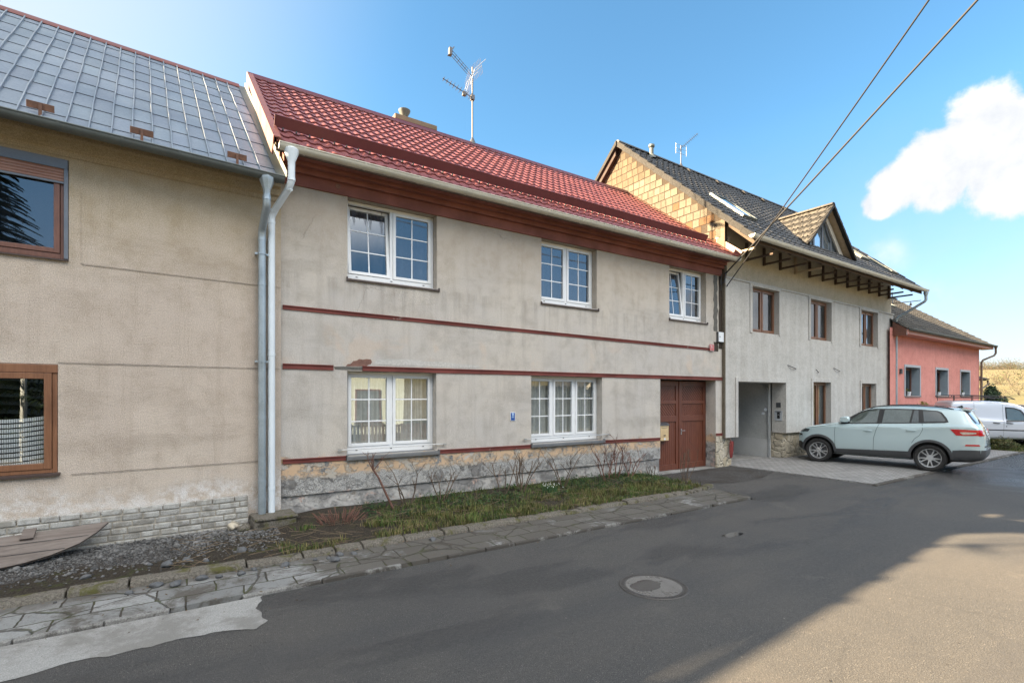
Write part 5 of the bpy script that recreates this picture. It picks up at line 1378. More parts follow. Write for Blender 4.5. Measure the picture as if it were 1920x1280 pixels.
# ================================================================= across the street (seen in the window panes)
OH = root('cottage', 'sunlit cream cottage across the street, seen mirrored in the lower windows', 'house', (4.5, -18.0, 0))
b = MB(); OFF[OH.name] = Vector((4.5,-18.0,0))
b.box(-4.0, 10.0, -25, -17.5, -.2, 3.9); b.build('wall', M['cream'], OH)
b = MB(); b.extr([(-16.9,3.75),(-21.2,7.4),(-25.6,3.75)], -4.5, 10.4, 'x'); b.build('roof', M['dark_tile'], OH)
for xa, xb in ((7.3,8.7),(2.6,4.0),(-1.8,-.4)):
    b = MB(); b.box(xa,xb,-17.5,-17.46,.7,2.4); wf = b.build('window', M['dark_frame'], OH); b = MB(); b.box(xa+.08,(xa+xb)/2-.04,-17.46,-17.45,.78,2.32); b.box((xa+xb)/2+.04,xb-.08,-17.46,-17.45,.78,2.32); b.build('pane', M['skylight'], wf); b = MB(); b.box(xa-.06,xb+.06,-17.5,-17.38,.6,.68); b.build('sill', M['brown_sill'], wf)
FN = root('picket_fence', 'low dark wooden fence before the cottage across the street', 'fence', (7, -13.3, 0)); b = MB(); OFF[FN.name] = Vector((7,-13.3,0))
for k in range(62): b.box(2.4+k*.16, 2.52+k*.16, -13.32, -13.30, .05, .78+.06*math.sin(k*2.1))
b.build('picket', M['timber'], FN); b = MB(); b.box(2.4,12.4,-13.36,-13.32,.3,.38); b.box(2.4,12.4,-13.36,-13.32,.7,.78); b.build('rail', M['timber'], FN)
BN = root('barn', 'white gabled outbuilding across the street, mirrored in the three-part window', 'barn', (41, -36, 0)); OFF[BN.name] = Vector((41,-36,0))
b = MB(); b.extr([(38,-.2),(43,-.2),(43,2.0),(40.5,4.0),(38,2.0)], -42, -36, 'y'); b.build('wall', simple('white_gable', (.72,.70,.64), .9, 0, .08, 2.), BN)
b = MB(); b.extr([(37.7,1.85),(40.5,4.05),(43.3,1.85),(43.3,2.0),(40.5,4.2),(37.7,2.0)], -42.3, -35.8, 'y'); b.build('roof', M['dark_tile'], BN)

# ================================================================= vehicles
def interp(tab, x):
    if x <= tab[0][0]: return tab[0][1]
    for (a, va), (c, vc) in zip(tab, tab[1:]):
        if x <= c:
            f = (x-a)/(c-a); return va + (vc-va)*f
    return tab[-1][1]

def hull(stations, zt, zb, W_, belt, rw, subs=2, shoulder=.975):
    """lofted closed body; returns evaluated mesh data (verts, faces)"""
    vs, fs = [], []; NP = 13
    for x in stations:
        t_, l_, w_, bl, r_ = interp(zt,x), interp(zb,x), interp(W_,x), interp(belt,x), interp(rw,x)
        zs = min(bl, t_-.045); cab = max(0., t_-bl-.02)
        half = [(0,l_), (.78*w_,l_), (.955*w_,min(l_+.05,l_+.15*(zs-l_))), (.985*w_,min(l_+.20,l_+.35*(zs-l_))), (1.0*w_,min(l_+.40, l_+.58*(zs-l_))), (.990*w_,l_+.82*(zs-l_)), (.996*w_,l_+.94*(zs-l_)), (.990*w_,l_+.975*(zs-l_)), (shoulder*w_*.975,zs)]
        if cab > .1:
            half += [(.955*w_*.97, zs+.05), (.5*(.93*w_+r_)*1.015, zs+.5*(t_-zs)), (r_+.035, t_-.10), (r_-.02, t_-.035), (.55*r_, t_-.004), (0, t_)]
        else:
            half += [(.93*w_, zs+.014), (.86*w_, zs+.024), (.74*w_, t_-.015), (.58*w_, t_-.006), (.3*w_, t_), (0, t_)]
        ring = [(x, y, z) for y, z in half] + [(x, -y, z) for y, z in half[-2:0:-1]]
        vs.append(ring)
    n = len(vs[0]); V = [p for r_ in vs for p in r_]
    for i in range(len(vs)-1):
        for k in range(n): fs.append((i*n+k, i*n+(k+1)%n, (i+1)*n+(k+1)%n, (i+1)*n+k))
    fs.append(tuple(range(n))[::-1]); fs.append(tuple((len(vs)-1)*n+k for k in range(n)))
    me = bpy.data.meshes.new('hull'); me.from_pydata(V, [], fs); me.update()
    o = bpy.data.objects.new('hull', me); COL.objects.link(o)
    md = o.modifiers.new('s', 'SUBSURF'); md.levels = subs; md.render_levels = subs
    return o

def evaluated(o):
    dg = bpy.context.evaluated_depsgraph_get(); dg.update()
    return bpy.data.meshes.new_from_object(o.evaluated_get(dg))

class Skin:
    def __init__(s, me):
        s.bvh = BVHTree.FromPolygons([v.co.copy() for v in me.vertices], [tuple(p.vertices) for p in me.polygons])
    def side(s, x, z, off, sg=1):
        h = s.bvh.ray_cast(Vector((x, sg*3, z)), Vector((0, -sg, 0)))
        if h[0] is None:
            h = s.bvh.find_nearest(Vector((x, sg*.8, z)))
        return h[0] + h[1].normalized()*off*(1 if h[1].y*sg > 0 else -1)
    def rear(s, y, z, off, sg=-1):
        h = s.bvh.ray_cast(Vector((sg*5, y, z)), Vector((-sg, 0, 0)))
        if h[0] is None: h = s.bvh.find_nearest(Vector((sg*2.2, y, z)))
        return h[0] + h[1].normalized()*off*(1 if h[1].x*sg > 0 else -1)
    def top(s, x, y, off):
        h = s.bvh.ray_cast(Vector((x, y, 5)), Vector((0, 0, -1)))
        if h[0] is None: h = s.bvh.find_nearest(Vector((x, y, 1.6)))
        return h[0] + h[1].normalized()*off*(1 if h[1].z > 0 else -1)

def patch2(b, poly, fn, step=.06, mi=0, edge=None, inner=None):
    """2D outline cut into a fine net and laid on a surface by fn(u, v); edge = second fn giving the rim its thickness"""
    bm = bmesh.new()
    vs = [bm.verts.new((u, v, 0)) for u, v in poly]; bm.faces.new(vs)
    us = [p[0] for p in poly]; vv = [p[1] for p in poly]
    for lo, hi, no in ((min(us), max(us), (1,0,0)), (min(vv), max(vv), (0,1,0))):
        k = lo+step
        while k < hi:
            bmesh.ops.bisect_plane(bm, geom=bm.verts[:]+bm.edges[:]+bm.faces[:], plane_co=(k*no[0], k*no[1], 0), plane_no=no); k += step
    bm.verts.ensure_lookup_table(); bm.verts.index_update()
    base = len(b.v)
    P2 = [(v.co.x, v.co.y) for v in bm.verts]
    b.v += [tuple(fn(u, v)) for u, v in P2]
    for f in bm.faces: b.f.append([base+v.index for v in f.verts]); b.mi.append(mi); b.col.append(None)
    if edge:
        m = {}
        for e in bm.edges:
            if len(e.link_faces) == 1:
                q = []
                for v in e.verts:
                    if v.index not in m: m[v.index] = len(b.v); b.v.append(tuple(edge(v.co.x, v.co.y)))
                    q.append(v.index)
                b.f.append([base+q[0], base+q[1], m[q[1]], m[q[0]]]); b.mi.append(mi); b.col.append(None)
    bm.free()

def make_wheel(par, x, y, r, sg, tw=.235, rim_r=.245, spokes=5):
    """wheel with its face toward sg*y"""
    cz = r
    m = Matrix.Translation((x, y, cz)) @ Matrix.Rotation(R(-90*sg), 4, 'X')     # local z points outward
    b = MB(); h = tw/2
    prof = [(rim_r,-h*.8),(rim_r+.02,-h*.95),(r-.03,-h),(r-.006,-h*.82),(r,-h*.45),(r-.004,-.012),(r-.012,-.006),(r-.012,.006),(r-.004,.012),(r,h*.45),(r-.006,h*.82),(r-.03,h),(rim_r+.02,h*.95),(rim_r,h*.8)]
    b.lathe(prof, m, 48)
    for k in range(64):
        a = 2*PI*k/64
        for hh in (-h*.68, h*.68):
            c = m @ Vector(((r-.004)*math.cos(a), (r-.004)*math.sin(a), hh)); b.obox(c, (.022,.018,h*.5), m.to_3x3() @ Matrix.Rotation(a, 3, 'Z'))
    wh = b.build('wheel', M['tyre'], par, auto=40)
    b = MB(); b.lathe([(rim_r+.004,h*.78),(rim_r+.012,h*.86),(rim_r-.004,h*.84),(rim_r-.018,h*.5),(rim_r-.02,-h*.6)], m, 44); 
    for k in range(spokes):
        for d in (-.19, .19):
            a0 = 2*PI*k/spokes + d*.55 + .31; a1 = 2*PI*k/spokes + d*1.25 + .31
            p0 = Vector((.045*math.cos(a0), .045*math.sin(a0), h*.62)); p1 = Vector(((rim_r-.012)*math.cos(a1), (rim_r-.012)*math.sin(a1), h*.70))
            dd = (p1-p0); s_ = dd.cross(Vector((0,0,1))).normalized(); up = Vector((0,0,1))
            vs = [m @ q for q in (p0-s_*.021-up*.03, p0+s_*.021-up*.03, p1+s_*.016-up*.05, p1-s_*.016-up*.05, p0-s_*.013, p0+s_*.013, p1+s_*.010, p1-s_*.010)]
            b.add(vs, [(0,3,2,1),(4,5,6,7),(0,1,5,4),(1,2,6,5),(2,3,7,6),(3,0,4,7)])
    b.lathe([(0,h*.66),(.032,h*.66),(.036,h*.60),(.075,h*.58),(.08,h*.4),(.08,h*.1)], m, 20)
    for k in range(5):
        a = 2*PI*k/5+.3; c = m @ Vector((.052*math.cos(a), .052*math.sin(a), h*.60)); b.obox(c, (.016,.016,.012), m.to_3x3())
    b.build('rim', M['alloy'], wh, auto=35)
    b = MB(); b.lathe([(0,h*.02),(.16,h*.02),(.16,-h*.1),(rim_r-.02,-h*.15)], m, 28); b.build('brake_disc', M['dark_steel'], wh)
    return wh

# --------------------------------------------------------------- estate SUV parked nose to the wall
CAR = root('parked_car', 'pale silver-blue estate SUV parked nose against the grey house on the paved drive', 'car', (17.64, -2.33, .034), R(99.6))
ZT = [(-2.30,.86),(-2.27,1.06),(-2.20,1.22),(-2.08,1.42),(-1.92,1.66),(-1.86,1.715),(-1.6,1.745),(-1.1,1.775),(-.5,1.79),(-.05,1.775),(.3,1.70),(.6,1.53),(.9,1.325),(1.0,1.265),(1.12,1.235),(1.4,1.195),(1.7,1.13),(1.92,1.06),(2.05,.98),(2.14,.88),(2.19,.74),(2.21,.60)]
ZB = [(-2.30,.56),(-2.27,.42),(-2.2,.34),(-2.0,.29),(-1.7,.27),(0,.25),(1.7,.26),(2.0,.27),(2.12,.32),(2.18,.40),(2.21,.50)]
WD = [(-2.30,.62),(-2.27,.74),(-2.20,.83),(-2.08,.875),(-1.85,.90),(-1.3,.915),(0,.915),(1.3,.915),(1.65,.905),(1.88,.87),(2.02,.80),(2.12,.69),(2.18,.56),(2.21,.42)]
BL = [(-2.3,1.27),(-1.6,1.27),(-.9,1.225),(0,1.20),(.9,1.16),(1.1,1.155),(2.2,1.1)]
RW = [(-2.3,.60),(-1.9,.61),(-1.2,.645),(-.3,.66),(.2,.66),(.6,.67),(.95,.70),(2.2,.6)]
FA, RA, WR = 1.50, -1.19, .355
ho = hull([-2.30,-2.27,-2.20,-2.08,-1.98,-1.90,-1.84,-1.6,-1.35,-1.1,-.8,-.5,-.2,.05,.3,.48,.64,.8,.92,1.02,1.14,1.32,1.52,1.72,1.88,1.98,2.06,2.12,2.17,2.20,2.21], ZT, ZB, WD, BL, RW)
me0 = evaluated(ho); SK = Skin(me0)
ho.data = me0.copy(); ho.modifiers.clear()
ho.data.materials.clear(); ho.data.materials.append(M['car_paint']); ho.data.materials.append(M['black'])
for p in ho.data.polygons: p.material_index = 0
cb = MB()
for xx in (FA, RA):
    for q_ in (1,-1): cb.lathe([(0,.52),(.425,.52),(.425,1.2),(0,1.2)], Matrix.Translation((xx,0,WR+.02)) @ Matrix.Rotation(R(90*q_),4,'X'), 40, 1)
cut = cb.build('cutter', [M['car_paint'], M['black']])
bm = bmesh.new(); bm.from_mesh(cut.data); bmesh.ops.remove_doubles(bm, verts=bm.verts, dist=1e-5); bmesh.ops.recalc_face_normals(bm, faces=bm.faces)
if bm.calc_volume(signed=True) < 0: bmesh.ops.reverse_faces(bm, faces=bm.faces)
bm.to_mesh(cut.data); bm.free()
bm = bmesh.new(); bm.from_mesh(ho.data); bmesh.ops.recalc_face_normals(bm, faces=bm.faces)
if bm.calc_volume(signed=True) < 0: bmesh.ops.reverse_faces(bm, faces=bm.faces)
bm.to_mesh(ho.data); bm.free()
md = ho.modifiers.new('arches', 'BOOLEAN'); md.operation = 'DIFFERENCE'; md.object = cut; md.solver = 'EXACT'
me1 = evaluated(ho)
bpy.data.objects.remove(ho); bpy.data.objects.remove(cut)
me1.name = 'body'
for p in me1.polygons: p.use_smooth = True
try: me1.set_sharp_from_angle(angle=R(38))
except Exception: pass
body = bpy.data.objects.new('body', me1); COL.objects.link(body); body.parent = CAR

S = lambda off, sg=1: (lambda x, z: SK.side(x, z, off, sg))
def sidepatch(nm, polys, mat, off, par=CAR, thick=True, step=.055, sgs=(1,-1), smooth=True, inner=-.004):
    out = []
    for sg in sgs:
        for poly in polys:
            b = MB(); patch2(b, poly, S(off, sg), step, 0, S(inner, sg) if thick else None)
            out.append(b.build(nm, mat, par, auto=30))
    return out
# glasshouse: black surround, then panes
dlo = [(.985,1.195),(.80,1.33),(.60,1.475),(.42,1.585),(.25,1.645),(.05,1.672),(-.4,1.685),(-.95,1.675),(-1.33,1.640),(-1.42,1.60),(-1.53,1.45),(-1.575,1.345),(-1.50,1.325),(-.9,1.285),(0,1.245),(.6,1.215)]
sidepatch('window_surround', [dlo], M['black'], .007, step=.03)
sidepatch('front_side_glass', [[(.70,1.232),(.62,1.36),(.44,1.52),(.27,1.605),(.10,1.638),(-.035,1.648),(.005,1.275),(.35,1.245)]], M['car_glass_clear'], .0105, step=.03)
sidepatch('rear_side_glass', [[(-.115,1.275),(-.165,1.652),(-.79,1.652),(-.74,1.305)]], M['car_glass_clear'], .0105, step=.03)
sidepatch('rear_quarter_glass', [[(-.785,1.31),(-.835,1.650),(-.92,1.648),(-.95,1.315)], [(-1.06,1.335),(-1.02,1.635),(-1.32,1.612),(-1.39,1.57),(-1.49,1.42),(-1.51,1.36)]], M['car_glass'], .0105, step=.03)
# door shut lines as narrow dark gaps, doors stand a hair proud
def strip(pts, wv):
    L, Rr = [], []
    for i, p in enumerate(pts):
        a = Vector(pts[max(0,i-1)]); c = Vector(pts[min(len(pts)-1,i+1)]); d_ = (c-a).normalized(); n_ = Vector((-d_.y,d_.x))
        L.append(tuple(Vector(p)+n_*wv)); Rr.append(tuple(Vector(p)-n_*wv))
    return L+Rr[::-1]
sidepatch('shut_line', [strip([(1.04,1.175),(1.06,.95),(1.05,.45)],.004), strip([(-.06,1.26),(.02,1.05),(.075,.82),(.085,.45)],.004), strip([(-1.02,1.315),(-1.04,1.12),(-.97,.96),(-.86,.86),(-.80,.74)],.004), strip([(1.04,1.175),(1.4,1.115),(1.85,1.04)],.005)], M['black'], .0025, thick=False)
dF = sidepatch('front_door', [[(1.025,1.165),(1.045,.95),(1.035,.50),(.10,.50),(.09,.82),(.035,1.05),(-.045,1.24),(.5,1.205)]], M['car_paint'], .004)
dR = sidepatch('rear_door', [[(-.075,1.245),(.005,1.05),(.06,.82),(.07,.50),(-.70,.50),(-.76,.70),(-.85,.87),(-.955,.97),(-1.02,1.12),(-1.0,1.30),(-.6,1.27)]], M['car_paint'], .004)
for sg, a, c in ((1, dF[0], dR[0]), (-1, dF[1], dR[1])):
    for par, x0, z in ((a,.10,1.035),(c,-.90,1.09)):
        b = MB(); pts = [SK.side(x0+.21*i/6, z-.006*i/6, .010+.026*math.sin(PI*i/6)**.5, sg) for i in range(7)]; b.tube(pts, [.008,.013,.014,.014,.014,.013,.008], 8); b.build('handle', M['car_paint'], par, smooth=True)
    b = MB()
    for (x0, z) in ((.2,1.03),(-.8,1.085)):
        pass
# lower cladding: sills, arches, bumper
sidepatch('sill_cladding', [[(1.09,.27),(1.06,.45),(-.77,.50),(-.80,.27)]], M['cladding'], .014, inner=-.01)
def arch(xc, r0, r1, a0, a1, n=22):
    o_ = [(xc+r1*math.cos(a0+(a1-a0)*k/n), WR+.02+r1*math.sin(a0+(a1-a0)*k/n)) for k in range(n+1)]; i_ = [(xc+r0*math.cos(a0+(a1-a0)*k/n), WR+.02+r0*math.sin(a0+(a1-a0)*k/n)) for k in range(n+1)]
    return o_, i_
for xc in (FA, RA):
    for sg in (1,-1):
        o_, i_ = arch(xc, .418, .485, R(-12), R(192)); b = MB(); n = len(o_)
        P0 = [SK.side(*p, .018, sg) for p in o_]; P1 = [SK.side(*p, .022, sg) for p in i_]; Pm = [P0[k].lerp(P1[k], .5) + Vector((0,sg*.006,0)) for k in range(n)]; P2 = [p-Vector((0,sg*.09,0)) for p in P1]; P3 = [p-Vector((0,sg*.03,0)) for p in P0]
        vs = P3+P0+Pm+P1+P2
        b.add(vs, [(q*n+k,q*n+k+1,(q+1)*n+k+1,(q+1)*n+k) for q in range(4) for k in range(n-1)]); b.build('arch_trim', M['cladding'], CAR, auto=40)
for sg in (1,-1):
    b = MB(); patch2(b, [(-1.62,.30),(-1.66,.60),(-1.85,.625),(-2.1,.635),(-2.19,.635),(-2.19,.38),(-2.0,.315)], S(.016,sg), .05, 0, S(-.01,sg)); b.build('bumper_cladding', M['cladding'], CAR, auto=30)
Rf = lambda off: (lambda y, z: SK.rear(y, z, off))
b = MB(); patch2(b, [(-.80,.40),(-.80,.635),(.80,.635),(.80,.40),(.6,.36),(-.6,.36)], Rf(.016), .05, 0, Rf(-.01)); b.build('rear_bumper', M['cladding'], CAR, auto=30)
b = MB(); patch2(b, [(-.72,.715),(-.72,.745),(.72,.745),(.72,.715)], Rf(.005), .05); b.build('bumper_strip', M['black'], CAR)
# rear glass, spoiler, lamps, plate
b = MB(); patch2(b, [(-.60,1.33),(-.545,1.655),(.545,1.655),(.60,1.33),(.4,1.285),(-.4,1.285)], Rf(.006), .06); b.build('rear_window', M['car_glass'], CAR, auto=30)
b = MB(); patch2(b, [(-.665,1.32),(-.60,1.672),(-.545,1.66),(-.60,1.325)], Rf(.004), .06); patch2(b, [(.60,1.325),(.545,1.66),(.60,1.672),(.665,1.32)], Rf(.004), .06); b.build('window_surround', M['black'], CAR, auto=30)
b = MB(); pr = [(-1.80,1.735),(-1.95,1.712),(-2.03,1.698),(-2.035,1.683),(-1.95,1.670),(-1.80,1.69)]
vs = []
for y in (-.56,-.5,0,.5,.56):
    k = .93 if abs(y) > .52 else 1
    vs += [(-1.8+(p[0]+1.8)*k, y, p[1]-(.012 if abs(y) > .3 else 0)) for p in pr]
n = 6; b.add(vs, [(i*n+k,(i+1)*n+k,(i+1)*n+(k+1)%n,i*n+(k+1)%n) for i in range(4) for k in range(n)] + [tuple(range(n)), tuple(4*n+k for k in range(n))[::-1]])
b.build('spoiler', M['car_paint'], CAR, auto=45)
b = MB(); b.bar(SK.rear(-.02,1.40,.012), SK.rear(.30,1.315,.012), .018, .014); b.build('wiper', M['black'], CAR)
for sg in (1,-1):
    b = MB(); patch2(b, [(-1.61,1.165),(-1.73,1.005),(-1.90,1.0),(-2.19,1.02),(-2.19,1.155),(-1.9,1.165)], S(.008,sg), .04, 0, S(-.006,sg)); tl = b.build('tail_lamp', M['red_lens'], CAR, auto=30)
    b = MB(); patch2(b, [(-1.86,1.03),(-2.05,1.045),(-2.12,1.06),(-2.12,1.10),(-1.90,1.10),(-1.80,1.09)], S(.012,sg), .04, 0, S(.004,sg)); b.build('clear_lens', M['clear_lens'], tl, auto=30)
    yy = sorted((sg*.50, sg*.80)); b = MB(); patch2(b, [(sg*.835,1.005),(sg*.835,1.165),(sg*.50,1.135),(sg*.42,1.085),(sg*.55,1.03)], Rf(.010), .04, 0, Rf(-.006)); b.build('tail_lamp', M['red_lens'], CAR, auto=30)
    b = MB(); patch2(b, [(sg*.78,1.045),(sg*.78,1.10),(sg*.52,1.10),(sg*.47,1.075)], Rf(.013), .04); b.build('tail_lamp_strip', M['clear_lens'], CAR)
    b = MB(); patch2(b, [(-1.90,.735),(-1.92,.775),(-2.17,.785),(-2.19,.745)], S(.010,sg), .04, 0, S(-.004,sg)); b.build('reflector', M['red_lens'], CAR, auto=30)
    b = MB(); patch2(b, [(1.74,1.005),(1.80,.925),(1.98,.915),(2.08,.94),(2.06,.99),(1.95,1.03)], S(.008,sg), .04, 0, S(-.006,sg)); b.build('headlamp', M['car_glass'], CAR, auto=30)
    b = MB(); patch2(b, [(1.96,.80),(2.0,.86),(2.10,.855),(2.08,.79)], S(.008,sg), .04); b.build('fog_lamp', M['car_glass'], CAR)
    b = MB(); patch2(b, [(1.93,.36),(1.93,.55),(2.03,.62),(2.12,.60),(2.13,.45),(2.05,.37)], S(.006,sg), .04); b.build('bumper_intake', M['black'], CAR)
    # door mirror
    b = MB(); c = SK.side(.76,1.285,.10,sg); m = Matrix.Translation(c+Vector((0,0,-.02))) @ Matrix.Scale(1.2,4)
    ring = [(.10,-.075),(.13,-.02),(.11,.05),(.05,.075),(-.06,.072),(-.09,.03),(-.085,-.05),(-.03,-.08)]
    vs = []
    for yy, k in ((-.085,.75),(-.05,1.),(.05,1.),(.09,.72)): vs += [m @ Vector((p[0]*k, yy*sg, p[1]*k)) for p in ring]
    n = 8; b.add(vs, [(i*n+k,(i+1)*n+k,(i+1)*n+(k+1)%n,i*n+(k+1)%n) for i in range(3) for k in range(n)] + [tuple(range(n)), tuple(3*n+k for k in range(n))]); mm = b.build('door_mirror', M['car_paint'], CAR, auto=60)
    b = MB(); b.bar(SK.side(.74,1.245,-.02,sg), c+Vector((-.01,0,-.06)), .06, .03); b.build('mirror_arm', M['black'], mm)
    # roof rail
    b = MB(); pts = [SK.top(x, sg*.60, o_) for x, o_ in ((.22,-.005),(.12,.028),(-.1,.038),(-.5,.040),(-.9,.040),(-1.3,.036),(-1.55,.026),(-1.66,-.004))]; b.tube(pts, .015, 8); b.build('roof_rail', M['black'], CAR, smooth=True)
    make_wheel(CAR, FA, sg*.80, WR, sg); make_wheel(CAR, RA, sg*.80, WR, sg)
b = MB(); patch2(b, [(-.26,1.0),(-.26,1.115),(.26,1.115),(.26,1.0)], Rf(.012), .08, 0, Rf(-.004)); pl_ = b.build('number_plate', M['plate'], CAR, auto=30)
b = MB(); patch2(b, [(-.28,.985),(-.28,1.13),(.28,1.13),(.28,.985)], Rf(.006), .08, 0, Rf(-.004)); b.build('plate_recess', M['black'], CAR)
vs, fs = text_geo('5U1 1045', .085); b = MB(); b.add([tuple(SK.rear(-v[0]*1.05, 1.057+v[1], .0145)) for v in vs], fs); b.build('plate_characters', M['ink'], pl_)
c = SK.rear(0, 1.20, .008); b = MB(); b.lathe([(0,.008),(.034,.008),(.040,.0)], Matrix.Translation(c) @ Matrix.Rotation(R(-90),4,'Y'), 24); em = b.build('emblem', M['ink'], CAR, auto=40)
b = MB(); b.lathe([(.036,.007),(.040,.011),(.044,.004)], Matrix.Translation(c) @ Matrix.Rotation(R(-90),4,'Y'), 24); b.build('emblem_ring', M['chrome'], em, auto=40)
vs, fs = text_geo('KODIAQ', .042); b = MB(); b.add([tuple(SK.rear(.47-v[0], .945+v[1], .006)) for v in vs], fs); b.build('model_lettering', M['chrome'], CAR)
b = MB(); p = SK.top(-1.70,0,0); b.add([p+Vector((.09,-.02,-.01)),p+Vector((.09,.02,-.01)),p+Vector((-.09,.025,-.01)),p+Vector((-.09,-.025,-.01)),p+Vector((-.07,.004,.065)),p+Vector((-.07,-.004,.065))],[(0,1,4,5),(2,3,5,4),(1,2,4),(3,0,5)]); b.build('roof_aerial', M['black'], CAR)
# windscreen
b = MB(); 
def Tp(off): return lambda x, y: SK.top(x, y, off)
patch2(b, [(.96,-.55),(.36,-.50),(.36,.50),(.96,.55)], Tp(.005), .06); b.build('windscreen', M['car_glass'], CAR, auto=30)
b = MB(); patch2(b, [(1.05,-.62),(.97,-.60),(.97,.60),(1.05,.62)], Tp(.004), .06); b.build('cowl_panel', M['black'], CAR)
b = MB(); patch2(b, [(-.30,.50),(.20,.46),(.20,-.46),(-.30,-.50),(-1.5,-.50),(-1.5,.50)], Tp(.004), .1); b.build('glass_roof', M['car_glass'], CAR, auto=30)

# --------------------------------------------------------------- white panel van
VAN = root('parked_van', 'white panel van with black roof rack parked by the salmon house behind the car', 'van', (26.4, -1.5, .034), math.atan2(-.767, .635))
VZT = [(0,1.45),(.015,1.66),(.05,1.80),(.14,1.855),(.6,1.865),(1.5,1.85),(2.0,1.80),(2.3,1.73),(2.6,1.56),(2.95,1.27),(3.1,1.17),(3.5,1.05),(3.75,.92),(3.85,.70)]
VZB = [(0,.42),(.05,.33),(.2,.28),(3.5,.25),(3.8,.32),(3.85,.42)]
VWD = [(0,.76),(.02,.80),(.06,.84),(.2,.865),(3.0,.865),(3.5,.80),(3.75,.66),(3.85,.5)]
VRW = [(0,.66),(.2,.70),(1.8,.70),(2.3,.66),(3.0,.66),(3.85,.5)]
VBL = [(0,1.08),(3.85,1.0)]
ho = hull([0,.01,.03,.07,.14,.3,.6,1.0,1.4,1.8,2.1,2.35,2.6,2.8,2.95,3.1,3.3,3.55,3.72,3.8,3.85], VZT, VZB, VWD, VBL, VRW)
mev = evaluated(ho); bpy.data.objects.remove(ho)
for v in mev.vertices: v.co.y += .865
SV = Skin(mev); mev.name = 'body'; mev.materials.clear(); mev.materials.append(M['van_paint'])
for p in mev.polygons: p.use_smooth = True
vb = bpy.data.objects.new('body', mev); COL.objects.link(vb); vb.parent = VAN
V = lambda off: (lambda x, z: SV.side(x, z, off, -1))
def vp_(nm, polys, mat, off, par=VAN, thick=True, inner=-.004):
    b = MB()
    for poly in polys: patch2(b, poly, V(off), .08, 0, V(inner) if thick else None)
    return b.build(nm, mat, par, auto=30)
vp_('shut_line', [strip([(.79,1.78),(.77,1.2),(.77,.40)],.004), strip([(1.725,1.70),(1.715,1.0),(1.70,.38)],.004), strip([(.79,1.78),(1.3,1.77),(1.725,1.74)],.004), strip([(1.725,1.70),(2.1,1.655),(2.45,1.52)],.004), strip([(2.70,1.1),(2.72,.5)],.006)], M['cladding'], .002, thick=False)
sd_ = vp_('sliding_door', [[(.79,.42),(.79,1.2),(.805,1.765),(1.3,1.757),(1.708,1.725),(1.702,1.0),(1.688,.40)]], M['van_paint'], .004)
cd_ = vp_('cab_door', [[(1.715,.40),(1.73,1.0),(1.742,1.685),(2.1,1.64),(2.43,1.51),(2.69,1.1),(2.70,.5),(2.5,.40)]], M['van_paint'], .004)
wf = vp_('window_surround', [[(1.80,1.0),(1.80,1.60),(2.1,1.57),(2.33,1.48),(2.62,1.02)]], M['black'], .0065, cd_)
vp_('cab_window', [[(1.84,1.04),(1.84,1.545),(2.1,1.515),(2.28,1.43),(2.52,1.05)]], M['car_glass_clear'], .009, cd_)
for par, x0 in ((sd_,1.36),(cd_,1.78)):
    b = MB(); b.tube([SV.side(x0+.22*i/6, .965-.004*i, .010+.022*math.sin(PI*i/6)**.5, -1) for i in range(7)], .015, 8); b.build('handle', M['black'], par, smooth=True)
b = MB(); b.lathe([(0,.004),(.016,.004),(.02,0)], Matrix.Translation(SV.side(1.80,.82,.004,-1)) @ Matrix.Rotation(R(90),4,'X'), 12); b.build('lock', M['black'], cd_)
vp_('rub_strip', [[(.08,.66),(.08,.705),(3.3,.675),(3.3,.63)]], M['cladding'], .012)
for z in (.50,.57): vp_('side_crease', [[(.1,z),(.1,z+.012),(2.7,z-.01),(2.7,z-.022)]], M['van_paint'], .012)
b = MB()
for y in (.22, 1.50):
    b.tube([(.06,y,2.02),(.10,y,2.06),(.5,y,2.075),(1.6,y,2.04),(2.0,y,2.0),(2.18,y,1.90)], .016, 8); b.tube([(.08,y,1.97),(1.9,y,1.955),(2.18,y,1.90)], .012, 8)
    for x in (.14,.75,1.4,1.85): b.tube([(x,y,1.83),(x,y,2.05)], .012, 6)
for x in (.10,.55,1.0,1.45,1.9): b.tube([(x,.22,1.98),(x,1.50,1.98)], .013, 6)
b.build('roof_rack', M['black'], VAN)
for x in (.72, 3.08):
    for sg, y in ((-1,.10),(1,1.62)): make_wheel(VAN, x, y, .31, sg, .19, .2)

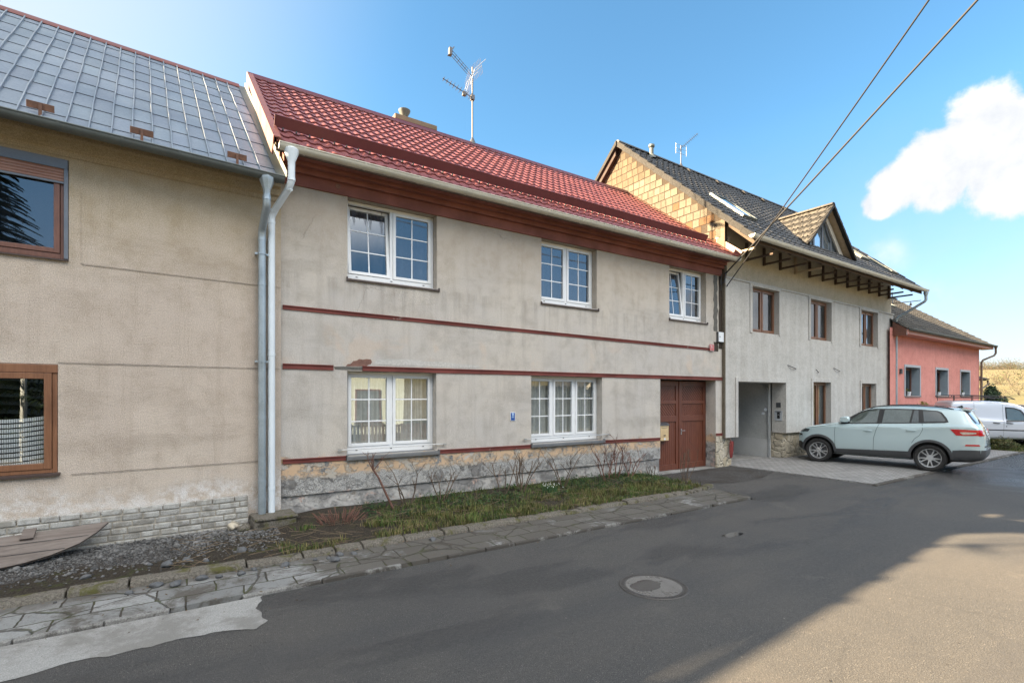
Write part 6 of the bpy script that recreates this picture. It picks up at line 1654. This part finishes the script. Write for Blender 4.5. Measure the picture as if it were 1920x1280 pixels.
# ================================================================= aerials
def aerial(name, label, x, y, z0, z1, s, rz, kind):
    A = root(name, label, 'TV aerial', (x, y, z0), rz, 'roof aerials')
    h = z1-z0; b = MB(); b.tube([(0,0,-.1),(0,0,h)], .022, 10); b.lathe([(.12,-.06),(.05,.10),(.025,.16)], Matrix(), 10); b.build('mast', M['dark_steel'], A, auto=40)
    b = MB()
    if kind:
        # upper grid reflector yagi
        c = Vector((0,0,h-.28)); d = Vector((-.80,-.1,.55)).normalized(); L = .95*s
        b.tube([c+d*0, c+d*L], .010, 6); up = Vector((.45,0,.75)).normalized(); sd = d.cross(up).normalized()
        for o in (.07,-.07): b.tube([c+d*.15+up*o, c+d*L+up*o], .007, 6)
        e = c+d*L; b.tube([e-up*.16, e+up*.20], .014, 6); b.box(e.x-.05,e.x+.03,e.y-.06,e.y+.06,e.z-.1,e.z+.1)
        for f in (.35,.5,.65,.8,.95):
            q = c+d*L*f; b.tube([q-sd*.11, q+sd*.11], .006, 5)
        b.build('upper_boom', M['dark_steel'], A)
        for sgn in (1,-1):
            b = MB(); r0 = c+d*.06; v = (up*sgn*.9+Vector((.25,0,.0))).normalized()
            for yy in (-.30,0,.30): b.tube([r0+Vector((0,yy,0)), r0+Vector((0,yy,0))+v*.50], .009, 6)
            for k in range(8): q = r0+v*(.06+.06*k); b.tube([q-Vector((.16,.30,0))*1, q+Vector((.16,.30,0))], .0045, 5)
            b.build('reflector', M['steel'] if sgn > 0 else M['alloy'], A)
        c = Vector((0,0,h-.88)); d = Vector((-.93,-.05,.30)).normalized(); b = MB(); b.tube([c, c+d*.95], .012, 6); 
        for k in range(9): q = c+d*(.08+.105*k); L = .17-.008*k; b.tube([q-Vector((0,L,0)), q+Vector((0,L,0))], .006, 5); b.tube([q-Vector((0,0,L*.5)), q+Vector((0,0,L*.4))], .005, 5)
        b.box(-.05,.05,-.06,.06,h-.95,h-.82); b.box(-.30,-.20,-.05,.05,h-.88,h-.78); b.build('lower_boom', M['dark_steel'], A)
    else:
        c = Vector((0,0,h-.10)); d = Vector((.70,0,.62)).normalized(); b.tube([c-d*.15, c+d*.95], .010, 6)
        for k in range(10): q = c+d*(.10+.09*k); b.tube([q-Vector((.0,.10,0)), q+Vector((0,.10,0))], .005, 5); b.tube([q-d.cross(Vector((0,1,0)))*.07, q+d.cross(Vector((0,1,0)))*.07], .005, 5)
        b.build('boom', M['dark_steel'], A); b = MB()
        for zz in (-.02,.14,-.2):
            b.tube([(-.26,-.10,h-.12+zz),(.28,.10,h-.12+zz)], .007, 5)
        for xx in (-.26,.28): b.tube([(xx,xx*.36,h-.36),(xx,xx*.36,h+.06)], .007, 5)
        b.build('reflector', M['steel'], A)
    return A
aerial('roof_aerial', 'tall aerial mast with white mesh reflectors on the red roof ridge', 6.80, 3.78, 9.36, 11.55, .88, R(-8), True)
aerial('roof_aerial', 'short aerial mast on the dark tiled ridge near the vent pipe', 16.40, 4.12, 11.2, 12.05, 1.0, R(-25), False)
aerial('roof_aerial', 'aerial on the sheet metal roof outside the left edge', -8.0, 3.0, 8.85, 10.4, 1.0, R(-8), True)

# ================================================================= overhead wires and their pole
for (px_, py_, pz_, lab) in ((10.1,-12.2,13.2,'tall timber pole across the street carrying the thicker overhead wire'),(4.15,-12.2,10.3,'shorter timber pole across the street carrying the thinner overhead wire')):
    UP = root('utility_pole', lab, 'utility pole', (px_,py_,0), 0, 'poles across the street'); OFF[UP.name] = Vector((px_,py_,0))
    b = MB(); b.tube([(px_,py_,-.3),(px_,py_,pz_)], [.15,.10], 14); b.build('pole', M['timber'], UP, smooth=True)
    b = MB(); b.box(px_-.8,px_+.8,py_+.05,py_+.15,pz_-.75,pz_-.63); b.build('cross_arm', M['timber'], UP)
def wire(name, label, A, Bp, sag, r):
    o = root(name, label, 'overhead wire', A, 0, 'overhead wires'); OFF[o.name] = Vector(A)
    b = MB(); n = 40
    pts = [Vector(A).lerp(Vector(Bp), k/n) - Vector((0,0,sag*4*(k/n)*(1-k/n))) for k in range(n+1)]
    b.tube(pts, r, 8); b.build('cable', M['cable'], o, smooth=True)
    return o
def rayp(px, py, t):
    p = (px-960)/930.; S_, C_ = 1440/math.hypot(1440,930), 930/math.hypot(1440,930)
    return Vector((t*(p*S_+C_), -8.85+t*(-p*C_+S_), 2.1+t*(741-py)/930.))
A1 = Vector((13.0,-.12,5.62)); Q1 = Vector((11.62,-5.88,9.11))
wire('overhead_wire', 'thicker twisted wire running to the corner of the grey middle house', A1, A1+(Q1-A1)*2.1, .12, .021)
A2 = Vector((13.12,-.10,5.30)); Q2 = Vector((8.68,-6.13,7.68))
wire('overhead_wire', 'thinner wire crossing above to the hook on the unfinished grey wall', A2, A2+(Q2-A2)*2.0, .10, .013)
P = root('wall_bracket', 'dark iron wire hook at the corner where the overhead wires end', 'wire bracket', (12.95, 0, 5.6))
b = MB(); b.tube([(.02,.0,-.25),(.02,-.12,-.22),(.04,-.14,.02)], .018, 8); b.tube([(-.05,-.02,-.30),(-.06,-.08,.0),(.05,-.14,.06),(.12,-.08,-.05)], .010, 6); b.tube([(.17,-.02,-.34),(.17,-.12,-.31)], .014, 6); b.tube([(-.02,-.02,.1),(-.03,-.06,-.3),(.0,-.02,-.45)], .009, 6); b.build('hook', M['dark_steel'], P, auto=40)

# ================================================================= old boards leaning on the plinth, loose stones
BP = root('cellar_board', 'old grey-brown board panel with curved end leaning low against the brick plinth', 'board', (1.22,-.03,0), LA, None, (-2.9,-.42,.1))
def bp(x, s, th):   # s along the lean 0..1
    return (x, -.60+.49*s-.03*th, .085+.36*s+.9*th*.03)
out = [(-4.2,0.0),(-3.2,.0),(-2.95,.05),(-2.70,.16),(-2.45,.36),(-2.29,.60),(-2.17,.86),(-2.8,.80),(-3.5,.74),(-4.2,.70)]
b = MB(); n = len(out); b.add([bp(x,s,1) for x,s in out]+[bp(x,s,0) for x,s in out], [tuple(range(n)), tuple(range(n,2*n))[::-1]]+[(i,(i+1)%n+0,n+(i+1)%n,n+i) for i in range(n)]); bo = b.build('panel', M['board'], BP, bevel=.004)
b = MB()
for s in (.28,.54): b.add([bp(-4.2,s-.006,1.12),bp(-2.58 if s<.4 else -2.36,s-.006,1.12),bp(-2.58 if s<.4 else -2.36,s+.006,1.12),bp(-4.2,s+.006,1.12)],[(0,1,2,3)])
b.build('board_gap', M['black'], bo)
b = MB(); b.add([bp(-3.0,.62,1.2),bp(-2.88,.62,1.2),bp(-2.86,.86,1.6),bp(-2.98,.86,1.6),bp(-3.0,.62,2.0),bp(-2.88,.62,2.0),bp(-2.86,.86,2.4),bp(-2.98,.86,2.4)],[(0,3,2,1),(4,5,6,7),(0,1,5,4),(1,2,6,5),(2,3,7,6),(3,0,4,7)]); b.build('cleat', M['board'], bo)
def stone_geo(b, c, s, seed, mi=0, col=None):
    rnd = random.Random(seed); bm = bmesh.new(); bmesh.ops.create_icosphere(bm, subdivisions=1 if s[0] < .04 else 3, radius=1)
    q = Euler((rnd.uniform(-.3,.3), rnd.uniform(-.3,.3), rnd.uniform(0,6.3))).to_matrix()
    vs = []
    for v in bm.verts:
        k = 1+.35*noise.noise(v.co*1.1+Vector((seed*3.1,0,0)))
        p = q @ Vector((v.co.x*s[0]*k, v.co.y*s[1]*k, v.co.z*s[2]*k)); vs.append(Vector(c)+p)
    b.add(vs, [tuple(v.index for v in f.verts) for f in bm.faces], mi, col); bm.free()
rnd = random.Random(31)
cob = [(1.30,-2.27),(1.46,-2.30),(1.62,-2.24),(1.50,-2.42),(1.78,-2.28),(.62,-2.24),(.48,-2.32),(.10,-2.26),(.26,-2.30),(-.15,-2.31),(-.32,-2.24),(-.55,-2.32),(.95,-2.28),(2.9,-2.26),(-.05,-1.55),(-.25,-1.62),(.15,-1.68),(-.42,-1.50),(.55,-1.5),(-1.0,-1.6),(.72,-.62)]
for k, (x, y) in enumerate(cob):
    s = rnd.uniform(.028,.062); z = (.028 if y < -2.1 else bed_h(x,y))+s*.35
    o = root('cobble', 'loose grey cobble lying along the crumbling edging below the tan house', 'stone', (x,y,z), 0, 'loose cobbles by the edging')
    b = MB(); stone_geo(b, (x,y,z), (s*1.25,s,s*.7), k); OFF[o.name] = Vector((x,y,z)); b.build('stone', M['stone'], o, smooth=True)
P = root('rubble_stone', 'pale broken stone at the foot of the mossy concrete block', 'stone', (.53,-.30,.1))
b = MB(); OFF[P.name] = Vector((.53,-.30,.1))
stone_geo(b, (.53,-.30,.13), (.10,.08,.07), 77); b.build('stone', M['rubble'], P, auto=50)
P = root('rubble_stone', 'rough square stone beside the mossy concrete block', 'stone', (.66,-.42,.1)); OFF[P.name] = Vector((.66,-.42,.1))
b = MB(); stone_geo(b, (.66,-.42,.10), (.09,.07,.07), 78); b.build('stone', M['old_concrete'], P, auto=50)
# gravel: far too many to count
b = MB(); rnd = random.Random(8)
for k in range(5200):
    x = rnd.uniform(-2.6,1.1); wy = -.12+(x-1.22)*.0664; y = wy - abs(rnd.gauss(0,.55))
    if y < -1.93: 
        y = -2.2-abs(rnd.gauss(0,.10)) if rnd.random() < .25 else None
        if y is None: continue
    s = min(.035, rnd.lognormvariate(-4.45,.38)); g = rnd.uniform(.5,1.5); z = (bed_h(x,y) if y > -2 else .03)
    stone_geo(b, (x,y,z+s*.2), (s*1.2,s,s*.75), k % 61, 0, (.12*g,.118*g,.115*g))
tag(b.build('gravel', leafmat('gravel_stones', .9), None, auto=60), kind='stuff')

# ================================================================= plants
def blades(b, x, y, z, n, rnd, h=(.06,.16), spread=.05, w=.005, cols=((.07,.11,.03),), lean=.6):
    for _ in range(n):
        a = rnd.uniform(0,2*PI); r_ = spread*math.sqrt(rnd.random()); p = Vector((x+r_*math.cos(a), y+r_*math.sin(a), z-.01)); hh = rnd.uniform(*h); a2 = rnd.uniform(0,2*PI); le = rnd.uniform(.1,lean)*hh
        d = Vector((math.cos(a2)*le, math.sin(a2)*le, hh)); sd = Vector((-math.sin(a2), math.cos(a2), 0))*w*rnd.uniform(.7,1.3)
        m = p+d*.55+Vector((0,0,hh*.12)); c = rnd.choice(cols); g = rnd.uniform(.7,1.25); c = tuple(v*g for v in c)
        b.add([p-sd, p+sd, m+sd*.8, m-sd*.8, p+d], [(0,1,2,3),(3,2,4)], 0, c)
rnd = random.Random(99)
GC = ((.060,.105,.022),(.085,.125,.030),(.045,.085,.020),(.16,.15,.055)); DC = ((.20,.165,.075),(.15,.13,.055),(.10,.105,.035),(.11,.12,.03))
b = MB()
for k in range(5200):
    x = rnd.uniform(1.0,9.75); y = rnd.uniform(-1.98,-.06)
    if x > 8.6 and y < -1.95+(x-8.6)**2*.22: continue
    dn = noise.noise(Vector((x*.8,y*1.3,2)))
    front = y < -1.05
    if x < 2.6 and dn < .12 and y > -1.7: continue
    if not front and rnd.random() < .35: continue
    if dn < -.28: continue
    dry = front and noise.noise(Vector((x*1.6,y*2,9))) > -.15
    blades(b, x, y, bed_h(x,y), 7 if front else 5, rnd, (.03,.08+.09*max(0,noise.noise(Vector((x*2.3,y*3,4)))+.4)) if front else (.04,.11), .07, .0042, DC if dry and rnd.random() < .7 else GC, .95)
tag(b.build('grass', M['leaf']), kind='stuff')
b = MB()   # low evergreen ground cover toward the wall
for k in range(2600):
    x = rnd.uniform(2.4,9.6); y = rnd.uniform(-1.25,-.08)
    if noise.noise(Vector((x*1.1,y*1.6,5))) < -.02: continue
    z = bed_h(x,y)+rnd.uniform(.0,.12)
    for q in range(3):
        a = rnd.uniform(0,2*PI); L = rnd.uniform(.02,.05); d = Vector((math.cos(a),math.sin(a),rnd.uniform(-.2,.7)))*L; sd = Vector((-math.sin(a),math.cos(a),0))*L*.35; p = Vector((x+rnd.uniform(-.03,.03),y+rnd.uniform(-.03,.03),z)); g = rnd.uniform(.6,1.3)
        b.add([p,p+d*.5+sd,p+d,p+d*.5-sd],[(0,1,2,3)],0,(.030*g,.065*g,.022*g))
tag(b.build('ground_cover', M['leaf']), kind='stuff')
b = MB()   # dead leaves and bits of twig on soil, pavement and asphalt
for k in range(700):
    if rnd.random() < .6: x, y, z = rnd.uniform(-2,9.6), rnd.gauss(-2.15,.14), .05
    else: x, y, z = rnd.uniform(-1.5,11), rnd.uniform(-3.5,-2.0), .034
    if y < -3.05: z = .008
    elif y > -1.95: z = bed_h(x,y)+.01
    elif y > -2.14: z = .10
    a = rnd.uniform(0,2*PI); L = rnd.uniform(.006,.022); d = Vector((math.cos(a),math.sin(a),rnd.uniform(0,.3)))*L; sd = Vector((-math.sin(a),math.cos(a),rnd.uniform(0,.3)))*L*.5; p = Vector((x,y,z)); g = rnd.uniform(.5,1.3)
    b.add([p-d,p+sd,p+d,p-sd],[(0,1,2,3)],0,(.13*g,.09*g,.055*g))
for k in range(900):
    x = rnd.uniform(-1.5,12); y = rnd.uniform(-8,-3.1); p = Vector((x,y,.006)); a = rnd.uniform(0,2*PI); L = rnd.uniform(.003,.010); d = Vector((math.cos(a),math.sin(a),.1))*L; sd = Vector((-math.sin(a),math.cos(a),.1))*L*.6; g = rnd.choice((.15,.2,.3,.4,1.6,2.6))
    b.add([p-d,p+sd,p+d,p-sd],[(0,1,2,3)],0,(.12*g,.105*g,.09*g))
for k in range(420):
    x = rnd.uniform(-.2,9.3); y = rnd.uniform(-1.95,-.5); z = bed_h(x,y)+.04; a = rnd.uniform(0,2*PI); L = rnd.uniform(.06,.22); d = Vector((math.cos(a),math.sin(a)*.6,rnd.uniform(-.05,.35)))*L; sd = Vector((0,0,.003)); p = Vector((x,y,z))
    b.add([p-d-sd,p+d-sd,p+d+sd,p-d+sd],[(0,1,2,3)],0,(.20,.15,.10))
tag(b.build('leaf_litter', M['leaf']), kind='stuff')

def cane(b, p, d, L, r, rnd, depth):
    p = Vector(p); d = Vector(d).normalized(); n = max(3, int(L/.07)); pts = [p]; rs = [r]
    for k in range(n):
        d = (d + Vector((rnd.gauss(0,.10), rnd.gauss(0,.08), rnd.gauss(.02,.05)))).normalized(); p = p + d*(L/n); pts.append(p.copy()); rs.append(r*(1-.45*(k+1)/n))
    b.tube(pts, rs, 6)
    for q in range(int(L/.05)):
        f = rnd.random()*(n-1); i = int(f); c = pts[i].lerp(pts[i+1], f-i); a = Vector((rnd.gauss(0,1),rnd.gauss(0,1),rnd.gauss(0,.4))).normalized()*.014; b.add([c-Vector((0,0,.004)),c+Vector((0,0,.004)),c+a],[(0,1,2)])
    if depth:
        for q in range(rnd.randint(2,3)):
            i = rnd.randint(max(1,n//2),n); a = rnd.uniform(0,2*PI); cane(b, pts[i], d*.9+Vector((math.cos(a)*.75,math.sin(a)*.55,.25)), L*rnd.uniform(.25,.55), rs[i]*.75, rnd, depth-1)
roses = [  # x, y, height, canes, lean, seed, label, mat
 (2.92,-.62,.95,1,(-.42,.0),3,'single thick leaning bare rose stem, first in the bed from the left','bark_red'),
 (3.18,-.55,.78,3,(-.1,.0),5,'bare rose bush right of the leaning stem, under the end of the lower left window','bark'),
 (3.85,-.50,.66,4,(.05,0),8,'small upright bare rose bush under the right corner of the two-part window','bark'),
 (5.15,-.55,.80,3,(.0,0),11,'sparse bare rose bush in the middle of the bed','bark'),
 (5.62,-.50,.92,7,(.05,0),14,'widest bare rose bush with many branching stems, left of the blue plaque','bark'),
 (6.75,-.45,.85,4,(.0,0),18,'bare rose bush under the left edge of the three-part window','bark'),
 (7.95,-.50,1.0,5,(-.05,0),23,'reddish bare rose bush under the right part of the three-part window','bark_red'),
 (8.35,-.42,1.02,5,(.05,0),27,'tall reddish bare rose bush just right of the three-part window','bark_red'),
 (8.72,-.48,.82,4,(.25,0),30,'bare rose bush leaning right, between three-part window and gate','bark_red'),
 (9.42,-.55,.40,3,(-.1,0),33,'lowest bare rose stub near the gate','bark'),
 (10.15,-.95,.95,8,(.0,0),37,'twiggy bare bush standing in front of the gate','bark')]
for (x,y,h_,nc,ln_,sd,lab,mt) in roses:
    o = root('rose_bush', lab, 'rose bush', (x,y,bed_h(x,y)), 0, 'bare rose bushes in the bed'); OFF[o.name] = Vector((x,y,bed_h(x,y)))
    b = MB(); rr = random.Random(sd); z = bed_h(x,y)-.03
    if nc == 1:
        pts = [(x,y,z),(x-.14,y,z+.30),(x-.27,y+.02,z+.60),(x-.36,y+.02,z+.74)]; b.tube(pts,[.021,.019,.017,.016],8)
        for d_, L in (((-.5,.1,1),.26),((.1,.0,1),.30),((.75,0,.75),.28),((-.3,-.2,1),.2)): cane(b,(x-.36,y+.02,z+.73),d_,L,.011,rr,1)
        cane(b,(x-.25,y-.05,z+.0),(-.6,0,.5),.16,.012,rr,0)
    else:
        for k in range(nc):
            a = 2*PI*k/nc+rr.uniform(-.4,.4); cane(b,(x+.05*math.cos(a),y+.05*math.sin(a),z),(ln_[0]+.42*math.cos(a),.30*math.sin(a),1),h_*rr.uniform(.6,.85),.0125 if nc < 8 else .008,rr,2 if nc < 8 else 2)
    b.build('stems', M[mt], o, auto=60)
P = root('cut_shrub', 'low clump of cut brown stems at the left end of the bed', 'shrub stump', (1.95,-.85,.1)); OFF[P.name] = Vector((1.95,-.85,.1))
b = MB(); rr = random.Random(6)
for k in range(70):
    a = rr.uniform(0,2*PI); q = .20*math.sqrt(rr.random()); p = Vector((1.95+q*math.cos(a)*1.3,-.85+q*math.sin(a)*.8,.08)); b.tube([p,p+Vector((math.cos(a)*q*.9+rr.gauss(0,.02),math.sin(a)*q*.7,rr.uniform(.08,.24)))],[.008,.005],5)
b.build('stems', M['bark_red'], P)
P = root('snowdrop_clump', 'clump of tiny white snowdrops in the green part of the bed', 'flowers', (6.1,-.80,.14)); OFF[P.name] = Vector((6.1,-.80,.14))
b = MB(); blades(b,6.1,-.80,.15,160,random.Random(2),(.08,.16),.16,.005,((.06,.12,.05),(.05,.10,.04)),.4); b.build('leaves', M['leaf'], P)
b = MB(); rr = random.Random(3)
for k in range(24):
    c = Vector((6.1+rr.gauss(0,.10),-.82+rr.gauss(0,.08),.25+rr.uniform(0,.07))); b.lathe([(0,.010),(.005,.005),(.007,-.005),(.003,-.010)], Matrix.Translation(c), 6)
b.build('flowers', M['petal'], P)

def foliage(b, c, r, n, size, cols, rnd, flat=1., shell=.5):
    for _ in range(n):
        d = Vector((rnd.gauss(0,1),rnd.gauss(0,1),rnd.gauss(0,1))).normalized(); q = shell+(1-shell)*rnd.random(); 
        p = Vector(c)+Vector((d.x*r[0],d.y*r[1],d.z*r[2]))*q*(1+.30*noise.noise(d*2.1+Vector(c)))
        u = Vector((rnd.gauss(0,1),rnd.gauss(0,1),rnd.gauss(0,flat))).normalized(); v = u.orthogonal().normalized(); s_ = size*rnd.uniform(.6,1.4); g = rnd.uniform(.65,1.3)*(1 if d.z > -.2 else .7); cl = rnd.choice(cols)
        b.add([p-u*s_,p+v*s_*.45,p+u*s_,p-v*s_*.45],[(0,1,2,3)],0,tuple(k_*g for k_ in cl))
def bush(name, label, cat, loc, parts, n, size, cols, seed, group=None, stems=True, shell=.4):
    o = root(name, label, cat, loc, 0, group); OFF[o.name] = Vector(loc); rr = random.Random(seed); b = MB()
    for (dx,dy,dz,rx,ry_,rz_) in parts: foliage(b, (loc[0]+dx,loc[1]+dy,loc[2]+dz), (rx,ry_,rz_), n, size, cols, rr, shell=shell)
    b.build('foliage', M['leaf'], o)
    if stems:
        b = MB()
        for (dx,dy,dz,rx,ry_,rz_) in parts: b.tube([loc,(loc[0]+dx*.6,loc[1]+dy*.6,loc[2]+dz*.6),(loc[0]+dx,loc[1]+dy,loc[2]+dz+rz_*.5)],[.03,.02,.008],6)
        b.build('stems', M['bark'], o)
    return o
YG = ((.22,.18,.04),(.13,.14,.03),(.30,.22,.06),(.09,.11,.03))
bush('yellow_shrub', 'yellow-green leafy shrub at the foot of the salmon wall behind the car', 'shrub', (25.75,-.75,.03), [(-.1,0,1.35,.25,.25,.55),(.1,.1,.9,.45,.35,.5),(.65,.0,.95,.45,.35,.35),(1.3,0,.9,.35,.3,.3)], 260, .055, YG, 4)
bush('fir_bush', 'dark green little conifer seen above the van roof rack', 'conifer', (40.6,.55,0), [(0,0,1.3,.75,.7,.9),(-.4,0,1.9,.4,.4,.6),(.35,.1,2.0,.4,.4,.65),(0,.1,2.3,.3,.3,.5),(.8,0,1.5,.5,.5,.6)], 420, .085, ((.035,.06,.028),(.05,.075,.03),(.025,.045,.02)), 9)
bush('low_shrub', 'low dark shrub on the grass between car and van', 'shrub', (26.0,-3.2,.03), [(0,0,.22,.55,.4,.30),(.6,.1,.18,.4,.3,.22)], 320, .04, ((.05,.07,.025),(.08,.09,.03),(.12,.10,.04)), 12, stems=False)
b = MB(); rnd = random.Random(55)
for k in range(2600):
    x = rnd.uniform(25.7,36); y = rnd.uniform(-3.6,-.3); blades(b,x,y,.03,4,rnd,(.05,.13),.06,.009,((.07,.10,.025),(.12,.12,.04),(.05,.075,.02)),.8)
tag(b.build('verge_grass', M['leaf']), kind='stuff')
W1 = root('garden_wall', 'pale garden wall pieces behind the van beyond the salmon house', 'wall', (38.8,-1.0,0)); OFF[W1.name] = Vector((38.8,-1.0,0))
b = MB(); b.box(37.9,38.2,-6,2.5,-.1,1.52); b.box(37.85,38.25,-6,2.5,1.52,1.6); b.build('wall', simple('pale_garden_wall', (.55,.52,.47), .9, 0, .15, 2.), W1, bevel=.02)

HG = root('added_hedge', 'dark green hedge added out of view to darken the reflection in the three-part window', 'hedge', (22,-14.6,0)); OFF[HG.name] = Vector((22,-14.6,0))  # unseen hedge, added so the three-part window mirrors something dark
b = MB(); rr = random.Random(41)
for k in range(9000):
    p = Vector((rr.uniform(12.5,34), -14.6+rr.choice((-.6,.6))*rr.uniform(.8,1.05), rr.uniform(.05,2.5))) if rr.random() < .75 else Vector((rr.uniform(12.5,34), -14.6+rr.uniform(-.6,.6), 2.5+rr.uniform(-.1,.12)))
    u = Vector((rr.gauss(0,1),rr.gauss(0,1),rr.gauss(0,1))).normalized(); v = u.orthogonal().normalized(); s_ = rr.uniform(.05,.12); g = rr.uniform(.5,1.3)
    b.add([p-u*s_,p+v*s_*.5,p+u*s_,p-v*s_*.5],[(0,1,2,3)],0,(.014*g,.018*g,.010*g))
b.build('foliage', M['leaf'], HG); b = MB(); b.box(12.6,33.9,-15.1,-14.1,0,2.4); b.build('twig_core', simple('hedge_core', (.02,.024,.012), 1., 0, .3, 6.), HG)
# hillside scrub: a mass nobody could count
def scrub(name, n, xr, yr_, hr, cols, seed, leaf, zoff=0, cond=None):
    b = MB(); rr = random.Random(seed)
    for k in range(n):
        x = rr.uniform(*xr); y = rr.uniform(*yr_)
        if cond and not cond(x,y): continue
        z = hill_h(x,y)-.06; h_ = rr.uniform(*hr); w_ = h_*rr.uniform(.6,1.0); cl = rr.choice(cols); cs = [tuple(v*rr.uniform(.75,1.2) for v in cl) for _ in range(3)]
        foliage(b,(x,y,z+h_*.55),(w_,w_,h_*.55),120,leaf*h_*.42,cs,rr,shell=.25)
        for q in range(9):
            a = rr.uniform(0,2*PI); p = Vector((x,y,z)); e = p+Vector((math.cos(a)*w_*.8,math.sin(a)*w_*.8,h_*rr.uniform(.7,1.15))); b.add([p,p+Vector((0,.022*h_,0)),e],[(0,1,2)],0,(.07,.055,.04))
    tag(b.build(name, M['leaf']), kind='stuff')
SC = ((0.062,0.058,0.040),(0.050,0.050,0.033),(0.072,0.065,0.045),(0.044,0.046,0.026))
SO = ((0.036,0.040,0.024),(0.048,0.048,0.029),(0.031,0.036,0.021),(0.052,0.050,0.033))
scrub('hillside_scrub', 420, (95,190), (-60,75), (1.2,3.4), SC, 3, .11, cond=lambda x,y: noise.noise(Vector((x*.03,y*.03,1))) > .12)
scrub('hilltop_thicket', 1500, (215,330), (-110,170), (2.2,4.6), SO, 6, .10)
scrub('hedge_scrub', 240, (64,95), (-26,24), (.7,2.0), SC, 9, .12, cond=lambda x,y: noise.noise(Vector((x*.08,y*.08,4))) > -.1)

# spruce and garden across the street (mirrored in the upper left window)
def spruce(loc, h_, label, seed):
    o = root('spruce_tree', label, 'spruce', loc, 0, 'spruces across the street'); OFF[o.name] = Vector(loc); rr = random.Random(seed)
    b = MB(); b.tube([loc,(loc[0],loc[1],loc[2]+h_)],[.20,.03],10); b.build('trunk', M['bark'], o)
    b = MB()
    z = 1.2
    while z < h_-.1:
        L = (h_-z)*.34+.25; nb = 13
        for k in range(nb):
            a = 2*PI*k/nb+z*2.1+rr.uniform(-.2,.2); d = Vector((math.cos(a),math.sin(a),0))
            for q in range(20):
                f = .10+.90*q/19; c = Vector((loc[0],loc[1],loc[2]+z))+d*L*f+Vector((0,0,-.35*L*f*f+.1*L*f)); sd = Vector((-d.y,d.x,0))
                for s_ in (-1,1):
                    tip = c+(d*.5+sd*s_*.8+Vector((0,0,-.25)))*(.34*(1.25-f)*L*.6+.14)*rr.uniform(.6,1.2); g = rr.uniform(.6,1.3)
                    b.add([c-d*.03,c+d*.05,tip],[(0,1,2)],0,(.028*g,.055*g,.025*g))
        z += .27
    b.build('crown', M['leaf'], o)
spruce((-3.75,-13.9,0), 11.0, 'tall dark spruce across the street, mirrored in the upper left window', 1)
spruce((-7.4,-15.5,0), 10.5, 'smaller dark spruce beside the tall one across the street', 2)
LPo = root('lamp_post', 'pale street lamp pole across the street, mirrored in the lower left window', 'lamp post', (-2.66,-12.4,0)); OFF[LPo.name] = Vector((-2.66,-12.4,0))
b = MB(); b.tube([(-2.66,-12.4,0),(-2.66,-12.4,5.2)],[.09,.05],12); b.build('pole', M['white_pipe'], LPo, smooth=True); b = MB(); b.tube([(-2.66,-12.4,5.15),(-2.66,-12.0,5.5),(-2.66,-11.3,5.55)],.04,8); b.box(-2.76,-2.56,-11.7,-11.1,5.46,5.54); b.build('lamp_head', M['steel'], LPo)
